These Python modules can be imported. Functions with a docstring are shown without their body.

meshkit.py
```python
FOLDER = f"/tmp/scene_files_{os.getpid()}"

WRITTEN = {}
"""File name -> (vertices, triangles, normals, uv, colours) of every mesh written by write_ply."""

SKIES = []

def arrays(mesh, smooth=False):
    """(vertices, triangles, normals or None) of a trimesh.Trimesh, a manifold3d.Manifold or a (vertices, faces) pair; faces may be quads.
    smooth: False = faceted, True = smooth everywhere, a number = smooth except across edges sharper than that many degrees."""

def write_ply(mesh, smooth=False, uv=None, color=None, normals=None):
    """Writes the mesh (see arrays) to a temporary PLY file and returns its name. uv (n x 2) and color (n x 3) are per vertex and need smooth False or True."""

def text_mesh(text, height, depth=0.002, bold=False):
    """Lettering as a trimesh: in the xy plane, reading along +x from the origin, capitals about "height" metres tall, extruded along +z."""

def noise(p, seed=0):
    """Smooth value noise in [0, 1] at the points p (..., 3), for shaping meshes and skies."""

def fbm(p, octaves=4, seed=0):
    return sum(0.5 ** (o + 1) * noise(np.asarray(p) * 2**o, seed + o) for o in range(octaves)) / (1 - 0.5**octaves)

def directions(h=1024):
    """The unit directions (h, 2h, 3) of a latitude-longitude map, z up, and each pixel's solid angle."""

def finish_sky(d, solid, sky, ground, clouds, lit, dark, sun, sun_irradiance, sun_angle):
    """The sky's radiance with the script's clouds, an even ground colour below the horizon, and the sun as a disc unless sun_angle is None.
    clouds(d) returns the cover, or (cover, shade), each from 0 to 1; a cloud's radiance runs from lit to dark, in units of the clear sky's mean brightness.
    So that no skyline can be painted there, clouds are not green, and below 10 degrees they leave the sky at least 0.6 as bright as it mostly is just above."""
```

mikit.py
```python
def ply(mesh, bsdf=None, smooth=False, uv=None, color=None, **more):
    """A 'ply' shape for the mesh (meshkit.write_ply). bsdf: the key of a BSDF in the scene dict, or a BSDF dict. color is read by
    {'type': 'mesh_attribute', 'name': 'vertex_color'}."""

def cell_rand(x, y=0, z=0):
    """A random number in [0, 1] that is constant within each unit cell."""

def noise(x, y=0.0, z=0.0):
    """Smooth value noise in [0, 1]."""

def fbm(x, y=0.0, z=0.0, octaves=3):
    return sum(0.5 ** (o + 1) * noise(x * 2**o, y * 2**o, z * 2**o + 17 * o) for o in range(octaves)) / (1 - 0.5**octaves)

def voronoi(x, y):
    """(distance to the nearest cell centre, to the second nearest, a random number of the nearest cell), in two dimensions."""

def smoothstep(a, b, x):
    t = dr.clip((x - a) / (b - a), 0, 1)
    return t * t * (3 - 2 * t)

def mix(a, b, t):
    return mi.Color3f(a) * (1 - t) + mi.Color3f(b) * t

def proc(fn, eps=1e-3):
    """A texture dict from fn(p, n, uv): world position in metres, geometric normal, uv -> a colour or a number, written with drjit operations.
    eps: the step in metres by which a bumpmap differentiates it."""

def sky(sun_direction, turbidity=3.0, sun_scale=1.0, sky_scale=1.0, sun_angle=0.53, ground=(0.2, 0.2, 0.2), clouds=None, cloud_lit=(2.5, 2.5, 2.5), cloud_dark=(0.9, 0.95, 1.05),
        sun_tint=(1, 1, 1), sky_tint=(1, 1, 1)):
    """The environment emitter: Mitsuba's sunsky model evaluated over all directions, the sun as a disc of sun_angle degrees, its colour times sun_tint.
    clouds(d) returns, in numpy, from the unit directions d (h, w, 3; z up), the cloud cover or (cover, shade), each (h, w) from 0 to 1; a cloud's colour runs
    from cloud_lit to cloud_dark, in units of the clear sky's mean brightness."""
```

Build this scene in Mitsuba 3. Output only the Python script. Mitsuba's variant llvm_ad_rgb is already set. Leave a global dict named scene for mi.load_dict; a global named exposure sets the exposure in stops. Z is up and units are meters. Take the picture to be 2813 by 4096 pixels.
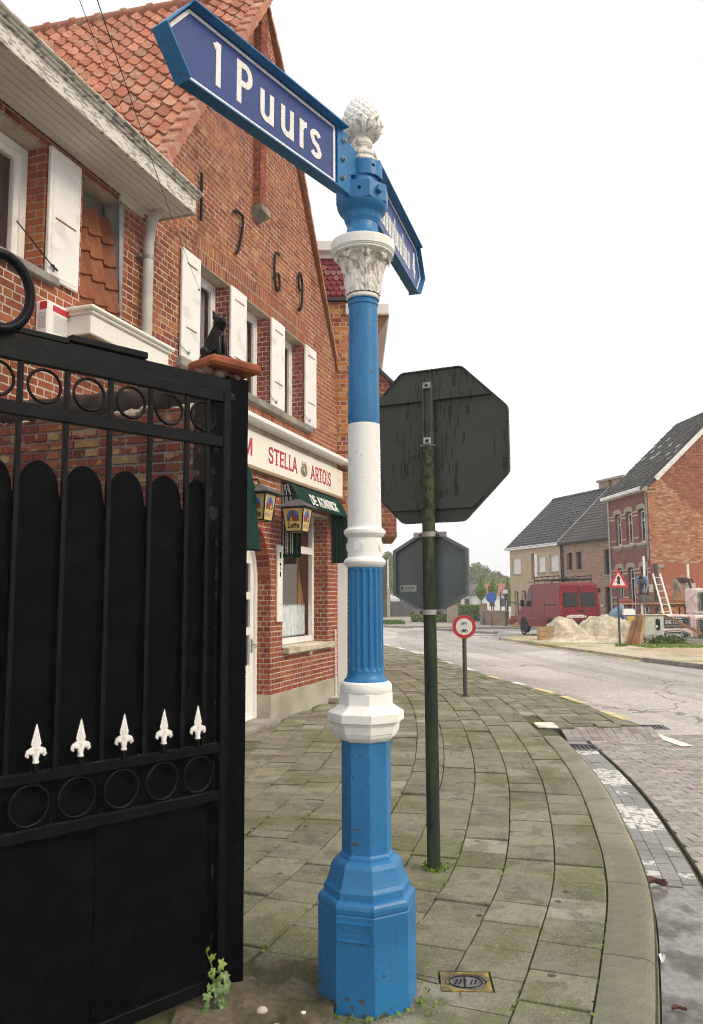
import math, random
import numpy as np, trimesh, shapely
import shapely.geometry as sg, shapely.ops, shapely.affinity as aff
from shapely.prepared import prep
import manifold3d as m3
import mitsuba as mi, drjit as dr
import mikit, meshkit
from mikit import noise, fbm, voronoi, cell_rand, smoothstep, mix

rng = np.random.default_rng(7)
random.seed(7)
scene, labels = {}, {}
T4 = mi.ScalarTransform4f

# ------------------------------------------------------------------ camera, sky, exposure
EYE = np.array([0, 0, 1.62])
_p, _r = math.radians(6.2), math.radians(0.3)
_f = np.array([0, math.cos(_p), math.sin(_p)])
_u = np.array([0, -math.sin(_p), math.cos(_p)])
_up = math.sin(_r) * np.array([1.0, 0, 0]) + math.cos(_r) * _u
scene['camera'] = {'type': 'perspective', 'fov': 65.24, 'fov_axis': 'y', 'near_clip': 0.05, 'far_clip': 2000.0,
                   'to_world': T4().look_at(origin=EYE.tolist(), target=(EYE + _f).tolist(), up=_up.tolist())}
scene['sky'] = mikit.sky((0.80, -0.45, 0.75), turbidity=3, sun_scale=0.30, sun_angle=24, clouds=lambda d: 1.0,
                         cloud_lit=(2.48, 2.5, 2.53), ground=(0.2, 0.2, 0.19))
exposure = 2.3

# ------------------------------------------------------------------ mesh helpers: a mesh is (vertices, triangles)
def M(v, f):
    v, f = np.asarray(v, float).reshape(-1, 3), np.asarray(f, int)
    if f.shape[1] == 4:
        f = np.vstack([f[:, [0, 1, 2]], f[:, [0, 2, 3]]])
    return v, f
def cat(ms):
    vs, fs, k = [], [], 0
    for v, f in ms:
        vs.append(v); fs.append(f + k); k += len(v)
    return np.vstack(vs), np.vstack(fs)
def tm(t):
    if hasattr(t, 'to_mesh'):
        m = t.to_mesh(); return np.array(m.vert_properties[:, :3], float), np.array(m.tri_verts, int)
    return np.array(t.vertices, float), np.array(t.faces, int)
class Frame:
    """local (a, b, c) -> o + a*x + b*y + c*z"""
    def __init__(s, o, x, y, z=(0, 0, 1)):
        s.o = np.asarray(o, float); s.R = np.array([x, y, z], float); s.flip = np.linalg.det(s.R) < 0
    def __call__(s, m):
        if isinstance(m, tuple):
            v, f = m
            return v @ s.R + s.o, (f[:, ::-1] if s.flip else f)
        return np.asarray(m, float) @ s.R + s.o
    def off(s, a=0, b=0, c=0):
        return Frame(s.o + np.array([a, b, c]) @ s.R, *s.R)
def az(deg):
    a = math.radians(deg); return np.array([math.sin(a), math.cos(a), 0.0])
def wall_frame(o, deg):
    """x along the wall, y = outward normal (to the right of x), z up"""
    return Frame(o, az(deg), az(deg + 90))
def rotz(m, deg, c=(0, 0, 0)):
    a = math.radians(deg); R = np.array([[math.cos(a), math.sin(a), 0], [-math.sin(a), math.cos(a), 0], [0, 0, 1]])
    return (m[0] - c) @ R + c, m[1]
def move(m, d): return m[0] + np.asarray(d, float), m[1]
def scale(m, s): return m[0] * np.asarray(s, float), m[1]
BOXF = np.array([[0, 2, 3, 1], [4, 5, 7, 6], [0, 1, 5, 4], [2, 6, 7, 3], [0, 4, 6, 2], [1, 3, 7, 5]])
def box(x0, x1, y0, y1, z0, z1):
    return M([[x, y, z] for x in (x0, x1) for y in (y0, y1) for z in (z0, z1)], BOXF)
def cbox(x0, x1, y0, y1, z0, z1, b=0.006):
    """box with chamfered edges"""
    b = min(b, (x1 - x0) / 2.2, (y1 - y0) / 2.2, (z1 - z0) / 2.2)
    p = []
    for x, sx in ((x0, 1), (x1, -1)):
        for y, sy in ((y0, 1), (y1, -1)):
            for z, sz in ((z0, 1), (z1, -1)):
                p += [[x, y + sy * b, z + sz * b], [x + sx * b, y, z + sz * b], [x + sx * b, y + sy * b, z]]
    return tm(trimesh.Trimesh(p).convex_hull)
def hull(pts): return tm(trimesh.Trimesh(np.asarray(pts, float)).convex_hull)
def prism(poly, y0, y1):
    """(x, z) polygon extruded along y from y0 to y1"""
    if not hasattr(poly, 'geom_type'): poly = sg.Polygon(poly)
    out = []
    for g in getattr(poly, 'geoms', [poly]):
        if g.is_empty or g.area < 1e-8 or g.geom_type != 'Polygon': continue
        t = trimesh.creation.extrude_polygon(g, y1 - y0, engine='earcut')
        v, f = tm(t)
        out.append((np.stack([v[:, 0], y0 + v[:, 2], v[:, 1]], 1), f[:, ::-1]))
    return cat(out)
def slab_poly(poly, z0, z1):
    """(x, y) polygon extruded along z"""
    if not hasattr(poly, 'geom_type'): poly = sg.Polygon(poly)
    out = []
    for g in getattr(poly, 'geoms', [poly]):
        if g.is_empty or g.area < 1e-8 or g.geom_type != 'Polygon': continue
        v, f = tm(trimesh.creation.extrude_polygon(g, z1 - z0, engine='earcut'))
        out.append((v + [0, 0, z0], f))
    return cat(out)
def lathe(prof, n=48, phase=0.0, cap=True, o=(0, 0, 0)):
    prof = np.asarray(prof, float)
    a = phase + np.arange(n) * 2 * math.pi / n
    v = np.stack([prof[:, 1][:, None] * np.cos(a), prof[:, 1][:, None] * np.sin(a), np.repeat(prof[:, 0][:, None], n, 1)], -1).reshape(-1, 3)
    i, j = np.meshgrid(np.arange(len(prof) - 1), np.arange(n), indexing='ij')
    q = np.stack([i * n + j, i * n + (j + 1) % n, (i + 1) * n + (j + 1) % n, (i + 1) * n + j], -1).reshape(-1, 4)
    f = np.vstack([q[:, [0, 1, 2]], q[:, [0, 2, 3]]])
    if cap:
        for row, fl in ((0, True), (len(prof) - 1, False)):
            c = len(v); v = np.vstack([v, [[0, 0, prof[row, 0]]]])
            jj = np.arange(n); tri = np.stack([row * n + jj, row * n + (jj + 1) % n, np.full(n, c)], 1)
            f = np.vstack([f, tri[:, ::-1] if fl else tri])
    return v + np.asarray(o, float), f
def surf(fn, nu, nv, closed_u=False):
    """grid surface fn(u, v) -> xyz arrays, u, v in [0, 1]"""
    u = np.arange(nu) / (nu if closed_u else nu - 1); v = np.linspace(0, 1, nv)
    U, V = np.meshgrid(u, v, indexing='ij')
    p = np.stack(np.broadcast_arrays(U, *fn(U, V))[1:], -1).reshape(-1, 3)
    i, j = np.meshgrid(np.arange(nu if closed_u else nu - 1), np.arange(nv - 1), indexing='ij')
    i2 = (i + 1) % nu
    q = np.stack([i * nv + j, i2 * nv + j, i2 * nv + j + 1, i * nv + j + 1], -1).reshape(-1, 4)
    return M(p, q)
def tube(pts, r, n=8, closed=False, caps=True):
    p = np.asarray(pts, float); r = np.broadcast_to(r, (len(p),))
    t = (np.roll(p, -1, 0) - np.roll(p, 1, 0)) if closed else np.gradient(p, axis=0)
    t /= np.linalg.norm(t, axis=1, keepdims=True) + 1e-12
    ref = np.array([0, 0, 1.0]) if np.abs(t[:, 2]).mean() < 0.8 else np.array([1.0, 0, 0])
    if len(p) > 2:
        sv_ = np.linalg.svd(p - p.mean(0), full_matrices=False)
        if sv_[1][1] > 1e-6 * max(sv_[1][0], 1e-9): ref = sv_[2][2]
    a = np.cross(t, ref); a /= np.linalg.norm(a, axis=1, keepdims=True) + 1e-12
    b = np.cross(t, a); g = np.arange(n) * 2 * math.pi / n
    v = p[:, None] + r[:, None, None] * (np.cos(g)[None, :, None] * a[:, None] + np.sin(g)[None, :, None] * b[:, None])
    k = len(p); i, j = np.meshgrid(np.arange(k if closed else k - 1), np.arange(n), indexing='ij'); i2 = (i + 1) % k
    q = np.stack([i * n + j, i * n + (j + 1) % n, i2 * n + (j + 1) % n, i2 * n + j], -1).reshape(-1, 4)
    f = np.vstack([q[:, [0, 1, 2]], q[:, [0, 2, 3]]]); v = v.reshape(-1, 3)
    if caps and not closed:
        c = len(v); v = np.vstack([v, p[:1], p[-1:]]); jj = np.arange(n)
        f = np.vstack([f, np.stack([(jj + 1) % n, jj, np.full(n, c)], 1), np.stack([(k - 1) * n + jj, (k - 1) * n + (jj + 1) % n, np.full(n, c + 1)], 1)])
    return v, f
def cyl(p0, p1, r, n=16): return tube([p0, p1], r, n)
def ico(c, r, sub=2):
    v, f = tm(trimesh.creation.icosphere(subdivisions=sub)); return v * np.asarray(r) + np.asarray(c, float), f
def bar(p0, p1, w, h=None, up=(0, 0, 1)):
    """square bar from p0 to p1, w across, h along 'up'"""
    h = h or w
    p0, p1 = np.asarray(p0, float), np.asarray(p1, float); d = p1 - p0; L = np.linalg.norm(d); d /= L
    if abs(np.dot(d, up)) > .999 * np.linalg.norm(up): up = (0, 1, 0) if abs(d[1]) < .9 else (1, 0, 0)
    s = np.cross(d, up); s /= np.linalg.norm(s); z = np.cross(s, d)
    return Frame(p0, d, s, z)(box(0, L, -w / 2, w / 2, -h / 2, h / 2))
_txt = {}
def text(s, h, depth=0.002, bold=False, width=None):
    """lettering in local (x, z), standing proud along +y from 0 to depth"""
    if (s, bold) not in _txt: _txt[(s, bold)] = tm(meshkit.text_mesh(s, 1.0, 1.0, bold))
    v, f = _txt[(s, bold)]
    v = v * [h, h, depth]
    v[:, 0] -= v[:, 0].min()
    if width: v[:, 0] *= width / v[:, 0].max()
    return np.stack([v[:, 0], v[:, 2], v[:, 1]], 1), f[:, ::-1]
class MF:
    """rounded solids: union of hulls of spheres"""
    def __init__(s): s.parts = []
    def bone(s, p0, r0, p1, r1, n=20):
        a, b = (m3.Manifold.sphere(max(r, 1e-4), n).translate(tuple(map(float, p))) for p, r in ((p0, r0), (p1, r1)))
        s.parts.append(m3.Manifold.batch_hull([a, b])); return s
    def chain(s, pts, rs, n=20):
        for i in range(len(pts) - 1): s.bone(pts[i], rs[i], pts[i + 1], rs[i + 1], n)
        return s
    def hull(s, *pr, n=20):
        s.parts.append(m3.Manifold.batch_hull([m3.Manifold.sphere(r, n).translate(tuple(map(float, p))) for p, r in pr])); return s
    def build(s, edge=0.02, it=8):
        m = m3.Manifold.batch_boolean(s.parts, m3.OpType.Add).refine_to_length(edge)
        v, f = tm(m); t = trimesh.Trimesh(v, f, process=True)
        trimesh.smoothing.filter_taubin(t, iterations=it)
        return tm(t)

# ------------------------------------------------------------------ scene entries
_count = {}
def fresh(base):
    if base not in _count: _count[base] = 0; return base
    _count[base] += 1
    return f'{base}_{_count[base]:03d}'
def thing(name, label, category, group=None):
    k = fresh(name); labels[k] = {'label': label, 'category': category}
    if group: labels[k]['group'] = group
    return k
def part(parent, name, mesh, mat, smooth=False, uv=None, label=None, kind=None):
    k = fresh(f'{parent}__{name}')
    scene[k] = mikit.ply(mesh, mat, smooth=smooth, uv=uv)
    if label or kind:
        labels[k] = {}
        if label: labels[k]['label'] = label
        if kind: labels[k]['kind'] = kind
    return k
def single(name, mesh, mat, label, category, smooth=False, group=None, uv=None):
    k = thing(name, label, category, group); scene[k] = mikit.ply(mesh, mat, smooth=smooth, uv=uv); return k
def struct(name, mesh, mat, label=None, smooth=False, uv=None):
    k = fresh(name); scene[k] = mikit.ply(mesh, mat, smooth=smooth, uv=uv); labels[k] = {'kind': 'structure'}
    if label: labels[k]['label'] = label
    return k
def stuff(name, mesh, mat, label, category, smooth=False, uv=None):
    k = fresh(name); scene[k] = mikit.ply(mesh, mat, smooth=smooth, uv=uv); labels[k] = {'kind': 'stuff', 'label': label, 'category': category}; return k
def pieces(parent, name, items, mat, keep=300, near=EYE):
    """items: list of (mesh, tone). The nearest 'keep' become parts, the rest one stuff part. tone -> uv of the whole piece."""
    items = sorted(items, key=lambda it: ((it[0][0].mean(0) - near) ** 2).sum())
    for m, t in items[:keep]:
        part(parent, name, m, mat, uv=np.tile(t, (len(m[0]), 1)))
    rest = items[keep:]
    if rest:
        part(parent, name, cat([m for m, t in rest]), mat, uv=np.vstack([np.tile(t, (len(m[0]), 1)) for m, t in rest]), kind='stuff')

# ------------------------------------------------------------------ materials
def mat(name, color, rough=0.6, spec=0.4, metal=0.0, **kw):
    c = color if isinstance(color, dict) else {'type': 'rgb', 'value': list(color)}
    scene[name] = {'type': 'twosided', 'bsdf': {'type': 'principled', 'base_color': c, 'roughness': rough, 'specular': spec, 'metallic': metal, **kw}}
    return name
def C3(r, g, b): return mi.Color3f(r, g, b)
def ramp(t, stops):
    """piecewise constant palette over t in [0, 1]: [(upper limit, colour)]"""
    c = C3(*stops[-1][1])
    for lim, col in reversed(stops[:-1]):
        c = dr.select(t < lim, C3(*col), c)
    return c
def f_brick(stops, grain=0.35, spots=0.0, spot=(0.6, 0.55, 0.45), fq=1.0):
    def fn(p, n, uv):
        g = fbm(p.x * 38 * fq, p.y * 38 * fq, p.z * 60 * fq, 3)
        c = ramp(uv.x, stops) * (1 - grain / 2 + grain * g) * (0.86 + 0.28 * uv.y)
        c = mix(c, c * C3(.62, .60, .60), smoothstep(.52, .70, fbm(p.x * 2.2 + p.y * 2.2, p.z * 1.6, 5, 4)) * .7)
        if spots:
            s = smoothstep(0.58, 0.7, fbm(p.x * 16, p.y * 16, p.z * 20, 3)) * spots
            c = mix(c, C3(*spot), s)
        return c
    return mikit.proc(fn)
def f_tone(c0, c1, fq=6.0, fz=None, grain=0.15, gf=60.0, lo=0.3, hi=0.7):
    """two colours mixed by soft patches plus fine grain"""
    fz = fz or fq
    def fn(p, n, uv):
        t = smoothstep(lo, hi, fbm(p.x * fq, p.y * fq, p.z * fz, 3))
        return mix(c0, c1, t) * (1 - grain / 2 + grain * noise(p.x * gf, p.y * gf, p.z * gf))
    return mikit.proc(fn)

mat('m_brick', f_brick([(.40, (.315, .100, .052)), (.68, (.275, .082, .048)), (.84, (.24, .073, .050)), (.94, (.36, .14, .058)), (.98, (.38, .18, .08)), (1, (.19, .072, .055))], 0.4), .85, .2)
mat('m_brick_low', f_brick([(.5, (.285, .075, .050)), (.8, (.25, .062, .045)), (.95, (.32, .105, .06)), (1, (.2, .06, .045))], 0.4), .85, .2)
mat('m_brick_old', f_brick([(.45, (.17, .05, .034)), (.7, (.13, .042, .034)), (.86, (.20, .075, .045)), (1, (.26, .18, .09))], 0.6, .6, (.30, .23, .13)), .9, .15)
mat('m_brick_orange', f_brick([(.5, (.48, .17, .05)), (.75, (.36, .09, .05)), (.9, (.55, .27, .09)), (1, (.25, .07, .05))], 0.5), .88, .2)
mat('m_mortar', f_tone((.54, .47, .39), (.40, .345, .28), 3, grain=.25), .95, .1)
mat('m_mortar_grey', f_tone((.24, .22, .2), (.15, .14, .13), 5, grain=.3), .95, .1)
mat('m_plinth', f_tone((.42, .40, .33), (.30, .29, .23), 2.2, grain=.25), .95, .1)
mat('m_stone', f_tone((.30, .29, .26), (.2, .19, .17), 5, grain=.25), .9, .15)
mat('m_pale_stone', f_tone((.55, .5, .4), (.35, .31, .24), 4, grain=.25), .9, .15)
def _tile(p, n, uv):
    c = ramp(uv.x, [(.5, (.39, .155, .10)), (.8, (.43, .19, .125)), (.93, (.34, .125, .08)), (1, (.30, .155, .105))])
    m = smoothstep(.52, .72, fbm(p.x * 9, p.y * 9, p.z * 9, 3))
    return mix(c, C3(.45, .31, .235), m * .6) * (.82 + .36 * noise(p.x * 45, p.y * 45, p.z * 45)) * (.85 + .3 * uv.y)
mat('m_tile', mikit.proc(_tile), .7, .3)
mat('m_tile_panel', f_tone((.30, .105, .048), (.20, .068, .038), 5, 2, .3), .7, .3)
def _slab(p, n, uv):
    c = ramp(uv.x, [(.40, (.190, .187, .135)), (.65, (.170, .168, .120)), (.82, (.205, .195, .150)), (.95, (.215, .212, .155)), (1, (.26, .257, .205))])
    moss = smoothstep(.48, .68, fbm(p.x * 2.3, p.y * 2.3, 0, 4)) * .65
    c = mix(c, C3(.118, .126, .055), moss)
    stain = smoothstep(.58, .70, fbm(p.x * 7, p.y * 7, 9, 4)) * .5
    c = mix(c, C3(.10, .098, .075), stain)
    d1, d2, w = voronoi(p.x * 3.1, p.y * 3.1)
    c = mix(c, C3(.045, .043, .04), (1 - smoothstep(.05, .07, d1)) * (w > .72) * .8)
    sp = noise(p.x * 160, p.y * 160, 3); s2 = smoothstep(.80, .9, noise(p.x * 95, p.y * 95, 6))
    return mix(c * (.60 + .36 * fbm(p.x * 24, p.y * 24, 1, 3) + .46 * sp) * (.88 + .24 * uv.y), C3(.30, .29, .25), s2 * .45)
mat('m_slab', mikit.proc(_slab), .9, .2)
mat('m_joint', f_tone((.10, .105, .055), (.07, .066, .05), 3, grain=.4), .98, .05)
def _kerb(p, n, uv):
    c = mix((.245, .235, .180), (.185, .182, .135), smoothstep(.35, .65, fbm(p.x * 3, p.y * 3, p.z * 3, 3)))
    return c * (.8 + .4 * noise(p.x * 190, p.y * 190, p.z * 190)) * (.92 + .16 * uv.y)
mat('m_kerb', mikit.proc(_kerb), .9, .2)
def _asp(p, n, uv):
    a = fbm(p.x * .55, p.y * .55, 0, 4)
    c = mix((.375, .355, .335), (.315, .298, .280), smoothstep(.38, .62, a))
    st = fbm((p.x + p.y * .12) * 2.6, p.y * .11, 3, 3)                       # worn wheel tracks along the road
    c = c * (.88 + .24 * smoothstep(.35, .65, st))
    d1, d2, w = voronoi(p.x * .32 + .25 * fbm(p.x * 2, p.y * 2, 0, 3), p.y * .16 + .25 * fbm(p.x * 2, p.y * 2, 8, 3))
    crack = (1 - smoothstep(.008, .022, d2 - d1)) * smoothstep(.40, .6, noise(p.x * .5, p.y * .5, 4))
    c = mix(c, C3(.14, .13, .12), crack * .8)
    pt = smoothstep(.60, .62, noise(p.x * .22, p.y * .13, 8))                # mended patches
    c = mix(c, c * .80, pt)
    return c * (.80 + .40 * noise(p.x * 40, p.y * 40, 0)) * (.93 + .14 * noise(p.x * 9, p.y * 9, 0))
mat('m_asphalt', mikit.proc(_asp), .8, .3)
mat('m_ground', f_tone((.27, .25, .21), (.22, .205, .17), .12, grain=.2, gf=9), .95, .1)
def _clink(p, n, uv):
    c = ramp(uv.x, [(.5, (.305, .286, .265)), (.8, (.28, .262, .243)), (.97, (.33, .31, .29)), (1, (.28, .225, .195))])
    return c * (.7 + .6 * fbm(p.x * 40, p.y * 40, 0, 3)) * (.85 + .3 * uv.y)
mat('m_clinker', mikit.proc(_clink), .7, .35)
def _gut(p, n, uv):
    w = smoothstep(.35, .65, fbm(p.x * 5, p.y * 3, 2, 4))
    c = mix((.165, .160, .148), (.225, .220, .205), w)
    paint = smoothstep(.28, .56, fbm(p.x * 26, p.y * 26, 5, 4)) * uv.x
    c = mix(c, C3(.66, .66, .62), paint)
    return c * (.8 + .4 * noise(p.x * 160, p.y * 160, 0))
mat('m_gutter', mikit.proc(_gut), .30, .5)
def _wet(p, n, uv): return smoothstep(.42, .70, fbm(p.x * 7, p.y * 4.5, 2, 5))
def _chan(p, n, uv):
    w = _wet(p, n, uv)
    return mix((.215, .210, .198), (.12, .115, .105), w) * (.6 + .8 * fbm(p.x * 40, p.y * 40, 0, 4))
mat('m_channel', mikit.proc(_chan), mikit.proc(lambda p, n, uv: .24 + .45 * _wet(p, n, uv)), .5)
mat('m_marking', f_tone((.74, .72, .64), (.45, .43, .37), 6, grain=.25, lo=.45, hi=.75), .8, .3)
mat('m_marking_yellow', f_tone((.62, .51, .26), (.42, .37, .25), 6, grain=.25, lo=.5, hi=.8), .8, .3)
def _dirt(p, n, uv):
    a = fbm(p.x * .5, p.y * .5, 0, 4)
    c = mix((.34, .27, .18), (.40, .35, .27), smoothstep(.35, .65, a))
    gr = smoothstep(.56, .66, fbm(p.x * .9, p.y * 1.4, 4, 4))
    c = mix(c, C3(.20, .21, .09), gr * .7)
    return c * (.8 + .4 * noise(p.x * 25, p.y * 25, 0))
mat('m_dirt', mikit.proc(_dirt), .95, .1)
mat('m_sand', f_tone((.60, .535, .42), (.43, .37, .275), 3.2, grain=.45, gf=16), .95, .1)
def _chip(base, dirt, th0, th1, fq=9, amt=1.0, zf=1.0):
    def fn(p, n, uv):
        g = noise(p.x * 130, p.y * 130, p.z * 130)
        d = smoothstep(th0, th1, fbm(p.x * fq, p.y * fq, p.z * fq * zf, 4)) * amt
        return mix(base, dirt, d) * (.93 + .14 * g)
    return mikit.proc(fn)
def _bluep(p, n, uv):
    g = fbm(p.x * 5, p.y * 5, p.z * 3, 3)
    c = mix((.022, .172, .405), (.018, .142, .345), smoothstep(.42, .7, g)) * (.93 + .14 * noise(p.x * 120, p.y * 120, p.z * 120))
    # flaked and splashed paint at the foot, small chips higher up
    low = smoothstep(.09, .0, p.z) * .17
    chip = smoothstep(.755, .765, fbm(p.x * 34, p.y * 34, p.z * 34, 4) + low)
    c = mix(c, C3(.075, .062, .045), chip * .85)
    run = smoothstep(.68, .80, fbm(p.x * 55, p.y * 55, p.z * 5, 4))
    return mix(c, C3(.03, .10, .22), run * .4)
mat('m_blue', mikit.proc(_bluep), .40, .45)
def _whitep(p, n, uv):
    c = mix((.84, .835, .81), (.72, .70, .65), smoothstep(.55, .78, fbm(p.x * 11, p.y * 11, p.z * 6, 4)) * .6)
    run = smoothstep(.66, .80, fbm(p.x * 60, p.y * 60, p.z * 6, 4))
    c = mix(c, C3(.50, .46, .39), run * .35)
    sp = smoothstep(.80, .815, fbm(p.x * 70, p.y * 70, p.z * 70, 3))
    return mix(c, C3(.30, .19, .11), sp * .7)
mat('m_white', mikit.proc(_whitep), .45, .45)
mat('m_white_stained', _chip((.78, .76, .71), (.26, .23, .19), .52, .68, 60, .75, .5), .6, .35)
mat('m_white_plain', (.82, .82, .80), .5, .4)
mat('m_frame_white', _chip((.80, .79, .77), (.66, .64, .6), .55, .75, 5), .45, .4)
mat('m_cream', _chip((.80, .78, .71), (.66, .63, .55), .62, .82, 5), .5, .4)
mat('m_sign_blue', _chip((.024, .052, .215), (.020, .044, .19), .45, .7, 4), .35, .5)
mat('m_sign_white', _chip((.80, .80, .78), (.72, .72, .69), .5, .75, 9), .4, .4)
mat('m_black', _chip((.0016, .0022, .0034), (.004, .005, .007), .45, .7, 14), .40, .16)
mat('m_black_board', _chip((.0012, .0017, .0028), (.003, .0037, .005), .45, .7, 14), .55, .05)
mat('m_black_rust', _chip((.004, .004, .005), (.05, .05, .05), .55, .7, 22), .55, .3)
mat('m_iron', (.007, .007, .007), .6, .25)
mat('m_dark', (.02, .02, .022), .6, .3)
mat('m_room', (.42, .40, .36), .9, .1)
mat('m_bolt', f_tone((.42, .42, .38), (.25, .22, .17), 30), .45, .5, .5)
def _fascia(p, n, uv):
    s = p.x * .322 + p.y * .947
    g = fbm(s * 22, p.z * 70, 3, 4)
    return mix((.70, .68, .62), (.23, .23, .21), smoothstep(.47, .68, g) * .8)
mat('m_fascia', mikit.proc(_fascia), .8, .2)
mat('m_soffit', f_tone((.66, .64, .59), (.58, .56, .51), 2, grain=.1), .75, .2)
mat('m_zinc', f_tone((.30, .31, .31), (.2, .21, .21), 4, grain=.1), .45, .5, .3)
mat('m_pipe', f_tone((.52, .52, .49), (.42, .42, .4), 4, grain=.1), .55, .4)
def _signback(p, n, uv):
    # dull sheet metal with short dark runs of dirt where rain has dripped
    s = p.x * .94 - p.y * .34
    run = smoothstep(.63, .70, noise(s * 95, p.z * 11, 1) * .75 + .25 * noise(s * 190, p.z * 30, 4))
    br = smoothstep(.36, .46, noise(s * 9, p.z * 5, 7))
    c = mix((.050, .055, .047), (.063, .068, .057), fbm(s * 7, p.z * 7, 0, 3))
    return mix(c, C3(.012, .012, .011), run * br * .75) * (.88 + .24 * noise(s * 150, p.z * 150, 0))
def bumpy(name, fn):
    scene[name]['bsdf'] = {'type': 'bumpmap', 'arbitrary': mikit.proc(fn, 1e-3), 'scale': 1.0, 'bsdf': scene[name]['bsdf']}
for _n in ('m_blue', 'm_white'):
    bumpy(_n, lambda p, n, uv: .0030 * fbm(p.x * 16, p.y * 16, p.z * 9, 3) + .00045 * noise(p.x * 150, p.y * 150, p.z * 60))
mat('m_sign_back', mikit.proc(_signback), .55, .35)
mat('m_hex_back', f_tone((.13, .15, .155), (.11, .128, .13), 5, grain=.15, gf=140), .45, .45, .3)
def _mosspole(p, n, uv):
    a = fbm(p.x * 40, p.y * 40, p.z * 3, 4)
    top = smoothstep(1.7, 2.2, p.z + a * .6 - .3)
    c = mix((.020, .034, .024), (.04, .055, .026), smoothstep(.45, .7, a))
    c = mix(c, C3(.075, .083, .04), top * smoothstep(.34, .66, fbm(p.x * 60, p.y * 60, p.z * 26, 4)))
    return c * (.8 + .4 * noise(p.x * 90, p.y * 90, p.z * 60))
mat('m_moss_pole', mikit.proc(_mosspole), .7, .25)
mat('m_clamp', f_tone((.42, .43, .42), (.3, .27, .25), 30), .4, .5, .4)
mat('m_galv', (.20, .21, .21), .5, .4, .3)
mat('m_red', (.55, .035, .05), .4, .4)
mat('m_red_text', (.42, .05, .055), .5, .3)
mat('m_gold', (.30, .25, .13), .6, .3)
mat('m_terracotta', f_tone((.34, .105, .055), (.22, .07, .045), 12, grain=.3), .85, .2)
mat('m_cat', _chip((.003, .003, .0035), (.006, .006, .007), .5, .7, 30), .33, .22)
mat('m_canvas', f_tone((.004, .036, .025), (.003, .027, .019), 4, grain=.25, gf=220), .85, .15)
mat('m_lamp_glass', f_tone((.74, .55, .20), (.66, .48, .17), 8, grain=.08), .35, .4)
mat('m_lamp_blue', (.05, .16, .50), .4, .4)
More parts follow.
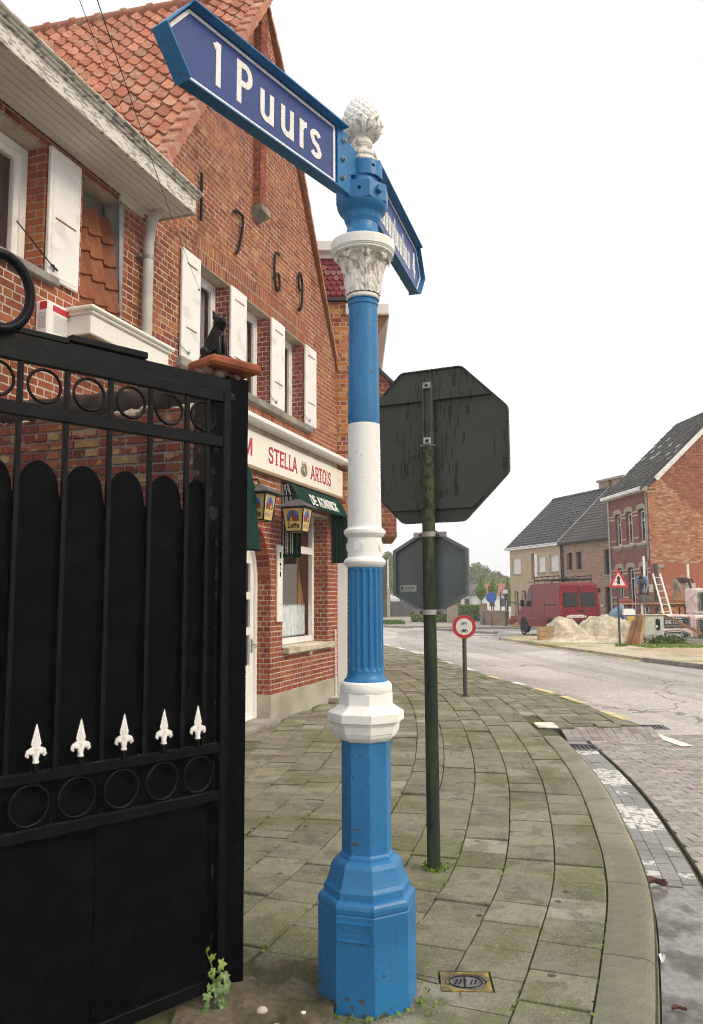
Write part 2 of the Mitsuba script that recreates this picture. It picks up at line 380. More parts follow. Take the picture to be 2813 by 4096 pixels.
mat('m_lamp_brick', (.30, .05, .035), .5, .3)
mat('m_lamp_brown', (.16, .07, .035), .5, .3)
mat('m_lamp_green', (.05, .16, .07), .5, .3)
mat('m_shingle_lamp', f_tone((.14, .13, .14), (.09, .085, .09), 30, grain=.3), .8, .2)
mat('m_glass_dark', (.012, .013, .015), .06, .35)
scene['m_pane'] = {'type': 'thindielectric', 'int_ior': 1.5}
def _lace(p, n, uv):
    return mix((.52, .60, .64), (.72, .78, .8), smoothstep(.45, .6, fbm(p.x * 30 + p.y * 30, p.z * 9, 0, 3)))
mat('m_lace', mikit.proc(_lace), .9, .1)
mat('m_van', f_tone((.19, .004, .012), (.17, .007, .013), 2, grain=.12, gf=9), .40, .28)
mat('m_tyre', (.018, .018, .018), .8, .2)
mat('m_slate', f_tone((.055, .058, .066), (.04, .042, .048), 1.5, grain=.3, gf=10), .65, .35)
mat('m_wood', f_tone((.30, .17, .08), (.19, .10, .05), 3, grain=.3, gf=30), .8, .2)
mat('m_wood_pale', f_tone((.48, .34, .18), (.36, .24, .12), 3, grain=.3, gf=30), .8, .2)
mat('m_leaf_green', {'type': 'rgb', 'value': [.055, .13, .028]}, .6, .3)

# ================================================================== THE SETTING: ground, road, pavement
struct('ground', slab_poly([(-200, -60), (300, -60), (300, 360), (-200, 360)], -0.6, -0.16), 'm_ground')
KERB = np.array([(0.2, .9), (.72, 2.2), (1.19, 3.33), (1.41, 3.92), (1.60, 4.46), (1.78, 5.1), (1.97, 5.97), (2.20, 7.2), (2.42, 9.0), (2.55, 10.7),
                 (2.62, 12.5), (2.60, 14.2), (2.42, 16.5), (2.05, 19.5), (1.45, 23.5), (.7, 28), (-.4, 34)])
from scipy.interpolate import CubicSpline
_cl = np.r_[0, np.cumsum(np.linalg.norm(np.diff(KERB, axis=0), axis=1))]
_cs = CubicSpline(_cl, KERB)
_ts = np.arange(0, _cl[-1], .02)
_kp = _cs(_ts); _kt = _cs(_ts, 1); _kt /= np.linalg.norm(_kt, axis=1, keepdims=True)
_kn = np.stack([-_kt[:, 1], _kt[:, 0]], 1)                 # to the left of the kerb
def offset_line(d):
    p = _kp + _kn * d
    s = np.r_[0, np.cumsum(np.linalg.norm(np.diff(p, axis=0), axis=1))]
    return p, s
def at_s(p, s, x):
    return np.stack([np.interp(x, s, p[:, 0]), np.interp(x, s, p[:, 1])], -1)
edge_out = _kp
ED = np.array([(3.76, 9.2), (3.70, 10.4), (3.60, 11.4), (3.56, 13), (3.40, 14.3), (3.2, 15.3), (2.97, 16.2), (2.72, 18.4), (2.42, 21.5), (1.95, 24.5), (1.3, 28), (.2, 34)])
pavement_poly = sg.Polygon(np.vstack([_kp[_kp[:, 1] < 10.28], [(3.70, 10.32)], ED[2:], [(-9, 34), (-9, .9)]]))
pav = struct('pavement', slab_poly(pavement_poly, -0.16, -0.022), 'm_joint')
# facade frame of the café and the house beside it: x along the street, y out to the street, z up
FC0 = np.array([-1.0993, 10.8413, 0])
FW = wall_frame(FC0, 18.8)
def in_house(c):
    q = (np.array([c[0], c[1], 0]) - FC0)
    return (q @ FW.R[1] < 0.0) if q @ FW.R[0] < 2.7 else c[0] < .44 - .10 * (c[1] - 13.5)
def slab_mesh(q4, z, t, b=.004, tilt=(0, 0)):
    c = q4.mean(0)
    top = c + (q4 - c) * (1 - b / .15)
    d = q4 - c
    zt = z + d @ np.asarray(tilt)
    v = np.vstack([np.c_[top, zt], np.c_[q4, zt - b], np.c_[q4, zt - t]])
    f = [[0, 1, 2], [0, 2, 3]]
    for k in range(4):
        n = (k + 1) % 4
        f += [[4 + k, 4 + n, n], [4 + k, n, k], [8 + k, 8 + n, 4 + n], [8 + k, 4 + n, 4 + k]]
    return M(v, f)
bed = sg.Polygon([(.07 + (.30 + .05 * math.sin(3 * a + 1) + .03 * math.sin(7 * a)) * math.cos(a), 3.43 + (.27 + .05 * math.sin(2 * a) + .03 * math.sin(5 * a)) * math.sin(a)) for a in np.linspace(0, 6.283, 60)[:-1]])
HOLES = bed.union(aff.rotate(sg.box(.475 - .115, 3.60 - .095, .475 + .115, 3.60 + .095), -3))
slabs = []
W_ = .295
for k in range(-5, 22):
    d0 = .238 + k * W_ if k >= 0 else .022 if k == -1 else .022 + (k + 1) * W_
    d1 = d0 + W_ if k != -1 else .238
    p0, s0 = offset_line(d0 + .004); p1, s1 = offset_line(d1 - .004)
    L = min(s0[-1], s1[-1]); x = rng.uniform(0, .3) + .1
    mid = (d0 + d1) / 2
    pm, sm = offset_line(mid); Lm = sm[-1]
    while x + .3 < Lm:
        ln = .298 if rng.random() > .04 else .15
        g = .0035
        i0, i1 = np.interp([x + g, x + ln - g], sm, _ts)
        i0, i1 = i0 / .02, i1 / .02
        def P(pp, i): return np.array([np.interp(i, np.arange(len(pp)), pp[:, 0]), np.interp(i, np.arange(len(pp)), pp[:, 1])])
        q = np.array([P(p1, i0), P(p0, i0), P(p0, i1), P(p1, i1)])
        c = q.mean(0); x += ln
        if k < 0 and c[1] < (10.40 if k < -1 else 11.3): continue
        if in_house(c) or c[1] < 1.5 or c[1] > 30: continue
        if not pavement_poly.buffer(.1).contains(sg.Point(c)) : continue
        if abs(c[0]) > .50 * c[1] + .6: continue
        if c[0] < -.22 and c[1] < 3.7: continue                          # earth at the foot of the gate post
        z = rng.normal(0, .0045); tilt = rng.normal(0, .013, 2)
        if rng.random() < .07: z -= .006
        z = max(z, -.009)
        if abs(c[0] + .62) < .25 and abs(c[1] - 4.0) < .3: z += .012
        tn = (rng.random(), rng.random())
        if sg.Polygon(q).intersects(HOLES):
            g = sg.Polygon(q).difference(HOLES)
            if g.area > .002: slabs.append((slab_poly(g, -.05, 0.0), tn))
            continue
        if not pavement_poly.contains(sg.Polygon(q)):
            g = sg.Polygon(q).intersection(pavement_poly)
            if g.area > .002: slabs.append((slab_poly(g, -.05, z), tn))
            continue
        if rng.random() < .045 and sg.Polygon(q).area > .05:             # a cracked slab: two pieces with a jagged gap
            u_, w_ = rng.uniform(.25, .75, 2); A_, B_ = q[0] + (q[1] - q[0]) * u_, q[3] + (q[2] - q[3]) * w_
            Lk = [A_ + (B_ - A_) * t_ + rng.normal(0, .008, 2) for t_ in np.linspace(-.05, 1.05, 6)]
            gs = sg.Polygon(q).difference(sg.LineString(Lk).buffer(.0025))
            for g in getattr(gs, 'geoms', [gs]):
                if g.area > .0005: slabs.append((slab_poly(g, -.05, rng.normal(0, .002)), tn))
            continue
        slabs.append((slab_mesh(q, z, .05, tilt=tilt), tn))
pieces(pav, 'slab', slabs, 'm_slab', keep=300, near=np.array([.7, 4.2, 0]))
# bed of concrete round the signpost's foot and earth at the gate post
part(pav, 'concrete_bed', slab_poly(bed.buffer(.01), -.05, -.006), 'm_bed')
mat('m_bed', f_tone((.27, .26, .21), (.14, .14, .09), 7, grain=.4, gf=120), .95, .1)
# kerb stones, each about a metre long
kerb = struct('kerb', slab_poly(sg.LineString(_kp[(_kp[:, 1] < 11.2)] + _kn[(_kp[:, 1] < 11.2)] * .12).buffer(.11, cap_style='flat'), -.16, -.02), 'm_joint')
def kerb_stone(sa, sb, drop=0.0):
    n = 9; t = np.linspace(sa, sb, n); i = t / .02
    j = np.arange(len(_kp))
    P = np.stack([np.interp(i, j, _kp[:, 0]), np.interp(i, j, _kp[:, 1])], 1); N = np.stack([np.interp(i, j, _kn[:, 0]), np.interp(i, j, _kn[:, 1])], 1)
    prof = [(.232, -.14), (.232, .0), (.2, .004), (.06, .004), (.03, -.002), (.012, -.016), (.004, -.035), (-.006, -.15)]
    v = np.array([[*(P[a] + N[a] * o), z - drop] for a in range(n) for o, z in prof])
    m = len(prof); q = [[a * m + b, a * m + b + 1, (a + 1) * m + b + 1, (a + 1) * m + b] for a in range(n - 1) for b in range(m - 1)]
    e = [[0, b, b + 1] for b in range(1, m - 1)]; e2 = [[(n - 1) * m, (n - 1) * m + b + 1, (n - 1) * m + b] for b in range(1, m - 1)]
    v, f = M(v, q); return v, np.vstack([f, e, e2])
sk = 0.1; kt = 0
KEND = float(np.interp(11.2, _kp[:, 1], _ts))
while sk < KEND:
    se = min(sk + 1.0, KEND)
    m = kerb_stone(sk + .004, se - .004, 0 if se < KEND - 1.2 else .05)
    part(kerb, 'kerb_stone', m, 'm_kerb', smooth=35); sk = se
part(kerb, 'painted_kerb_block', Frame((2.47, 10.45, -.012), az(4), az(94))(cbox(-.18, .22, -.13, .13, 0, .022, .008)), 'm_marking')
# gutter of small setts, some painted white in dashes, worn
gl = struct('gutter', slab_poly(sg.LineString(_kp[(_kp[:, 1] < 11.0)] - _kn[(_kp[:, 1] < 11.0)] * .17).buffer(.17, cap_style='flat'), -.2, -.124), 'm_joint')
setts = []
for r in range(3):
    p0, s0 = offset_line(-.012 - r * .102 - .0015); p1, s1 = offset_line(-.012 - (r + 1) * .102 + .0015)
    x = .2 + .05 * r
    while x < KEND - .6:
        ln = .105
        i0, i1 = (x + .002) / .02, (x + ln - .002) / .02; jj = np.arange(len(_kp))
        q = np.array([[np.interp(i, jj, pp[:, 0]), np.interp(i, jj, pp[:, 1])] for pp, i in ((p0, i0), (p1, i0), (p1, i1), (p0, i1))])
        c = q.mean(0)
        if c[1] < 5.02: x += ln; continue
        ph = ((x - 5.6) % 1.45) / 1.45
        paint = .95 if (ph < .42 and c[1] > 5.4) else (.75 if rng.random() < .08 and c[1] > 5 else 0.0)
        setts.append((slab_mesh(q, -.105 + rng.normal(0, .0012), .04, .003), (paint, rng.random()))); x += ln
_m = (_kp[:, 1] < 5.12) & (_kp[:, 1] > 1.2)
def chan(U, V):
    i = np.linspace(np.nonzero(_m)[0][0], np.nonzero(_m)[0][-1], 120).astype(int); o = -.012 - .306 * np.linspace(0, 1, 10)
    P_ = _kp[i][:, None] + _kn[i][:, None] * o[None, :, None]
    return P_[..., 0], P_[..., 1], -.108 - .006 * np.sin(np.linspace(0, math.pi, 10))[None, :] + .004 * (meshkit.fbm(np.concatenate([P_ * 4, 0 * P_[..., :1]], -1), 3) - .5)
part(gl, 'cement_channel', surf(chan, 120, 10), 'm_channel', smooth=True)
pieces(gl, 'sett', setts, 'm_gutter', keep=300, near=np.array([1.9, 5, 0]))
# clinker road nearest the camera, asphalt beyond
GOUT = np.stack([np.interp(np.arange(len(_kp)), np.arange(len(_kp)), (_kp - _kn * .352)[:, 0]), (_kp - _kn * .352)[:, 1]], 1)
asphalt = sg.Polygon([(-4, 34), (.2, 34)] + [tuple(p) for p in ED[::-1][1:-1]] + [(3.9, 10.25), (30, 13.0), (30, 16), (9.6, 15.8), (8.45, 19.4), (7.85, 21.8), (7.45, 24.4), (6.9, 27.7), (6.1, 33.3), (6.6, 34.4), (30, 36), (30, 46), (9.2, 46.6), (7, 48.5), (3, 52), (-30, 60), (-30, 40)])
road = struct('road', slab_poly(asphalt, -.14, -.10), 'm_asphalt')
clink_poly = sg.Polygon([tuple(p) for p in GOUT if p[1] < 10.6] + [(3.9, 10.2), (30, 12.96), (30, -3), (0, -3)])
broad = struct('brick_road', slab_poly(clink_poly, -.2, -.118), 'm_joint')
CF_ = Frame((2.6, 10.3, 0), az(83), az(-7))
clk = []
pc = prep(clink_poly.buffer(-.012))
for r in range(0, 92):
    for c in range(-16, 26):
        a0 = c * .208 + (r % 2) * .104; b1 = -r * .104
        q = np.array([(a0, b1), (a0, b1 - .1), (a0 + .2, b1 - .1), (a0 + .2, b1)]) + rng.normal(0, .0012, 2)
        w = np.array([(CF_(np.array([x, y, 0])))[:2] for x, y in q])
        cc = w.mean(0)
        if cc[0] > .475 * cc[1] + .25 or cc[1] < 2.6: continue
        if not pc.contains(sg.Polygon(w)):
            if not clink_poly.intersects(sg.Polygon(w)): continue
            g = sg.Polygon(w).intersection(clink_poly.buffer(-.008))
            if g.is_empty or g.geom_type != 'Polygon' or g.area < .0006: continue
            clk.append((slab_poly(g, -.14, -.101), (rng.random(), rng.random()))); continue
        clk.append((slab_mesh(w[::-1], -.101 + rng.normal(0, .002), .04, .004), (rng.random(), rng.random())))
pieces(broad, 'clinker', clk, 'm_clinker', keep=300, near=np.array([2.8, 6.0, 0]))
apr = []                                              # a ramp of red bricks down from the cycle path to the road
AP = Frame((2.62, 10.37, 0), az(90 + 2), -az(2))
for r in range(4):
    for c in range(11):
        x0 = c * .105 + .004; x1 = x0 + .098; b0, b1 = r * .11 + .003, r * .11 + .105
        z = lambda b: -.002 - .098 * b / .44
        v = [[x0, b0, z(b0)], [x1, b0, z(b0)], [x1, b1, z(b1)], [x0, b1, z(b1)]]
        apr.append((AP(M(v + [[a, b, q - .05] for a, b, q in v], [[0, 1, 2, 3], [0, 1, 5, 4], [1, 2, 6, 5], [2, 3, 7, 6], [3, 0, 4, 7]])), (rng.random() * .5 + .5, rng.random())))
pieces(broad, 'ramp_brick', apr, 'm_clinker', keep=60)
part(broad, 'ramp_bed', AP(hull([(0, -.02, -.012), (1.16, -.02, -.012), (0, .44, -.108), (1.16, .44, -.108), (0, -.02, -.15), (1.16, .44, -.15)])), 'm_joint')
# edge band of the cycle path: flush concrete edging and painted dashes
def dash(p, a, L, w, m, name='dash', par=None, z=-.096):
    part(par or road, name, Frame((p[0], p[1], z), az(a), az(a + 90))(box(-L / 2, L / 2, -w / 2, w / 2, 0, .004)), m)
ez = 0.004
for (x, y, a, L, m) in [(3.62, 11.3, -4, .85, 'm_marking_yellow'), (3.52, 13.0, -6, .9, 'm_marking_yellow'), (3.36, 14.3, -10, .85, 'm_marking_yellow'), (3.17, 15.45, -12, .6, 'm_marking'),
                        (2.9, 16.7, -12, .6, 'm_marking_yellow'), (2.68, 18.6, -7, .8, 'm_marking'), (2.42, 20.6, -7, .8, 'm_marking'), (2.2, 22.6, -9, .8, 'm_marking'), (1.9, 24.4, -10, .9, 'm_marking'), (1.6, 26.4, -11, .9, 'm_marking'), (1.2, 28.6, -12, .9, 'm_marking')]:
    dash((x, y), a, L, .13, m, z=ez if True else 0)
for (x, y, a, L) in [(3.82, 9.9, -6, .85), (4.18, 8.75, -14, 1.0)]:
    dash((x, y), a, L, .15, 'm_marking', par=broad, z=-.0925)
for (x, y, a, L) in [(5.8, 36.2, 60, 1.2), (6.2, 38.2, 70, .9)]:
    dash((x, y), a, L, .3, 'm_marking')
# far pavement of trodden sand, with a dark kerb
farp = [(9.6, 15.8), (8.45, 19.4), (7.85, 21.8), (7.45, 24.4), (6.9, 27.7), (6.1, 33.3), (6.6, 34.4), (30, 36), (40, 36), (40, 15.8)]
struct('dirt_pavement', slab_poly(farp, -.16, 0.0), 'm_dirt')
kb = [np.array(p) for p in farp[:7]]
fk = struct('far_kerb', slab_poly(sg.LineString([kb[-3] * .3 + kb[-2] * .7, kb[-2], kb[-1]] if False else kb[4:]).buffer(.10, cap_style='flat'), -.16, -.10), 'm_stone')
for a_, b_ in zip(kb[:-1], kb[1:]):
    if 21.0 < (a_[1] + b_[1]) / 2 < 31.5 and abs(a_[1]) > 21: low_ = True
    else: low_ = False
    n_ = max(1, int(np.linalg.norm(b_ - a_) / 1.0))
    for i in range(n_):
        p0 = a_ + (b_ - a_) * (i + .01) / n_; p1 = a_ + (b_ - a_) * (i + .99) / n_
        part(fk, 'kerb_stone', bar((p0[0] - (.06 if low_ else 0), p0[1], -.115 if low_ else -.07), (p1[0] - (.06 if low_ else 0), p1[1], -.115 if low_ else -.07), .14, .06 if low_ else .17), ('m_marking_yellow' if i % 3 == 0 else 'm_plinth') if low_ else 'm_stone')
# far side of the side street: pavement with kerbs, grass verge
struct('far_verge', slab_poly([(-30, 62), (-4, 53.5), (2.2, 50.5), (5, 47.2), (7, 46), (9, 45.4), (12, 44), (12, 80), (-30, 80)], -.15, -.02), 'm_ground')
for pts, w in (([(1.8, 50.1), (3.3, 47.4)], .3), ([(4.8, 44.6), (6.8, 39.6)], .35)):
    struct('traffic_island', slab_poly(sg.LineString(pts).buffer(w), -.12, .0), 'm_stone')
stuff('verge_grass', (lambda: cat([tube([(x, y, -.02), (x + rng.normal(0, .05), y, .12 + .1 * rng.random())], [.03, .005], 3, caps=False) for x, y in np.c_[rng.uniform(-.6, 3.4, 1500), rng.uniform(51.5, 56.5, 1500)]]))(), 'm_leaf_green', 'strip of short grass on the verge beyond the junction', 'grass')

# ================================================================== brickwork
def brick_box(x0, x1, z0, z1, y0, y1):
    j = lambda: rng.normal(0, .0008)
    a, b, c, d = x0 + j(), x1 + j(), z0 + j(), z1 + j()
    v = [[a, y0, c], [b, y0, c], [b, y0, d], [a, y0, d], [a + .002, y1, c + .002], [b - .002, y1, c + .002], [b - .002, y1, d - .002], [a + .002, y1, d - .002]]
    return M(v, [[4, 5, 6, 7], [0, 1, 5, 4], [1, 2, 6, 5], [2, 3, 7, 6], [3, 0, 4, 7]])
def brickwork(F, poly, c=.07, bh=.0575, L=.189, H=.089, j=.0125, y0=-.010, y1=0.0, zo=0.0, so=0.0, bond='cross', tone=None, jit=.0016):
    out = []; pp = prep(poly); x0, z0, x1, z1 = poly.bounds
    r0 = int(math.floor((z0 - zo) / c)); r1 = int(math.ceil((z1 - zo) / c))
    for r in range(r0, r1 + 1):
        za = zo + r * c + j / 2; zb = za + bh
        if bond == 'stretcher': seq, sh = [L], (r % 2) * (L + j) / 2
        elif bond == 'soldier': seq, sh = [bh], 0
        elif r % 2: seq, sh = [H], 0
        else: seq, sh = [L], (H + j) / 2 + (r // 2 % 2) * (H + j)
        x = so + math.floor((x0 - so) / (L + j)) * (L + j) - sh - L
        k = 0
        while x < x1:
            w = seq[k % len(seq)]; k += 1
            a, b = x + j / 2, x + j / 2 + w; x += w + j
            if b < x0 or a > x1: continue
            R = sg.box(a, za, b, zb)
            t = (rng.random() if tone is None else tone(a, za), rng.random())
            yy = y1 + max(-.001, rng.normal(0, jit))
            if pp.contains(R): out.append((F(brick_box(a, b, za, zb, y0, yy)), t))
            elif pp.intersects(R):
                g = R.intersection(poly)
                if g.is_empty or g.area < 1.5e-4: continue
                for q in getattr(g, 'geoms', [g]):
                    if q.geom_type == 'Polygon' and q.area > 1.5e-4: out.append((F(prism(q, y0, yy)), t))
    return out

def room(x0, x1, y0, y1, z0, z1):
    """a plastered room behind a window: floor, ceiling and three walls, open to the window wall"""
    v, f = box(x0, x1, y0, y1, z0, z1)
    keep = ~(np.isclose(v[f][:, :, 1], y1).all(1)); return v, f[keep]

# ================================================================== THE CAFÉ with its gable to the street
cafe = thing('cafe_house', 'old red brick gabled cafe with white shutters, iron year figures and orange roof tiles', 'house')
gable = [(-3.02, .0), (2.67, 0), (2.67, 5.42), (2.57, 5.6), (2.10, 6.35), (1.38, 7.57), (1.02, 8.2), (.17, 9.48), (-.38, 10.12), (-2.93, 6.30), (-3.42, 5.6), (-3.02, 5.6)]
wins = [(-2.05, -1.3), (-.86, -.09), (.37, 1.15)]
openings = [sg.box(a, 4.25, b, 5.52) for a, b in wins]
arch = sg.Polygon([(-1.22, 0), (0, 0), (0, 1.88)] + [(-.61 + .61 * math.cos(t), 1.88 + .75 * math.sin(t)) for t in np.linspace(0, math.pi, 25)[1:-1]] + [(-1.22, 1.88)])
gwin = sg.box(.40, .95, 2.2, 2.95)
lwin = sg.box(-2.75, .95, -1.5, 2.95)
G_ = sg.Polygon(gable)
wall_poly = G_.difference(shapely.union_all(openings + [arch, gwin, lwin]))
part(cafe, 'wall', FW(prism(wall_poly, -.30, -.0035)), 'm_mortar')
lint = sg.box(-2.1, 5.53, 1.18, 5.84)
band = sg.box(-2.4, 3.97, 1.5, 4.16)
face = wall_poly.difference(shapely.union_all([lint, band, sg.box(-9, -1, 9, .345), sg.box(-2.5, 4.16, 1.40, 4.26), sg.box(-9, 3.28, 9, 3.93)]))
bricks = brickwork(FW, face, zo=.345)
top_b = [b for b in bricks if b[0][0][:, 2].mean() > 2.95]
low_b = [b for b in bricks if b[0][0][:, 2].mean() <= 2.95]
for z in (5.53, 5.69):                          # flat arch of bricks on end over the three windows
    top_b += brickwork(FW, sg.box(-2.1, z, 1.18, z + (.155 if z < 5.6 else .15)), c=.4, bh=.148, L=.05, H=.05, zo=z - .005, so=.02 if z > 5.6 else 0)
top_b += brickwork(FW, band, c=.4, bh=.18, L=.05, H=.05, zo=3.97)
pieces(cafe, 'brick', top_b, 'm_brick', keep=160, near=np.array([1.5, 8, 5]))
pieces(cafe, 'brick', low_b, 'm_brick_low', keep=140)
# projecting brick strip with a stone foot high on the gable
strip = []
for x in (-.66, -.44):
    pass
SF = Frame(FW(np.array([-.64, 0, 0])), -FW.R[1] * -1, -FW.R[0])     # left cheek of the strip, facing back along the street
strip += brickwork(Frame(FW(np.array([-.64, 0, 0])), FW.R[1], -FW.R[0]), sg.box(0, 6.86, .11, 9.6), y0=0, y1=.004, so=0, bond='stretcher', L=.11, zo=.345)
strip += brickwork(FW.off(0, .11), sg.box(-.64, 6.86, -.46, 9.6), y0=-.004, y1=.004, so=-.64, bond='stretcher', L=.17, zo=.345)
part(cafe, 'pilaster', FW(box(-.637, -.463, -.005, .107, 6.86, 9.6)), 'm_mortar')
for m, t in strip: part(cafe, 'pilaster_brick', m, 'm_brick_low', uv=np.tile(t, (len(m[0]), 1))) if False else None
scene[cafe + '__pilaster_brick'] = mikit.ply(cat([m for m, t in strip]), 'm_brick_low', uv=np.vstack([np.tile(t, (len(m[0]), 1)) for m, t in strip])); labels[cafe + '__pilaster_brick'] = {'kind': 'stuff'}
part(cafe, 'corbel_stone', FW(hull([(-.68, 0, 6.86), (-.42, 0, 6.86), (-.68, .16, 6.86), (-.42, .16, 6.86), (-.68, .16, 6.78), (-.42, .16, 6.78), (-.66, 0, 6.70), (-.44, 0, 6.70)])), 'm_stone')
# plinth of grey render with the door jamb
part(cafe, 'plinth', FW(prism(sg.box(-3.02, -.1, 2.67, .345).difference(arch), -.28, .012)), 'm_plinth')
# reveals
def reveal(s, z0, z1, d, seedbase=0, side=1):
    """brick reveal at s, facing -x (side = 1), going back d"""
    F = Frame(FW(np.array([s, -d, 0])), FW.R[1], -FW.R[0] * side)
    return brickwork(F, sg.box(0, z0, d - .002, z1), y0=-.006, y1=.004, bond='stretcher', L=.098, zo=.345)
rv = []
for a, b in wins: rv += reveal(b, 4.26, 5.5, .22)
rv += reveal(2.2, .96, 2.9, .24)
pieces(cafe, 'reveal_brick', rv, 'm_brick_low', keep=40)
jb = reveal(0.0, .36, 1.9, .22)
ar = []
for i in range(26):                                 # voussoir soffit of the door arch
    t0, t1 = math.pi * i / 26, math.pi * (i + .86) / 26
    q = [(-.61 + .61 * math.cos(t), 1.88 + .75 * math.sin(t)) for t in (t0, t1)]
    q2 = [(-.61 + .602 * math.cos(t), 1.88 + .742 * math.sin(t)) for t in (t0, t1)]
    ar.append((FW(prism([q[0], q[1], q2[1], q2[0]], -.22, -.002)), (rng.random(), rng.random())))
pieces(cafe, 'jamb_brick', jb + ar, 'm_brick_low', keep=80)
for (a, z, w, h) in ((-1.29, 5.28, .12, .2), (-1.29, 4.86, .12, .17), (-.08, 5.36, .12, .12), (-.08, 4.62, .1, .12)):
    part(cafe, 'quoin_stone', Frame(FW(np.array([a + .01, -.2, z])), FW.R[1], -FW.R[0])(cbox(.02, .02 + w, 0, .017, 0, h, .006)), 'm_pale_stone')
# first-floor windows
for a, b in wins:
    w = part(cafe, 'window', FW(prism(sg.box(a + .005, 4.262, b - .003, 5.515).difference(sg.box(a + .06, 4.32, b - .06, 5.45)), -.235, -.18)), 'm_frame_white')
    part(w, 'sash', FW(prism(sg.box(a + .062, 4.322, b - .062, 5.448).difference(shapely.union_all([sg.box(a + .10, 4.36, (a + b) / 2 - .02, 5.41), sg.box((a + b) / 2 + .02, 4.36, b - .1, 5.41)])), -.225, -.19)), 'm_frame_white')
    part(w, 'pane', FW(M([[a + .1, -.207, 4.36], [b - .1, -.207, 4.36], [b - .1, -.207, 5.41], [a + .1, -.207, 5.41]], [[0, 1, 2, 3]])), 'm_pane')
    part(w, 'curtain', FW(surf(lambda U, V: (a + .08 + U * (b - a - .16), -.29 + .012 * np.sin(U * 60), 4.32 + V * 1.1), 60, 2)), 'm_curtain')
mat('m_curtain', (.30, .31, .33), .9, .1)
part(cafe, 'room', FW(room(-2.8, 2.4, -3.6, -.301, 3.9, 5.7)), 'm_room')
part(cafe, 'sill', FW(cbox(-2.5, 1.40, -.24, .07, 4.165, 4.255, .006)), 'm_stone')
# shutters: white boards with two dark hinge straps
for i, (a, b) in enumerate([(-2.46, -2.05), (-1.3, -.86), (-.09, .37), (1.15, 1.61)]):
    s = part(cafe, 'shutter', FW(cbox(a + .004, b - .004, .012, .042, 4.275, 5.52, .005)), 'm_frame_white')
    for z in (4.62, 5.36):
        part(s, 'hinge_strap', FW(box(a + .10, b - .09, .042, .048, z, z + .012)), 'm_wood')
    part(s, 'stay', FW(tube([(a - .12, .05, 4.40), (a + .02, .055, 4.36), (a + .13, .055, 4.33)], .004, 5)), 'm_iron')
    part(s, 'catch', FW(cat([tube([(a + .11, .055, 4.33), (a + .17, .06, 4.35)], .005, 5), tube([(a + .14, .055, 4.31), (a + .14, .06, 4.37)], .004, 5)])), 'm_iron')
# wrought iron anchors: the year
part(cafe, 'iron_figure', FW(tube([(-2.07, .04, 6.0), (-2.07, .04, 6.58)], .019, 8)), 'm_iron', label='iron figure one')
part(cafe, 'iron_figure', FW(tube([(-1.23, .04, 6.50), (-1.2, .04, 6.545), (-1.0, .04, 6.55), (-1.01, .04, 6.42), (-1.03, .04, 6.3), (-1.09, .04, 6.12), (-1.13, .04, 6.02), (-1.19, .04, 5.97)], .019, 8)), 'm_iron', label='iron figure seven')
six = [(.14, 6.50), (.10, 6.52), (.04, 6.50), (.0, 6.42), (-.02, 6.28), (-.01, 6.12), (.03, 5.99), (.09, 5.96), (.15, 5.99), (.17, 6.08), (.15, 6.18), (.10, 6.22), (.04, 6.18), (.0, 6.10)]
part(cafe, 'iron_figure', FW(tube([(x, .04, z) for x, z in six], .019, 8)), 'm_iron', label='iron figure six')
nine = [(.87, 5.975), (.92, 5.96), (.97, 6.02), (1.01, 6.16), (1.02, 6.3), (1.01, 6.44), (.96, 6.53), (.90, 6.54), (.87, 6.47), (.865, 6.36), (.90, 6.28), (.95, 6.28), (1.0, 6.33)]
part(cafe, 'iron_figure', FW(tube([(x, .04, z) for x, z in nine], .019, 8)), 'm_iron', label='iron figure nine')
# ground-floor window with lace
def ring(a0, b0, a1, b1, t): return sg.box(a0, b0, a1, b1).difference(sg.box(a0 + t, b0 + t, a1 - t, b1 - t))
gw = part(cafe, 'bar_window', FW(prism(ring(.405, .96, 2.195, 2.94, .085).union(sg.box(.49, 2.33, 2.11, 2.44)), -.30, -.235)), 'm_frame_white')
part(gw, 'pane', FW(M([[.49, -.27, 1.04], [2.11, -.27, 1.04], [2.11, -.27, 2.86], [.49, -.27, 2.86]], [[0, 1, 2, 3]])), 'm_pane')
scal = sg.Polygon([(.5, 1.09)] + [(.5 + i * .0268, 1.05 if i % 2 else 1.085) for i in range(61)] + [(2.1, 1.52)] + [(2.1 - i * .04, 1.50 if i % 2 else 1.55) for i in range(41)])
part(gw, 'lace_curtain', FW(prism(scal.buffer(0), -.365, -.36)), 'm_lace')
part(gw, 'side_curtain', FW(surf(lambda U, V: (1.9 - .35 * V * U + .25 * U, -.40 + .02 * np.sin(U * 30), 1.5 + .9 * V), 40, 6)), 'm_curtain_warm')
mat('m_curtain_warm', f_tone((.48, .30, .10), (.36, .2, .07), 5), .9, .1)
part(cafe, 'bar_room', FW(room(.2, 2.43, -3.6, -.301, .2, 3.1)), 'm_bar_room')
mat('m_bar_room', (.38, .27, .18), .9, .1)
part(cafe, 'bar_sill', FW(cat([cbox(.42, 2.36, -.24, .10, .865, .95, .008), box(1.28, 1.36, .0, .07, .80, .866)])), 'm_pale_stone')
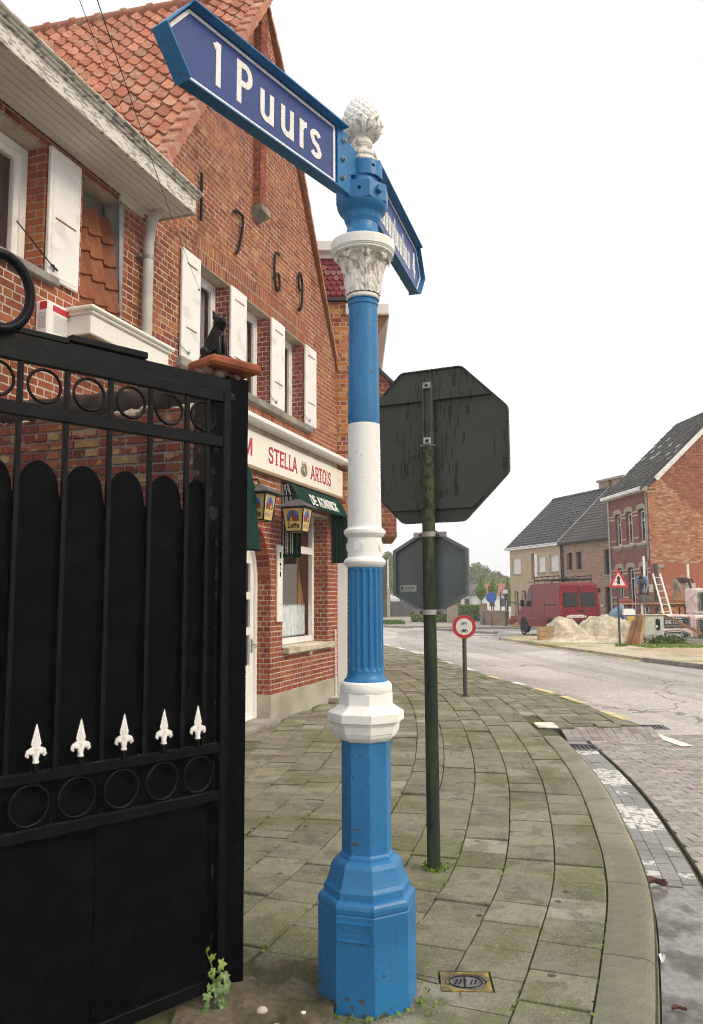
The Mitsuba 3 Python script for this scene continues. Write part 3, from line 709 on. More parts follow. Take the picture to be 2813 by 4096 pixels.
# door: white, arched, set back in its brick jambs
dr_ = part(cafe, 'door', FW(prism(arch.buffer(-.005).difference(sg.box(-5, -1, 5, .05)).difference(shapely.union_all([sg.box(-1.0, 1.25, -.16, 1.62), sg.box(-1.0, .75, -.16, 1.15), sg.box(-1.0, 1.72, -.16, 2.1)])), -.275, -.222)), 'm_white_plain')
part(dr_, 'glass', FW(box(-1.02, -.14, -.262, -.255, .74, 2.12)), 'm_glass_dark')
part(dr_, 'frame', FW(prism(arch.difference(arch.buffer(-.07)).difference(sg.box(-5, -1, 5, .05)), -.222, -.19)), 'm_white_plain')
part(dr_, 'handle', FW(cat([tube([(-.12, -.20, 1.02), (-.12, -.15, 1.02), (-.02, -.15, 1.02)], .008, 6), box(-.14, -.10, -.222, -.21, .92, 1.1)])), 'm_bolt')
part(cafe, 'doorstep', FW(cbox(-1.24, .01, -.22, .16, -.02, .045, .008)), 'm_stone')
gp_ = part(cafe, 'gas_pipe', FW(tube([(2.48, .03, .0), (2.48, .03, 1.13)], .014, 8)), 'm_white_plain')
# roof: pantiles on the left slope, verge tiles on both rakes
rd = az(-77.0)                                       # ridge runs back from the street
apex = FW(np.array([-.38, .06, 10.16]))
eave = FW(np.array([-3.42, .06, 5.62]))
down = (eave - apex); SL = np.linalg.norm(down); down /= SL
nrm = np.cross(rd, down); nrm /= np.linalg.norm(nrm); nrm *= np.sign(nrm[2])
RF = Frame(apex, rd, down, nrm)                      # x back along the ridge, y down the slope, z out of the roof
def pantile(w=.205, L=.285):
    t = np.linspace(0, 1, 11)
    h = np.where(t < .62, -.020 * np.sin(np.pi * t / .62), .036 * np.sin(np.pi * (t - .62) / .38))
    v, th = [], .012
    for y, lift in ((0, 0.0), (L, .034)):
        for k in range(11): v.append([t[k] * w, y, h[k] + lift])
    for k in range(11): v.append([t[k] * w, L, h[k] + .034 - .03])
    q = [[k, k + 1, 12 + k, 11 + k] for k in range(10)] + [[11 + k, 12 + k, 23 + k, 22 + k] for k in range(10)]
    return M(v, q)
PT = pantile()
tiles = []
RDEPTH = 3.95
NR = int((SL - .30) / .245)
for r in range(NR):
    for c in range(int(RDEPTH / .2)):
        m = move(rotz(PT, rng.normal(0, .8)), (c * .2 - .02 + rng.normal(0, .003), r * .245 + .03, .03 + rng.normal(0, .003)))
        tiles.append((RF(m), (rng.random(), rng.random())))
pieces(cafe, 'roof_tile', tiles, 'm_tile', keep=300)
part(cafe, 'roof', RF(box(-.02, RDEPTH, .02, SL - .02, -.12, 0.0)), 'm_wood')
rs = FW(np.array([2.62, .04, 5.55])) - apex
RS = np.linalg.norm(rs); rsd = rs / RS
vt = []
for r in range(NR):                                   # left verge: tiles with a turned-down flap on the gable
    y = r * .245 + .03
    m = cat([box(-.11, .02, y, y + .28, .03, .05), hull([(-.11, y + .26, .072), (.03, y + .26, .082), (-.11, y + .285, .05), (.03, y + .285, .05), (-.11, y, .05), (.03, y, .05), (-.11, y + .02, .04), (.03, y + .27, .04)]),
             hull([(-.125, y, .05), (-.105, y, .05), (-.125, y + .285, .075), (-.105, y + .285, .075), (-.125, y, -.07), (-.105, y, -.07), (-.125, y + .285, -.05), (-.105, y + .285, -.05)])])
    vt.append((RF(m), (rng.random() * .6, rng.random())))
pieces(cafe, 'verge_tile', vt, 'm_tile', keep=40)
rk = [(-.38, 10.16), (.19, 9.52), (1.04, 8.24), (1.40, 7.61), (2.12, 6.39), (2.60, 5.62)]
rl = np.r_[0, np.cumsum([math.dist(a, b) for a, b in zip(rk[:-1], rk[1:])])]
rvt = []
for x in np.arange(0, rl[-1] - .2, .27):
    a = [np.interp(x, rl, [p[k] for p in rk]) for k in (0, 1)]; b = [np.interp(x + .27, rl, [p[k] for p in rk]) for k in (0, 1)]
    rvt.append((FW(bar((a[0] + .012, -.11, a[1] + .0), (b[0] + .03, -.11, b[1] + .012), .32, .045, up=(.8, 0, .6))), (rng.random() * .6, rng.random())))
pieces(cafe, 'verge_tile', rvt, 'm_tile', keep=40)
part(cafe, 'rake_mortar', FW(cat([bar((a[0] - .02, -.02, a[1] - .045), (b[0] - .02, -.02, b[1] - .045), .05, .07, up=(.8, 0, .6)) for a, b in zip(rk[:-1], rk[1:])])), 'm_stone')
for x in np.arange(.1, RDEPTH, .42):                  # ridge tiles with raised collars
    c0 = RF(np.array([x, 0, .03])); c1 = RF(np.array([x + .40, 0, .03]))
    part(cafe, 'ridge_tile', cat([tube([c0, c1], .085, 12), tube([c1 - rd * .03, c1 + rd * .04], .105, 12)]), 'm_tile', smooth=40, uv=None)
part(cafe, 'right_roof', cat([M([apex, apex + rd * RDEPTH, apex + rd * RDEPTH + rsd * RS - (0, 0, .06), apex + rsd * RS - (0, 0, .06)], [[0, 1, 2, 3]])]), 'm_tile_panel')
part(cafe, 'back_wall', FW(box(-3.0, 2.66, -4.1, -3.8, 0, 5.5)), 'm_mortar')
part(cafe, 'side_wall', FW(box(2.45, 2.665, -4.0, -.31, 0, 5.45)), 'm_brick_plain')
mat('m_brick_plain', f_tone((.30, .10, .06), (.24, .08, .05), 3, grain=.4), .9, .15)

# ------------------------------------------------------------------ signboard, hoods, lanterns, menu board
sb = thing('shop_sign', 'long white beer signboard with red capitals and an ornament under a white ledge', 'sign')
part(sb, 'board', FW(cbox(-2.6, 2.78, .0, .06, 3.33, 3.78, .008)), 'm_cream')
part(sb, 'bottom_trim', FW(cbox(-2.6, 2.78, .0, .075, 3.285, 3.328, .006)), 'm_wood_trim')
mat('m_wood_trim', (.32, .24, .15), .7, .2)
part(sb, 'ledge', FW(cat([cbox(-2.7, 2.86, .0, .21, 3.875, 3.955, .02)])), 'm_white_plain')
def serif(s, x0, x1, z, h):
    return FW.off(x0, .06, z)(text(s, h, .004, True, x1 - x0))
for s, x0, x1 in (('S', -.22, -.06), ('T', -.04, .13), ('E', .16, .29), ('L', .32, .45), ('L', .48, .60), ('A', .60, .78)):
    part(sb, 'letter', cat([serif(s, x0, x1, 3.452, .215)] + ([FW.off(0, .06)(box(x0 - .012, x0 + .05, 0, .004, 3.452, 3.466)), FW.off(0, .06)(box(x0 - .012, x0 + .05, 0, .004, 3.652, 3.667))] if s in 'EL' else [FW.off(0, .06)(box((x0 + x1) / 2 - .045, (x0 + x1) / 2 + .045, 0, .004, 3.452, 3.466))] if s == 'T' else [FW.off(0, .06)(cat([box(x - .03, x + .03, 0, .004, 3.452, 3.466) for x in (x0 + .015, x1 - .015)]))] if s == 'A' else [])), 'm_red_text')
for s, x0, x1 in (('A', 1.31, 1.48), ('R', 1.51, 1.65), ('T', 1.66, 1.80), ('O', 1.81, 1.98), ('I', 2.0, 2.04), ('S', 2.07, 2.19)):
    part(sb, 'letter', cat([serif(s, x0, x1, 3.442, .215)] + ([FW.off(0, .06)(box((x0 + x1) / 2 - .045, (x0 + x1) / 2 + .045, 0, .004, 3.442, 3.456))] if s in 'TI' else [FW.off(0, .06)(cat([box(x - .03, x + .03, 0, .004, 3.442, 3.456) for x in (x0 + .015, x1 - .015)]))] if s in 'AR' else [])), 'm_red_text')
part(sb, 'letter', serif('M', -.98, -.72, 3.46, .215), 'm_red_text')
orn = [tube([(1.045 + a * math.cos(t) , .062, 3.545 + b * math.sin(t)) for t in np.linspace(t0, t1, 12)], .009, 5) for a, b, t0, t1 in ((.06, .085, 0, 6.28), (.13, .06, 3.3, 6.1), (.14, .10, 3.6, 5.8), (.035, .05, 0, 6.28), (.10, .11, -.4, .9), (.10, .11, 2.3, 3.6))]
orn += [tube([(x, .062, 3.60), (x + d, .062, 3.66)], .008, 5) for x, d in ((1.0, -.03), (1.045, 0), (1.09, .03))]
orn += [tube([(1.045 + s * .02, .062, 3.46), (1.045 + s * .13, .062, 3.50 + .02 * k)], .007, 5) for s in (-1, 1) for k in range(3)]
part(sb, 'ornament', FW(cat(orn)), 'm_gold')
hood = thing('awning', 'dark green cloth hood over the bar window lettered in white', 'awning')
prof = [(.02, 3.275), (.10, 3.25), (.17, 3.18), (.24, 3.06), (.285, 2.94)]
part(hood, 'front', FW(surf(lambda U, V: (.36 + 2.02 * U, np.interp(V, np.linspace(0, 1, 5), [p[0] for p in prof]) + .008 * np.sin(U * 44) * V, np.interp(V, np.linspace(0, 1, 5), [p[1] for p in prof])), 60, 9)), 'm_canvas', smooth=True)
for s, nm in ((.36, 'left'), (2.38, 'right')):
    g = sg.Polygon([(0, 3.27)] + prof + [(.30, 2.20), (.02, 2.24)])
    C = Frame(FW(np.array([s, 0, 0])), FW.R[1], -FW.R[0])
    ck = part(hood, 'cheek', C(surf(lambda U, V: (U * np.interp(V, [0, .62, .75, .88, 1], [.30, .29, .25, .18, .02]), .012 * np.sin(U * 26), 2.2 + V * 1.07), 40, 14)), 'm_canvas', smooth=True)
    if nm == 'left':
        part(ck, 'stripe', C(cat([surf(lambda U, V, x=x: ((x + .012 * U) * np.interp(V, [0, .6, .8, 1], [1, 1, .9, .6]), .016 + .012 * np.sin((x) / .3 * 26), 2.25 + V * .98), 2, 8) for x in (.03, .065, .10, .135, .17)])), 'm_sign_white')
th = math.atan2(.285 - .17, 3.18 - 2.94)
TX = Frame(FW(np.array([.86, .268, 2.985])), FW.R[0], FW.R[1] * math.cos(th) + np.array([0, 0, math.sin(th)]), -FW.R[1] * math.sin(th) + np.array([0, 0, math.cos(th)]))
for s, x0, w in (('D', 0, .11), ('E', .13, .09), ('K', .31, .12), ('O', .44, .13), ('N', .58, .12), ('I', .72, .03), ('N', .77, .12), ('C', .90, .11), ('K', 1.02, .12)):
    part(hood, 'letter', TX(move(text(s, .165, .004, True, w), (x0, .012, 0))), 'm_sign_white')
hood2 = thing('awning', 'dark green curved cloth hood just right of the black gate post', 'awning')
p2 = [(.0, 3.33), (.2, 3.30), (.33, 3.22), (.38, 3.13), (.43, 2.94), (.46, 2.6), (.51, 2.19)]
part(hood2, 'front', FW(surf(lambda U, V: (-2.95 + 1.55 * U, np.interp(V, np.linspace(0, 1, 7), [p[0] for p in p2]), np.interp(V, np.linspace(0, 1, 7), [p[1] for p in p2])), 30, 20)), 'm_canvas', smooth=True)
part(hood2, 'cheek', Frame(FW(np.array([-1.4, 0, 0])), FW.R[1], -FW.R[0])(prism(p2 + [(.0, 2.25)], -.004, .004)), 'm_canvas')
part(hood2, 'frame_bar', FW(tube([(-1.39, .515, 2.19), (-1.39, .0, 2.23)], .012, 6)), 'm_iron')
def lantern(key_label, cs, cy, zb=2.53, left=False):
    t = thing('wall_lantern', key_label, 'lantern', 'yellow beer lanterns beside the cafe door')
    hb, ht = .115, .155
    L = FW.off(cs, cy, zb)
    body = hull([(sx * hb, sy * hb, 0) for sx in (-1, 1) for sy in (-1, 1)] + [(sx * ht, sy * ht, .31) for sx in (-1, 1) for sy in (-1, 1)])
    part(t, 'glass_box', L(body), 'm_lamp_glass')
    for sx in (-1, 1):
        for sy in (-1, 1): part(t, 'edge_bar', L(bar((sx * hb, sy * hb, -.005), (sx * ht, sy * ht, .315), .014, .014, up=(0, 1, 0))), 'm_iron')
    rim = lambda h, z, w=.016: cat([bar((-h, -h, z), (h, -h, z), w), bar((h, -h, z), (h, h, z), w), bar((h, h, z), (-h, h, z), w), bar((-h, h, z), (-h, -h, z), w)])
    part(t, 'rim', L(rim(hb, -.003)), 'm_iron'); part(t, 'rim', L(rim(ht, .315)), 'm_iron')
    rf = part(t, 'roof', L(hull([(sx * .215, sy * .215, .325) for sx in (-1, 1) for sy in (-1, 1)] + [(sx * .205, sy * .205, .345) for sx in (-1, 1) for sy in (-1, 1)] + [(0, 0, .455)])), 'm_shingle_lamp')
    for k, (h, z) in enumerate(((.20, .35), (.145, .381), (.09, .411))):
        part(rf, 'shingle', L(cat([hull([(s1 * h if ax else x, x if ax else s1 * h, z), (s1 * h * 1.1 if ax else x, x if ax else s1 * h * 1.1, z - .022), (s1 * h if ax else x + .05, x + .05 if ax else s1 * h, z), (s1 * h * 1.1 if ax else x + .05, x + .05 if ax else s1 * h * 1.1, z - .022), (s1 * h * .9 if ax else x, x if ax else s1 * h * .9, z + .01)]) for ax in (0, 1) for s1 in (-1, 1) for x in np.arange(-h, h - .03, .06)])), 'm_shingle_lamp')
    part(rf, 'finial', L(ico((0, 0, .46), .012, 1)), 'm_iron')
    part(t, 'bracket', L(tube([(0, -cy, .20), (0, -cy, .50), (0, -cy + .02, .50), (0, -.02, .50), (0, 0, .46)], .011, 6)), 'm_iron')
    tilt = math.atan2(ht - hb, .31)
    ca, sa = math.cos(tilt), math.sin(tilt)
    # badge on the face towards us and on the face towards the street: a blue arch with a brick abbey, lettering under it
    for nm, X, Y in (('front', FW.R[1], -FW.R[0]), ('side', -FW.R[0], FW.R[1])):
        o = L(np.array([0, 0, 0])) + Y * (hb + .004)
        B = Frame(o, X, Y * ca - np.array([0, 0, 1]) * sa, Y * sa + np.array([0, 0, 1]) * ca)
        bg = part(t, 'badge', B(prism([(-.088, .13)] + [(.088 * math.cos(a), .195 + .085 * math.sin(a)) for a in np.linspace(0, math.pi, 17)][::1] + [(-.088, .13)] if False else [(-.088, .135), (.088, .135)] + [(.088 * math.cos(a), .195 + .085 * math.sin(a)) for a in np.linspace(0, math.pi, 17)], 0, .003)), 'm_lamp_blue')
        part(bg, 'abbey', B(prism(sg.Polygon([(-.05, .136), (.082, .136), (.082, .175), (.055, .20), (.02, .20), (.02, .225), (-.008, .262), (-.036, .225), (-.036, .20), (-.05, .18)]), .003, .006)), 'm_lamp_brick')
        part(bg, 'abbey_roof', B(cat([prism(sg.Polygon([(.02, .2), (.058, .2), (.085, .176), (.02, .176)]), .006, .008), prism(sg.Polygon([(-.036, .225), (.02, .225), (-.008, .262)]), .006, .008)])), 'm_lamp_brown')
        part(bg, 'abbey_tower', B(prism(sg.Polygon([(-.036, .136), (-.012, .136), (-.012, .18), (-.024, .192), (-.036, .18)]), .006, .008)), 'm_lamp_glass')
        part(bg, 'trees', B(prism(sg.Polygon([(-.086, .136), (-.05, .136), (-.05, .165), (-.07, .185), (-.086, .165)]), .003, .006)), 'm_lamp_green')
        lt = move(text('Leffe', .062, .003, True, .165), (-.08, 0, .045))
        lt = (lt[0] + np.stack([(lt[0][:, 2] - .05) * .12, 0 * lt[0][:, 0], 0 * lt[0][:, 0]], 1), lt[1])
        part(t, 'lettering', B(lt), 'm_iron' if nm == 'front' else 'm_lettering_pale')
    return t
mat('m_lettering_pale', (.48, .42, .30), .5, .3)
lantern('yellow beer lantern hanging before the green bar window hood', .10, .345)
lantern('yellow beer lantern half hidden behind the green hood by the gate post', -1.22, .40, 2.56)
mb = thing('menu_board', 'narrow white upright board with black marks on the brick pier by the bar window', 'board')
part(mb, 'board', FW(cbox(.17, .345, .0, .03, 1.31, 2.36, .006)), 'm_cream')
part(mb, 'mark', FW(cat([box(.235, .285, .03, .033, 2.18, 2.27), box(.24, .28, .03, .033, 2.08, 2.12), box(.255, .27, .03, .033, 2.02, 2.06), box(.245, .275, .03, .033, 1.93, 2.0)])), 'm_iron')
part(mb, 'screw', FW(cat([ico((.26, .032, 1.36), .007, 1), ico((.26, .032, 1.55), .007, 1)])), 'm_iron')

# ================================================================== THE HOUSE LEFT OF THE CAFÉ
lh = thing('brick_house', 'low brick house with deep boarded eaves at the upper left', 'house')
lpoly = sg.box(-8.0, 0, -3.03, 5.62)
lop = [sg.box(-5.9, 4.36, -4.63, 5.47), sg.box(-4.13, 4.1, -3.53, 5.5)]
lwall = lpoly.difference(shapely.union_all(lop))
part(lh, 'wall', FW(prism(lwall, -.35, -.0035)), 'm_mortar')
lb = brickwork(FW, lwall.difference(sg.box(-9, -1, -3, 2.4)), zo=.02, so=.05)
for F_, d in ((Frame(FW(np.array([-4.63, -.2, 0])), FW.R[1], -FW.R[0]), .2), (Frame(FW(np.array([-3.53, -.34, 0])), FW.R[1], -FW.R[0]), .0)):
    if d: lb += brickwork(F_, sg.box(0, 4.36, d - .002, 5.47), y0=-.006, y1=.004, bond='stretcher', L=.19, zo=.02)
pieces(lh, 'brick', lb, 'm_brick', keep=300)
lw = part(lh, 'window', FW(prism(ring(-5.88, 4.37, -4.64, 5.46, .07), -.26, -.18)), 'm_frame_white')
part(lw, 'sash', FW(prism(ring(-5.81, 4.44, -4.71, 5.39, .06), -.25, -.20)), 'm_frame_white')
part(lw, 'pane', FW(M([[-5.75, -.225, 4.5], [-4.77, -.225, 4.5], [-4.77, -.225, 5.33], [-5.75, -.225, 5.33]], [[0, 1, 2, 3]])), 'm_pane')
part(lh, 'room', FW(room(-6.2, -4.4, -3.2, -.351, 4.0, 5.54)), 'm_room')
part(lh, 'window_sill', FW(cbox(-6.0, -4.47, -.19, .06, 4.285, 4.355, .006)), 'm_stone')
ls = part(lh, 'shutter', FW(cbox(-4.62, -4.215, .015, .05, 4.33, 5.49, .006)), 'm_frame_white')
part(ls, 'panel', FW(cat([box(-4.585, -4.25, .05, .056, 4.36, 5.38)])), 'm_frame_white')
part(ls, 'hinge_strap', FW(box(-4.55, -4.28, .056, .060, 4.86, 4.875)), 'm_wood')
part(ls, 'stay', FW(cat([tube([(-5.05, .10, 4.60), (-4.57, .075, 4.41)], .006, 5), tube([(-4.60, .07, 4.43), (-4.53, .08, 4.40)], .01, 5), tube([(-4.57, .075, 4.38), (-4.57, .075, 4.44)], .006, 5)])), 'm_iron')
# recess hung with pantiles that leans back under the eaves, lead cheek beside it
tp = part(lh, 'tile_recess', FW(hull([(-4.13, -.03, 4.1), (-3.53, -.03, 4.1), (-4.13, -.20, 5.5), (-3.53, -.20, 5.5), (-4.13, -.40, 4.1), (-3.53, -.40, 4.1)])), 'm_mortar_grey')
a_ = np.array([0, -.17, 1.4]); a_ /= np.linalg.norm(a_)
TP = Frame(FW(np.array([-4.14, -.02, 4.12])), FW.R[0], FW.R[1] * a_[1] + np.array([0, 0, a_[2]]), FW.R[1] * a_[2] - np.array([0, 0, a_[1]]))
for r in range(5):
    for c in range(3):
        m = pantile(.205, .285); m = (m[0] * [1, -1, 1] + [c * .2, r * .235 + .285, .02], m[1])
        part(tp, 'hung_tile', TP(m), 'm_tile_panel', smooth=40)
part(lh, 'lead_cheek', FW(hull([(-3.535, 0.004, 5.5), (-3.535, -.2, 5.5), (-3.545, -.02, 4.15), (-3.535, 0.004, 4.15), (-3.57, -.02, 4.2), (-3.60, -.17, 5.5)])), 'm_zinc')
part(lh, 'lead_flashing', FW(hull([(-3.60, .006, 5.48), (-3.515, .006, 5.48), (-3.60, .012, 5.48), (-3.515, .012, 5.48), (-3.545, .006, 4.2), (-3.515, .006, 4.2), (-3.545, .012, 4.2), (-3.515, .012, 4.2)])), 'm_zinc')
cn = part(lh, 'canopy', FW(cat([cbox(-4.42, -3.2, .0, .35, 3.86, 4.03, .008)])), 'm_cream')
part(cn, 'moulding', FW(cat([cbox(-4.44, -3.18, .0, .375, 4.032, 4.06, .008), cbox(-4.465, -3.155, .0, .40, 4.06, 4.10, .012)])), 'm_cream')
part(cn, 'soffit', FW(box(-4.40, -3.22, .01, .335, 3.85, 3.859)), 'm_wood_trim')
dp = part(lh, 'downpipe', FW(tube([(-3.2, .09, 0), (-3.2, .09, 5.2), (-3.2, .12, 5.45), (-3.2, .25, 5.62)], .052, 16)), 'm_pipe', smooth=40)
for z in (4.0, 5.05): part(dp, 'bracket', FW(cat([lathe([(z, .06), (z + .035, .06)], 16, o=(-3.2, .09, 0)), box(-3.29, -3.11, .0, .05, z + .005, z + .03)])), 'm_zinc')
for i in range(6):                                     # soffit boards
    y = .02 + i * .077
    part(lh, 'soffit_board', FW(cbox(-8, -3.02, y, y + .071, 5.555, 5.575, .005)), 'm_soffit')
part(lh, 'soffit_void', FW(box(-8, -3.03, .0, .48, 5.577, 5.60)), 'm_soffit')
fs = part(lh, 'fascia', FW(cbox(-8, -3.005, .485, .515, 5.545, 5.70, .004)), 'm_fascia')
part(fs, 'moulding', FW(cat([cbox(-8, -2.995, .485, .54, 5.70, 5.722, .005), cbox(-8, -2.985, .485, .565, 5.722, 5.742, .006), cbox(-8, -2.975, .48, .595, 5.742, 5.765, .006)])), 'm_fascia')
part(fs, 'end_board', FW(cbox(-3.02, -2.99, .0, .486, 5.548, 5.70, .004)), 'm_fascia')
part(fs, 'cover_batten', FW(box(-3.6, -3.2, .0, .03, 5.50, 5.553)), 'm_soffit')
part(lh, 'roof', FW(box(-8, -3.03, -4, .48, 5.60, 5.72)), 'm_zinc')
ab = thing('alarm_box', 'white alarm box with a red band on the brick wall above the gate', 'alarm box')
part(ab, 'case', FW(cbox(-4.69, -4.43, .0, .13, 3.79, 4.09, .015)), 'm_white_plain')
part(ab, 'red_band', FW(cat([box(-4.63, -4.432, .13, .133, 4.01, 4.06), box(-4.693, -4.690, .05, .12, 4.01, 4.075)])), 'm_red')
part(ab, 'small_print', FW(cat([box(-4.62, -4.45, .13, .132, 3.98 - k * .013, 3.983 - k * .013) for k in range(12)] + [box(-4.692, -4.690, .03, .11, 3.98 - k * .013, 3.984 - k * .013) for k in range(11)])), 'm_print')
mat('m_print', (.35, .35, .36), .6, .2)

# ================================================================== THE CORNER HOUSE BEYOND THE CAFÉ
ch = thing('corner_house', 'tall orange brick house behind the signpost with red scalloped slates and white cornices', 'house')
NW = Frame((0, 13.5, 0), (1, 0, 0), (0, -1, 0))         # its side wall faces us
side = sg.box(-4.5, 0, .44, 6.78)
part(ch, 'wall', NW(prism(side, -.3, -.0035)), 'm_mortar')
nb = brickwork(NW, side.difference(sg.box(-9, 0, 9, 2.4)).intersection(sg.box(-.9, 0, 1, 7)), c=.078, bh=.066, L=.20, H=.095, zo=.02)
pieces(ch, 'brick', nb, 'm_brick_orange', keep=300)
part(ch, 'white_render', NW(cbox(-.6, .445, -.006, .012, 0, 2.38, .004)), 'm_white_plain')
part(ch, 'front_wall', slab_poly([(.44, 13.5), (.43, 13.5), (-.9, 22), (-.88, 22)], 0, 6.78), 'm_brick_plain')
ms = part(ch, 'mansard', NW(box(-4.5, .42, -.5, .02, 6.84, 7.6)), 'm_slate_red')
mat('m_slate_red', (.20, .045, .05), .8, .2)
sl = []
for r in range(8):
    for c in range(14):
        x = -.98 + c * .105 + (r % 2) * .052; z = 7.58 - r * .092
        if x + .05 > .43: continue
        q = [(x - .05, z + .04), (x - .05, z)] + [(x - .05 * math.cos(a), z - .055 * math.sin(a)) for a in np.linspace(0, math.pi, 9)] + [(x + .05, z + .04)]
        m = prism(q, .02, .03); v = m[0].copy(); v[:, 1] += (z + .04 - v[:, 2]) * .16
        sl.append((NW((v, m[1])), (rng.random(), rng.random())))
def _fish(p, n, uv): return ramp(uv.x, [(.6, (.27, .055, .065)), (.85, (.22, .05, .055)), (1, (.33, .16, .16))]) * (.8 + .4 * noise(p.x * 50, 3, p.z * 50))
mat('m_fish', mikit.proc(_fish), .7, .25)
pieces(ch, 'slate', sl, 'm_fish', keep=300)
part(ch, 'mansard_foot', NW(cat([box(-4.5, .47, -.3, .07, 6.79, 6.84)])), 'm_slate')
part(ch, 'top_cornice', NW(cat([cbox(-4.5, .60, -.5, .16, 7.64, 7.84, .02), box(-4.5, .5, -.5, .06, 7.55, 7.64)])), 'm_white_plain')
ec = part(ch, 'eaves_cornice', NW(cat([cbox(-.09, .68, -9, .05, 6.53, 6.74, .02)])), 'm_white_plain')
part(ec, 'closing_board', NW(hull([(.43, .0, 6.52), (.67, .0, 6.52), (.43, .0, 6.12), (.43, -.05, 6.52), (.67, -.05, 6.52), (.43, -.05, 6.12)])), 'm_wood')
by_ = part(ch, 'bay', NW(prism([(.44, 2.70), (.765, 2.70), (.765, 5.27), (.66, 5.38), (.44, 5.60)], -1.8, -.013)), 'm_mortar')
bb = brickwork(NW.off(0, -.006), sg.Polygon([(.44, 2.71), (.765, 2.71), (.765, 5.25), (.44, 5.57)]), c=.078, bh=.066, L=.20, H=.095, zo=.02)
pieces(ch, 'bay_brick', bb, 'm_brick', keep=120)
part(ch, 'bay_roof', NW(bar((.40, -.9, 5.64), (.80, -.9, 5.25), 1.9, .05)), 'm_slate')
part(ch, 'bay_floor', NW(box(.44, .77, -1.8, 0, 2.665, 2.70)), 'm_wood')

# ================================================================== GATE, GATE POST, CAT, GARDEN WALL
GF = wall_frame((-.56, 3.45, 0), 45)                    # x along the gate towards the post, y towards the street
gate = thing('metal_gate', 'tall black iron gate with a row of rings, round-topped boards and small white spearheads', 'gate')
def rail(z0, z1, y=0, s0=-2.2, s1=-.01, t=.016): return GF(cbox(s0, s1, y - t, y + t, z0, z1, .003))
for z0, z1 in ((.79, .83), (.985, 1.023), (2.28, 2.33), (2.48, 2.53)): part(gate, 'rail', rail(z0, z1), 'm_black')
part(gate, 'rail', rail(.05, .10), 'm_black')
part(gate, 'weld_bead', GF(cat([ico((s, .012, z + .001), (.006 + .005 * rng.random(), .005, .003), 1) for z in (.831, 1.024) for s in np.arange(-1.1, -.02, .021)])), 'm_black_rust', kind='stuff')
part(gate, 'stile', GF(cbox(-.01, .027, -.02, .02, .03, 2.53, .003)), 'm_black')
bars = [-1.07, -.895, -.718, -.54, -.362, -.188, -.085]
for s in bars:
    part(gate, 'upright', GF(cbox(s - .0095, s + .0095, -.0095, .0095, 2.33, 2.48, .002)), 'm_black')
    part(gate, 'upright', GF(cbox(s - .0095, s + .0095, -.0095, .0095, 1.023, 2.28, .002)), 'm_black')
for s in (-.98, -.805, -.629, -.451, -.275, -.105):
    R_ = lambda z, r=.062: tube([(s + r * math.cos(a), 0, z + r * math.sin(a)) for a in np.linspace(0, 2 * math.pi, 40, endpoint=False)], .0062, 8, closed=True)
    part(gate, 'ring', GF(R_(2.405)), 'm_black', smooth=True)
    part(gate, 'ring', GF(R_(.908, .070)), 'm_black', smooth=True)
for s in (-1.155, -.98, -.805, -.629, -.451, -.275, -.118):
    w = .155 if s < -.2 else .12
    top = [(s + w / 2 * math.cos(a), 2.02 + .11 * math.sin(a)) for a in np.linspace(0, math.pi, 21)]
    bd = sg.Polygon([(s - w / 2 - .010, .08), (s + w / 2 + .010, .08), (s + w / 2 + .010, 1.985), (s + w / 2, 2.02)] + top[1:-1] + [(s - w / 2, 2.02), (s - w / 2 - .010, 1.985)])
    part(gate, 'board', GF(prism(bd, -.030, -.022)), 'm_black_board')
part(gate, 'backing_sheet', GF(box(-2.2, -.012, -.036, -.032, .08, 1.95)), 'm_black_board')
def spear(s):
    z = 1.055
    body = hull([(0, 0, .062), (.019, 0, .066), (-.019, 0, .066), (0, .011, .066), (0, -.011, .066), (.011, 0, .048), (-.011, 0, .048), (0, .006, .048), (0, -.006, .048), (.0015, 0, .134), (-.0015, 0, .134), (0, .0015, .134)])
    c = [body, lathe([(0, .011), (.004, .012), (.012, .008), (.04, .0085), (.05, .012)], 12)]
    for sg_ in (-1, 1):
        c.append(tube([(sg_ * .004, 0, .014), (sg_ * .008, 0, .034), (sg_ * .019, 0, .048), (sg_ * .028, 0, .042), (sg_ * .033, 0, .028), (sg_ * .027, 0, .022)], [.006, .007, .0085, .008, .0065, .004], 8))
        c.append(ico((sg_ * .018, .003, .038), (.008, .006, .010), 1))
    k = part(gate, 'spearhead', GF(move(cat(c), (s, .018, z))), 'm_frame_white', smooth=40)
    part(gate, 'spear_stem', GF(cbox(s - .007, s + .007, .010, .026, 1.02, 1.056, .002)), 'm_black')
for s in (-.97, -.795, -.629, -.455, -.281, -.122): spear(s)
for a0, off_, z0, r in ((0, -.985, 2.722, .115),):       # large scroll ring standing on the top rail
    part(gate, 'scroll', GF(tube([(off_ + r * math.cos(a), 0, z0 + r * 1.2 * math.sin(a)) for a in np.linspace(0, math.pi * 2, 48, endpoint=False)], .019, 10, closed=True)), 'm_black', smooth=True)
part(gate, 'top_plate', GF(cbox(-2.2, .055, -.05, -.02, 2.535, 2.60, .003)), 'm_black')
part(gate, 'top_plate', GF(cbox(-.70, -.37, -.06, -.012, 2.604, 2.632, .004)), 'm_black')
part(gate, 'top_plate', GF(cbox(-2.2, -.705, -.055, -.015, 2.59, 2.615, .004)), 'm_black')
part(gate, 'hinge', GF(cat([cyl((.03, -.01, z), (.03, -.01, z + .07), .014, 10) for z in (.35, 1.5, 2.2)] + [cbox(.0, .06, -.012, .004, 2.50, 2.53, .002)])), 'm_black_rust')
post = thing('gate_post', 'black gate post with a terracotta cap tile', 'post')
PO = GF.off(.0, .0, 0)
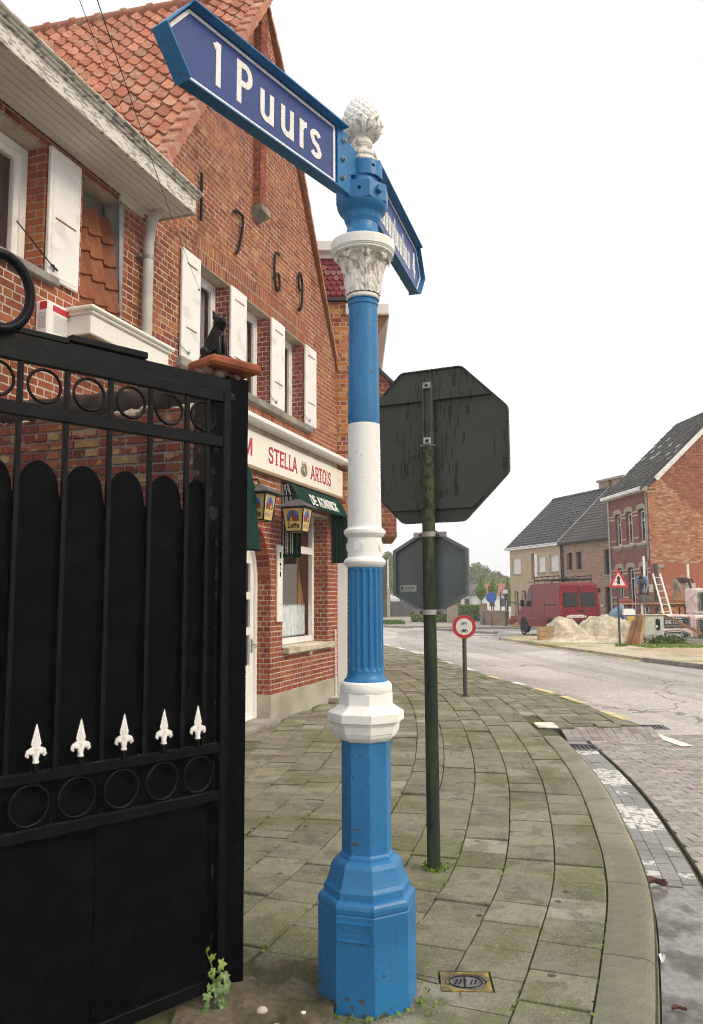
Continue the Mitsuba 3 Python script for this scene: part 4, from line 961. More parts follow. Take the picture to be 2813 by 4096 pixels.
part(post, 'shaft', GF(cbox(.045, .162, -.16, -.03, -.05, 2.62, .006)), 'm_black_board')
part(post, 'backing', GF(box(-.05, .05, -.155, -.05, .0, 2.55)), 'm_black_rust')
rough = MF()
for i in range(22):
    rough.hull(((-.05 + rng.random() * .17, -.14 + rng.random() * .10, 2.61 + rng.random() * .03), .018 + .012 * rng.random()), n=10)
part(post, 'rough_mortar', GF(rough.build(.015, 2)), 'm_brick_old_plain', smooth=True)
mat('m_brick_old_plain', f_tone((.22, .10, .06), (.12, .10, .08), 22, grain=.4), .9, .15)
part(post, 'cap_tile', GF(cbox(-.072, .20, -.19, .02, 2.645, 2.690, .012)), 'm_terracotta')
# the cat sits on the tile looking up the street
KF = GF.off(.03, -.10, 2.695)
cat_ = thing('cat_statue', 'glossy black sitting cat figure on the terracotta cap of the gate post', 'statue')
mf = MF()
mf.chain([(-.040, 0, .038), (-.026, 0, .078), (.0, 0, .125), (.014, 0, .160)], [.042, .044, .036, .027])           # haunches, trunk, neck
mf.bone((.002, 0, .055), .030, (.020, 0, .115), .027)
for s in (-1, 1):
    mf.chain([(.03, s * .014, .105), (.042, s * .016, .055), (.046, s * .016, .012)], [.017, .0125, .0105]); mf.bone((.046, s * .016, .010), .0105, (.062, s * .017, .008), .0085)
    mf.chain([(-.04, s * .032, .05), (-.008, s * .036, .035)], [.028, .021]); mf.bone((-.012, s * .036, .011), .0105, (.022, s * .034, .009), .009)
mf.chain([(.016, 0, .158), (.024, 0, .186)], [.026, .0315])                                                     # head
mf.bone((.030, 0, .184), .022, (.044, 0, .184), .0135)
for s in (-1, 1): mf.hull(((.018, s * .014, .207), .0075), ((.018, s * .029, .199), .0070), ((.012, s * .031, .238), .0030), n=10)
mf.chain([(-.08, .0, .018), (-.075, .035, .014), (-.03, .052, .012), (.025, .05, .010)], [.013, .012, .011, .008])
part(cat_, 'body', rotz(KF(scale(mf.build(.0045, 3), (1.0, 1.0, .96))), -92, KF(np.zeros(3))), 'm_cat', smooth=True)
part(cat_, 'base', KF(lathe([(0, .076), (.004, .080), (.012, .079), (.018, .070)], 32)), 'm_cat', smooth=40)
part(cat_, 'eye', rotz(KF(cat([ico((.0500, s * .0125, .193), .0038, 1) for s in (-1, 1)])), -92, KF(np.zeros(3))), 'm_gold')
# old brick wall behind the gate, at right angles to the street
WF = wall_frame((-.60, 4.9, 0), -71.2)
gwll = thing('garden_wall', 'old red brick garden wall behind the gate with dark coping tiles', 'wall')
wp = sg.box(.34, 0, 5.2, 2.86)
part(gwll, 'core', WF(box(.34, 5.2, .03, .30, 0, 2.86)), 'm_mortar_grey')
BW = Frame(WF.o, WF.R[0], -WF.R[1])
gb = brickwork(BW.off(0, -.03), wp.intersection(sg.box(.1, 1.7, 3.0, 2.86)), c=.066, bh=.051, L=.185, H=.09, j=.015, y0=-.012, y1=.012, jit=.004)
pieces(gwll, 'brick', gb, 'm_brick_old', keep=300)
for i, s in enumerate(np.arange(.34, 5.0, .30)):
    part(gwll, 'coping_tile', WF(tube([(s, .15, 2.92 + .01 * rng.random()), (s + .29, .15, 2.93 + .012 * rng.random())], [.115, .125], 14)), 'm_coping', smooth=40)
mat('m_coping', f_tone((.05, .035, .03), (.025, .022, .022), 9, grain=.4), .85, .2)
mr = MF()
for i in range(44):
    c_ = np.array([.4 + rng.random() * 4.2, .02 + .05 * rng.random(), 2.855 + .03 * rng.random()]); mr.hull((c_, .012 + .012 * rng.random()), (c_ + rng.normal(0, .035, 3) * (1, .4, .3), .012 + .01 * rng.random()), (c_ + rng.normal(0, .035, 3) * (1, .4, .3), .014), n=8)
part(gwll, 'mortar_bedding', WF(mr.build(.03, 1)), 'm_pale_stone')
part(gwll, 'loose_tile', WF(tube([(.35, .10, 3.05), (.58, .06, 3.02)], [.05, .055], 12)), 'm_terracotta', smooth=40)

# ================================================================== THE SIGNPOST
AX = np.array([.057, 3.5, 0])
PF = Frame(AX, (1, 0, 0), (0, 1, 0))
fp = thing('signpost', 'ornate blue and white iron signpost with pine cone finial and two blue arms', 'signpost')
PH8 = math.radians(-90 + 6.7)
def octo(name, prof, m, smooth=False): return part(fp, name, PF(lathe(prof, 8, PH8)), m, smooth)
def rnd(name, prof, m, n=64): return part(fp, name, PF(lathe(prof, n)), m, smooth=28)
bs = part(fp, 'base', PF(lathe([(-.05, .205), (.366, .2055), (.369, .203), (.369, .196), (.355, .190)], 8, PH8)), 'm_blue')
PL = Frame(PF(np.array([0, 0, 0])), (math.cos(PH8 - math.pi / 8 + math.pi / 2), math.sin(PH8 - math.pi / 8 + math.pi / 2), 0), (math.cos(PH8 - math.pi / 8), math.sin(PH8 - math.pi / 8), 0))
dpl = .2055 * math.cos(math.pi / 8)
part(bs, 'maker_plate', PL(cat([box(-.074, .074, dpl - .002, dpl + .003, .276, .346), box(-.074, .074, dpl + .003, dpl + .007, .340, .346), box(-.074, .074, dpl + .003, dpl + .007, .274, .280), box(-.074, -.069, dpl + .003, dpl + .007, .280, .340), box(.069, .074, dpl + .003, dpl + .007, .280, .340)])), 'm_blue')
part(bs, 'raised_lettering', PL(cat([move(text('AANNEMERSCHAP', .022, .0025, False, .126), (-.063, dpl + .003, .311)), move(text('LEUVEN', .012, .0022, False, .06), (-.03, dpl + .003, .288))])), 'm_blue') if False else part(bs, 'raised_lettering', PL(cat([move(text(c_, .022, .0025, False), (-.064 + i * .0107, dpl + .003, .311)) for i, c_ in enumerate('ANMAAERSCHAP')] + [box(-.045 + k * .01, -.040 + k * .01, dpl + .003, dpl + .0048, .290, .300) for k in range(9)])), 'm_blue')
octo('base_moulding', [(.352, .19), (.358, .196), (.366, .2015), (.378, .2055), (.392, .2065), (.404, .2035), (.413, .197), (.417, .187), (.418, .1825), (.446, .1805), (.450, .176), (.462, .169), (.480, .1625), (.500, .1565), (.515, .1525), (.527, .1495), (.537, .1445), (.544, .138), (.549, .128), (.553, .1175), (.562, .1165), (.567, .109), (.575, .1045)], 'm_blue')
octo('octagonal_shaft', [(.572, .1055), (1.03, .1055)], 'm_blue')
octo('white_plinth', [(1.024, .105), (1.026, .112), (1.033, .122), (1.044, .1325), (1.052, .1365), (1.058, .1375), (1.061, .1425), (1.093, .147), (1.097, .153), (1.102, .154), (1.104, .159), (1.109, .1655), (1.142, .1655), (1.147, .158), (1.153, .148), (1.160, .1365), (1.167, .126), (1.172, .1185), (1.176, .1165), (1.221, .1165), (1.223, .105)], 'm_white')
rnd('torus_ring', [(1.222, .10), (1.2235, .1075), (1.229, .1115), (1.240, .1135), (1.252, .1125), (1.262, .109), (1.268, .102), (1.270, .092)], 'm_white')
rnd('blue_foot', [(1.268, .0935), (1.274, .0935), (1.280, .088), (1.288, .0825), (1.298, .0795), (1.306, .0785)], 'm_blue')
def fl(U, V):
    z = 1.302 + V * .456; r0 = .0785 - V * .003
    a = U * 2 * math.pi
    e = np.clip(np.minimum((z - 1.318) / .022, (1.744 - z) / .018), 0, 1)
    cs = np.cos(16 * (a - PH8) / 1.0)
    d = np.clip((cs + .45) / 1.45, 0, 1) ** .75 * .0105 * np.sqrt(np.clip(1 - (1 - e) ** 2, 0, 1))
    r = r0 - d
    return r * np.cos(a), r * np.sin(a), z
part(fp, 'fluted_shaft', PF(surf(fl, 256, 90, True)), 'm_blue', smooth=True)
rnd('white_band', [(1.756, .0765), (1.760, .082), (1.768, .089), (1.779, .0922), (1.788, .0895), (1.795, .082), (1.80, .076), (1.806, .0748), (1.884, .0742), (1.888, .077), (1.892, .084), (1.898, .0868), (1.901, .0905), (1.910, .0925), (1.918, .0905), (1.923, .083), (1.928, .0765), (1.934, .0745)], 'm_white')
for k in range(4):
    a = math.radians(-90 - 21 + 90 * k)
    X = np.array([math.cos(a), math.sin(a), 0]); F_ = Frame(AX + X * .0735 + (0, 0, 1.846), X, np.cross([0, 0, 1.0], X))
    v, f = lathe([(0, .024), (.003, .0245), (.005, .022), (.005, .019), (.0045, .017), (.006, .0)], 24)
    part(fp, 'rosette', F_((v[:, [2, 0, 1]], f)), 'm_white', smooth=30)
rnd('white_shaft', [(1.930, .0745), (2.389, .0708)], 'm_white')
rnd('blue_shaft', [(2.389, .0709), (2.930, .0655), (2.935, .069), (2.945, .069), (2.948, .0655), (2.955, .066), (2.958, .071), (2.962, .071)], 'm_blue')
rnd('capital_ring', [(2.960, .069), (2.963, .0745), (2.969, .0762), (2.976, .0745), (2.981, .0695), (2.986, .067)], 'm_white_stained')
NL = 8; PHL = math.radians(-90 + 8)
def acan(U, V):
    a = U * 2 * math.pi; t = V
    z = 2.984 + .182 * t
    r = .0665 + .004 * t + .030 * t ** 3.2
    u = (a - PHL) * NL / (2 * math.pi); w = np.abs(u - np.round(u)) * 2          # 0 on a leaf's rib, 1 between leaves
    width = np.clip(.95 - .25 * t, .1, 1)
    leaf = np.clip(1 - (w / width) ** 2, 0, 1) ** .6 * (.008 + .013 * t)
    rib = np.exp(-(w / .09) ** 2) * .0055
    vein = .0052 * np.sin(2 * math.pi * (t * 4.2 - w * 1.5)) * np.clip(w * 2, 0, 1) * np.clip(1.1 - w, 0, 1)
    curl = np.clip((t - .8) / .2, 0, 1) ** 2 * .016 * np.clip(1 - w * 1.1, 0, 1)
    u2 = u + .5; w2 = np.abs(u2 - np.round(u2)) * 2
    low = np.clip(1 - (w2 / .7) ** 2, 0, 1) ** .6 * .007 * np.clip(1 - t / .5, 0, 1) ** .5
    r = r + leaf + rib + vein + curl + low
    return r * np.cos(a), r * np.sin(a), z - curl * .35
part(fp, 'acanthus_capital', PF(surf(acan, 288, 80, True)), 'm_white_stained', smooth=True)
for k in range(NL):
    a = PHL + k * 2 * math.pi / NL; X = np.array([math.cos(a), math.sin(a), 0]); F_ = Frame(AX, X, np.cross([0, 0, 1.0], X))
    def tip(U, V):
        s = (U - .5) * 2; t = V
        x = .098 + .026 * np.sin(t * 2.2) ; z = 3.148 + .012 * np.sin(t * math.pi) - .016 * t ** 2
        wd = .030 * (1 - t ** 2.5 * .8)
        return x + .004 * np.cos(s * 3) , s * wd, z - .004 * s * s
    part(fp, 'leaf_tip', F_(surf(tip, 11, 9)), 'm_white_stained', smooth=True)
    a2 = a + math.pi / NL; X2 = np.array([math.cos(a2), math.sin(a2), 0]); F2 = Frame(AX, X2, np.cross([0, 0, 1.0], X2))
    part(fp, 'pearl', F2(ico((.102, 0, 3.158), (.010, .024, .006), 2)), 'm_white', smooth=True)
rnd('abacus', [(3.150, .08), (3.152, .108), (3.156, .118), (3.164, .128), (3.167, .1365), (3.174, .1375), (3.176, .1405), (3.181, .1425), (3.183, .1455), (3.218, .1465), (3.226, .1445), (3.230, .137), (3.231, .10)], 'm_white')
rnd('blue_vase', [(3.228, .112), (3.236, .103), (3.250, .090), (3.266, .080), (3.285, .073), (3.303, .0695), (3.318, .0695), (3.322, .074), (3.329, .076), (3.333, .080), (3.341, .081), (3.346, .084), (3.356, .085), (3.362, .089), (3.370, .0975), (3.380, .1065), (3.392, .1125), (3.400, .1155), (3.408, .116)], 'm_blue')
blk = tm_ = m3.Manifold.cylinder(.078, .1235, .1235, 8).rotate((0, 0, math.degrees(PH8) + 8)).translate((0, 0, 3.404))
for k in range(8):
    a = PH8 + math.radians(8) + math.pi / 8 + k * math.pi / 4
    if k % 2 == 0 or k == 7: blk = blk - m3.Manifold.cylinder(.05, .0085, .0085, 16).rotate((0, 90, math.degrees(a))).translate((.09 * math.cos(a), .09 * math.sin(a), 3.444))
bk_ = part(fp, 'socket_block', PF(tm(blk)), 'm_blue')
for k in (1, 3, 5):
    a = PH8 + math.radians(8) + math.pi / 8 + (k - 1) * math.pi / 4 - math.pi / 4
a = PH8 + math.radians(8) + math.pi / 8
part(bk_, 'square_bolt', Frame(AX + np.array([math.cos(a), math.sin(a), 0]) * .112 + (0, 0, 3.443), (math.cos(a), math.sin(a), 0), (-math.sin(a), math.cos(a), 0))(rotz((lambda m: (m[0][:, [2, 0, 1]], m[1]))(lathe([(0, .019), (.024, .019)], 4, .5)), 0)), 'm_blue')
rnd('socket_dome', [(3.480, .112), (3.484, .110), (3.492, .099), (3.498, .088), (3.503, .080), (3.506, .076), (3.52, .0745), (3.54, .0745)], 'm_blue')
col = m3.Manifold.cylinder(.072, .081, .081, 48) - m3.Manifold.cylinder(.08, .074, .074, 48).translate((0, 0, -.004))
for a in (-62, 28): col = col - m3.Manifold.cylinder(.05, .0078, .0078, 16).rotate((0, 90, a)).translate((.06 * math.cos(math.radians(a)), .06 * math.sin(math.radians(a)), .042))
part(fp, 'arm_collar', PF(move(tm(col), (.012, 0, 3.530))), 'm_blue', smooth=30)
rnd('neck', [(3.53, .0735), (3.606, .0735)], 'm_dark')
rnd('top_rings', [(3.602, .066), (3.606, .0705), (3.614, .0725), (3.621, .0705), (3.624, .0665), (3.632, .0665), (3.636, .071), (3.645, .0725), (3.654, .0695), (3.660, .062), (3.664, .050), (3.668, .040), (3.674, .0345), (3.682, .034), (3.690, .038), (3.693, .0425), (3.698, .0425), (3.701, .047), (3.709, .049), (3.716, .0475), (3.720, .0435), (3.727, .043), (3.731, .0405), (3.738, .040)], 'm_white_stained')
def cone(U, V):
    a = U * 2 * math.pi; t = V
    z = 3.735 + .225 * t
    r = .0965 * np.sin(np.clip(t, 0, 1) ** .80 * math.pi) ** .62 * (1 - .22 * t) + .034 * (1 - t) ** 6
    A = U * 13 + t * 6.2; B = U * 13 - t * 6.2
    h = 1 - np.maximum(np.abs(A - np.floor(A) - .5), np.abs(B - np.floor(B) - .5)) * 2
    r = r * (.97 + .085 * np.clip(h, 0, 1) ** .8 * np.clip((t - .12) * 5, 0, 1) * np.clip((1 - t) * 6, 0, 1))
    return r * np.cos(a), r * np.sin(a), z
cn_ = part(fp, 'pine_cone', PF(surf(cone, 390, 200, True)), 'm_white', smooth=True)
for k in range(8):
    for lay in range(2):
        a = 2 * math.pi * (k + .5 * lay) / 8 - 1.2; X = np.array([math.cos(a), math.sin(a), 0]); F_ = Frame(AX, X, np.cross([0, 0, 1.0], X))
        def lf(U, V, lay=lay):
            s = (U - .5) * 2; t = V; L = .066 if lay else .050
            z = 3.738 + L * t
            tc = np.clip((z - 3.735) / .225, .001, 1); x = .0965 * np.sin(tc ** .80 * math.pi) ** .62 * (1 - .22 * tc) + .034 * (1 - tc) ** 6 + .004 + .010 * np.clip((t - .7) / .3, 0, 1) ** 2
            wd = .029 * np.sin(np.clip(t * .86 + .16, 0, 1) * math.pi) ** .7 * (1 + .10 * np.sin(t * 24))
            return x - .010 * s * s + .003 * np.exp(-(s / .15) ** 2) + .002 * np.sin(s * 9 + t * 7), s * wd, z
        part(cn_, 'leaf', F_(surf(lf, 15, 15)), 'm_white_stained', smooth=True)
# ---- direction arms
def arm(tipdir, x0, x1, zc, H, shoulder, lettering, flip=1):
    """local x from the column outwards to the tip, y = face normal, z up"""
    e = np.array([*tipdir, 0.0]); e /= np.linalg.norm(e)
    n = np.array([-e[1], e[0], 0.0]) * flip
    A_ = Frame(AX + (0, 0, zc), e, n)
    k = part(fp, 'direction_arm', A_(prism([(x0, -H / 2), (x1, -H / 2), (x1 + shoulder, 0), (x1, H / 2), (x0, H / 2)], -.010, .010)), 'm_sign_blue')
    out = sg.Polygon([(x0 - .05, -H / 2), (x1, -H / 2), (x1 + shoulder, 0), (x1, H / 2), (x0 - .05, H / 2)])
    O = out.buffer(.006, join_style='mitre'); O = O.difference(out).difference(sg.box(-1, -1, x0 - .045, 1))
    for nm_, clip_, d_ in (('top_flange', sg.box(-1, H / 2 - .0005, x1 + .004, 1), .052), ('bottom_flange', sg.box(-1, -1, x1 + .004, -H / 2 + .0005), .027), ('tip_flange', sg.box(x1 + .004, -1, 9, 1), .038)):
        part(k, nm_, A_(prism(O.intersection(clip_), -d_, d_)), 'm_blue')
    inn = out.buffer(-.008, join_style='mitre').intersection(sg.box(x0 + .008, -1, 9, 1)); bw = .013
    part(k, 'white_border', A_(prism(inn.difference(inn.buffer(-bw, join_style='mitre')), .010, .0125)), 'm_sign_white')
    part(k, 'white_border', A_(prism(inn.difference(inn.buffer(-bw, join_style='mitre')), -.0125, -.010)), 'm_sign_white')
    pl = part(k, 'bracket_plate', A_(prism([(x0 - .006, -H / 2), (x0 - .006, H / 2), (x0 - .115, H / 2 - .01), (x0 - .13, .035), (x0 - .20, .03), (x0 - .20, -.055), (x0 - .165, -H / 2 + .03), (x0 - .115, -H / 2)] if False else [(x0 - .006, -H / 2), (x0 - .006, H / 2), (x0 - .085, H / 2), (x0 - .100, .10), (x0 - .150, .085), (x0 - .150, -.025), (x0 - .105, -.04), (x0 - .100, -H / 2)], -.012, .016)), 'm_blue')
    for z in (-.09, .0, .09):
        v, f = lathe([(0, .0115), (.007, .0115), (.010, .008), (.016, .007)], 6)
        part(pl, 'bolt', A_((np.stack([v[:, 0] + x0 - .042 - (z - .0) * .06, v[:, 2] + .016, v[:, 1] + z], 1), f[:, ::-1])), 'm_bolt')
    lettering(A_, k)
    return A_
e1 = np.array([-.5750, -.8181])
def arcp(cx, cy, rx, ry, a0, a1, n=16): return [(cx + rx * math.cos(math.radians(a)), cy + ry * math.sin(math.radians(a))) for a in np.linspace(a0, a1, n)]
def glyph(ch, w, h, t=.0245, d=.0022):
    """road-sign lettering drawn with an even stroke"""
    x0, x1, q = t / 2, w - t / 2, t / 2; X = h * .735
    L = {'1': [[(x1, 0), (x1, h)], [(x1, h - q), (x1 - .022, h - q - .012)]],
         'P': [[(x0, 0), (x0, h)], [(x0, h - q), (x1 - .028, h - q)] + arcp(x1 - .028, h - q - .037, .028, .037, 90, -90) + [(x0, h - q - .074)]],
         'u': [[(x0, X), (x0, .036)] + arcp(x0 + .027, .036, .027, .036 - q, 180, 300), [(x1, X), (x1, 0)], arcp(x0 + .027, .036, .027, .036 - q, 270, 320) + [(x1, .04)]],
         'r': [[(x0, 0), (x0, X)], [(x0, X * .62)] + arcp(w - .002, X * .62, w - .002 - x0, X * .38 - q, 170, 90)],
         's': [arcp(w / 2, X - .033, w / 2 - q, .033 - q, 25, 180, 14) + [(w / 2 - .012, X * .52)] + [(w / 2 + .012, X * .46)] + arcp(w / 2, .033, w / 2 - q, .033 - q, 0, -155, 14)]}[ch]
    g = shapely.union_all([sg.LineString(l).buffer(q, cap_style='flat', join_style='round', quad_segs=8) for l in L])
    return prism(g, 0, d)
X0, X1 = .219, 1.097
def let1(A_, k):
    # "1 Puurs" reads from the tip towards the column
    R_ = Frame(A_.o + A_.R[0] * X1 + A_.R[1] * .0102, -A_.R[0], A_.R[1])
    for s, h, x, w, z in (('1', .170, .122, .043, -.080), ('P', .170, .250, .086, -.080), ('u', .170, .382, .080, -.080), ('u', .170, .506, .080, -.080), ('r', .170, .624, .050, -.080), ('s', .170, .694, .078, -.080)):
        part(k, 'letter', R_(move(glyph(s, w, h), (x, 0, z))), 'm_sign_white')
arm(e1, X0, X1, 3.551, .277, .110, let1, flip=1)
e2 = np.array([.2914, .9566])
def let2(A_, k):
    for i, x in enumerate(np.arange(.20, .94, .062)):
        hh = .14 if i % 3 == 0 else .10
        part(k, 'letter', A_(cat([box(x, x + .016, .010, .0122, -.07, -.07 + hh), box(x + .028, x + .044, .010, .0122, -.07, .03), box(x, x + .044, .010, .0122, -.07, -.055)])), 'm_sign_white')
        part(k, 'letter', A_(cat([box(x, x + .016, -.0122, -.010, -.07, -.07 + hh), box(x + .028, x + .044, -.0122, -.010, -.07, .03), box(x, x + .044, -.0122, -.010, -.07, -.055)])), 'm_sign_white')
    for y0, y1 in ((.010, .0122), (-.0122, -.010)):
        part(k, 'numeral', A_(cat([prism([(1.04, -.07), (1.06, -.07), (1.06, .085), (1.04, .085)], y0, y1), prism([(1.01, -.03), (1.08, -.03), (1.08, -.012), (1.01, -.012)], y0, y1), prism([(1.01, -.012), (1.03, -.012), (1.06, .085), (1.042, .085)], y0, y1)])), 'm_sign_white')
arm(e2, .17, 1.11, 3.551, .277, .130, let2, flip=-1)

# ================================================================== ROAD SIGNS
sp = thing('road_sign', 'backs of an octagonal and a hexagonal sign on a mossy green pole', 'road sign')
SP = np.array([.487, 5.04, 0])
part(sp, 'pole', lathe([(-.1, .0405), (2.575, .0405), (2.588, .037), (2.592, .03)], 28, o=SP), 'm_moss_pole', smooth=30)
SF_ = Frame(SP, (math.cos(math.radians(-25)), math.sin(math.radians(-25)), 0), (math.sin(math.radians(-25)), -math.cos(math.radians(-25)), 0))   # y towards us
R8 = .498 / math.cos(math.pi / 8)
oc = sg.Polygon([(.012 + R8 * math.cos(math.pi / 8 + k * math.pi / 4), 2.603 + R8 * math.sin(math.pi / 8 + k * math.pi / 4)) for k in range(8)]).buffer(-.06).buffer(.06, 8)
pn = part(sp, 'octagon_panel', SF_(prism(oc, -.066, -.062)), 'm_sign_back')
part(pn, 'edge_fold', SF_(prism(oc.buffer(.004).difference(oc.buffer(-.004)), -.078, -.050)), 'm_sign_back')
for z in (2.93, 2.22):
    part(pn, 'cross_rail', SF_(prism(sg.box(-.6, z - .034, .6, z + .034).intersection(oc.buffer(-.012)), -.062, -.036)), 'm_sign_back')
part(pn, 'channel', SF_(cat([cbox(-.030, .030, -.042, -.018, 2.56, 3.01, .003), box(-.030, -.022, -.018, .002, 2.56, 3.01), box(.022, .030, -.018, .002, 2.56, 3.01)])), 'm_signback_bar')
mat('m_signback_bar', f_tone((.085, .09, .075), (.05, .052, .045), 14, grain=.2), .5, .4)
part(pn, 'channel_end', SF_(cat([cbox(-.026, .026, -.012, .006, 2.60, 2.645, .003), cbox(-.045, .045, -.03, .01, 2.588, 2.597, .002), cbox(-.026, .026, -.012, .006, 2.965, 3.005, .003)])), 'm_clamp')
part(pn, 'end_bolt', SF_(cat([ico((.0, .008, 2.622), (.012, .006, .012), 1), ico((.0, .008, 2.985), (.01, .006, .01), 1)])), 'm_dark')
part(sp, 'pole_bolt', SF_(cat([ico((-.012, .040, 2.54), .012, 1), ico((-.018, .040, 2.185), .011, 1)])), 'm_dark')
hx = sg.Polygon([(-.005 + .29 * math.cos(math.pi / 6 + k * math.pi / 3), 1.785 + .285 * math.sin(math.pi / 6 + k * math.pi / 3)) for k in range(6)])
hp = part(sp, 'hexagon_panel', SF_(prism(hx, -.052, -.048)), 'm_hex_back')
hc = list(hx.exterior.coords)[:-1]; hi = list(hx.buffer(-.022, join_style='mitre').exterior.coords)[:-1]
for k in range(6):                                       # six separate angle strips make its folded edge
    a, b = np.array(hc[k]), np.array(hc[(k + 1) % 6]); c0 = np.array([-.005, 1.785])
    q = [a, b, c0 + (b - c0) * .918, c0 + (a - c0) * .918]
    part(hp, 'edge_strip', SF_(prism(sg.Polygon(q), -.046, -.026 + .001 * (k % 2))), 'm_hex_edge')
mat('m_hex_edge', f_tone((.17, .185, .18), (.13, .145, .14), 9, grain=.15), .45, .5, .3)
stk = part(sp, 'sticker', SF_(cbox(-.215, -.105, -.048, -.047, 1.665, 1.705, .0003)), 'm_sticker')
mat('m_sticker', (.42, .44, .40), .6, .3)
part(stk, 'small_print', SF_(cat([box(-.188, -.115, -.047, -.0465, 1.690, 1.695), box(-.185, -.12, -.047, -.0465, 1.680, 1.685), box(-.20, -.13, -.047, -.0465, 1.671, 1.674), box(-.21, -.195, -.047, -.0465, 1.672, 1.698)])), 'm_print_dark')
mat('m_print_dark', (.10, .11, .12), .6, .2)
for z in (2.022, 1.535):
    cl = part(sp, 'clamp', cat([lathe([(z - .016, .0425), (z - .016, .046), (z + .016, .046), (z + .016, .0425)], 28, cap=False, o=SP)] + [SF_(cbox(s * .075 - .035, s * .075 + .035, -.028 if s < 0 else -.028, -.018, z - .016, z + .016, .002)) for s in (-1, 1)]), 'm_clamp', smooth=30)
    part(cl, 'bolt', SF_(cat([ico((.055, -.008, z), (.012, .012, .012), 1), ico((-.062, -.010, z), (.01, .01, .01), 1)])), 'm_print_dark')
def round_sign(key, label, group, o, facing, r, zc, zfoot=0.0, pr=.03, rim='m_red', inner='m_sign_white'):
    t = thing(key, label, 'road sign')
    F_ = Frame(o, az(facing + 90) * -1, az(facing))
    part(t, 'pole', lathe([(zfoot, pr), (zc - r * .2, pr)], 14, o=o), 'm_pole_dark', smooth=30)
    def disc(rr, y0, y1, m, nm): return part(t, nm, F_(prism(sg.Point(0, zc).buffer(rr, 24), y0, y1)), m)
    disc(r, pr + .004, pr + .014, rim, 'disc')
    return t, F_, disc
mat('m_pole_dark', (.07, .072, .075), .5, .4)
t_, F_, disc = round_sign('traffic_sign', 'round red-rimmed sign with a cycle and a moped on a low dark post', None, np.array([1.88, 13.57, 0]), 186, .192, 1.148, pr=.036)
disc(.137, .050, .054, 'm_sign_white', 'face')
disc(.196, .038, .0395, 'm_clamp', 'back_rim')
def bike(x, z, s, w, motor=False):
    rr = lambda c, r: tube([(x + c * s + r * s * math.cos(a), .056, z + r * s * math.sin(a)) for a in np.linspace(0, 2 * math.pi, 20, endpoint=False)], w, 5, closed=True)
    L = lambda *p: tube([(x + a * s, .056, z + b * s) for a, b in p], w, 5)
    m = [rr(-.55, .34), rr(.55, .34), L((-.55, 0), (-.25, .42), (.35, .42), (.55, 0)), L((-.25, .42), (.0, .0), (.35, .42)), L((-.55, 0), (0, 0)), L((-.36, .52), (-.16, .52)), L((.30, .56), (.45, .56)), L((.35, .42), (.38, .56)), L((-.25, .42), (-.26, .52))]
    if motor: m += [F2_ for F2_ in (hull([(x + a * s, .056 + d, z + b * s) for a, b in ((-.2, -.1), (.25, -.1), (.2, .2), (-.15, .2)) for d in (0, .003)]), hull([(x + a * s, .056 + d, z + b * s) for a, b in ((-.5, .3), (.1, .3), (.1, .42), (-.5, .42)) for d in (0, .003)]))]
    return cat(m)
part(t_, 'cycle_symbol', F_(bike(0, 1.192, .062, .0028)), 'm_iron')
part(t_, 'moped_symbol', F_(bike(0, 1.075, .062, .0048, True)), 'm_iron')

# ================================================================== HOUSES ACROSS THE JUNCTION
def f_courses(F, stops, joint, c=.075, L=.21, jz=.16, jx=.05, grain=.4, patches=None):
    """far-off brickwork: courses and joints in the material, from the wall's own coordinates"""
    o, X = F.o, F.R[0]
    def fn(p, n, uv):
        s = (p.x - o[0]) * X[0] + (p.y - o[1]) * X[1]; s2 = (p.x - o[0]) * X[1] - (p.y - o[1]) * X[0]
        s = s + s2 * .73
        r = dr.floor(p.z / c); a = s / L + r * .5
        t = cell_rand(a, r, 3)
        b = ramp(t, stops)
        if patches: b = patches(s, p.z, b, t)
        b = b * (1 - grain / 2 + grain * noise(s * 30, p.z * 40, 0))
        fz = p.z / c - r; fx = a - dr.floor(a)
        return dr.select((fz < jz) | (fx < jx), C3(*joint), b)
    return mikit.proc(fn)
def house_window(h, F, x0, x1, z0, z1, d=.14, fm='m_frame_white', gm='m_glass_dark', bars=(), name='window', t=.06):
    w = part(h, name, F(prism(ring(x0, z0, x1, z1, t), -d - .05, -d)), fm)
    part(w, 'pane', F(box(x0 + t * .8, x1 - t * .8, -d - .035, -d - .025, z0 + t * .8, z1 - t * .8)), gm)
    for b in bars:
        part(w, 'glazing_bar', F(box(b - .025, b + .025, -d - .03, -d - .005, z0 + t, z1 - t) if b < 50 else box(x0 + t, x1 - t, -d - .03, -d - .005, b - 100 - .025, b - 100 + .025)), fm)
    return w
COR = np.array([14.17, 38.0, 0]); OFW = wall_frame((13.754, 42.481, 0), 174.7); OGW = wall_frame(COR, 84.7)
oh = thing('brick_house', 'tall dark red brick house with pale bands over its windows and a bare patched gable', 'house')
mat('m_oh_front', f_courses(OFW, [(.5, (.20, .068, .06)), (.85, (.17, .06, .056)), (1, (.24, .085, .065))], (.27, .17, .15), grain=.3), .9, .15)
def _scar(s, z, b, t):
    # outline of a lean-to that once stood against the gable, left as paler, rawer brick
    w = noise(s * 3, z * 3, 5) * .25
    low = (z < 7.35 - (s - .5) * .94 + w)
    raw = dr.select(t < .45, C3(.43, .20, .105), dr.select(t < .7, C3(.38, .15, .085), dr.select(t < .9, C3(.50, .33, .21), C3(.28, .10, .07))))
    pinkish = C3(.40, .125, .075)
    c = dr.select(low, raw, b)
    return dr.select((z < 3.2 + w * .3), dr.select((s > .5) & (z > 2.2), pinkish, mix(raw, pinkish, .5)), c)
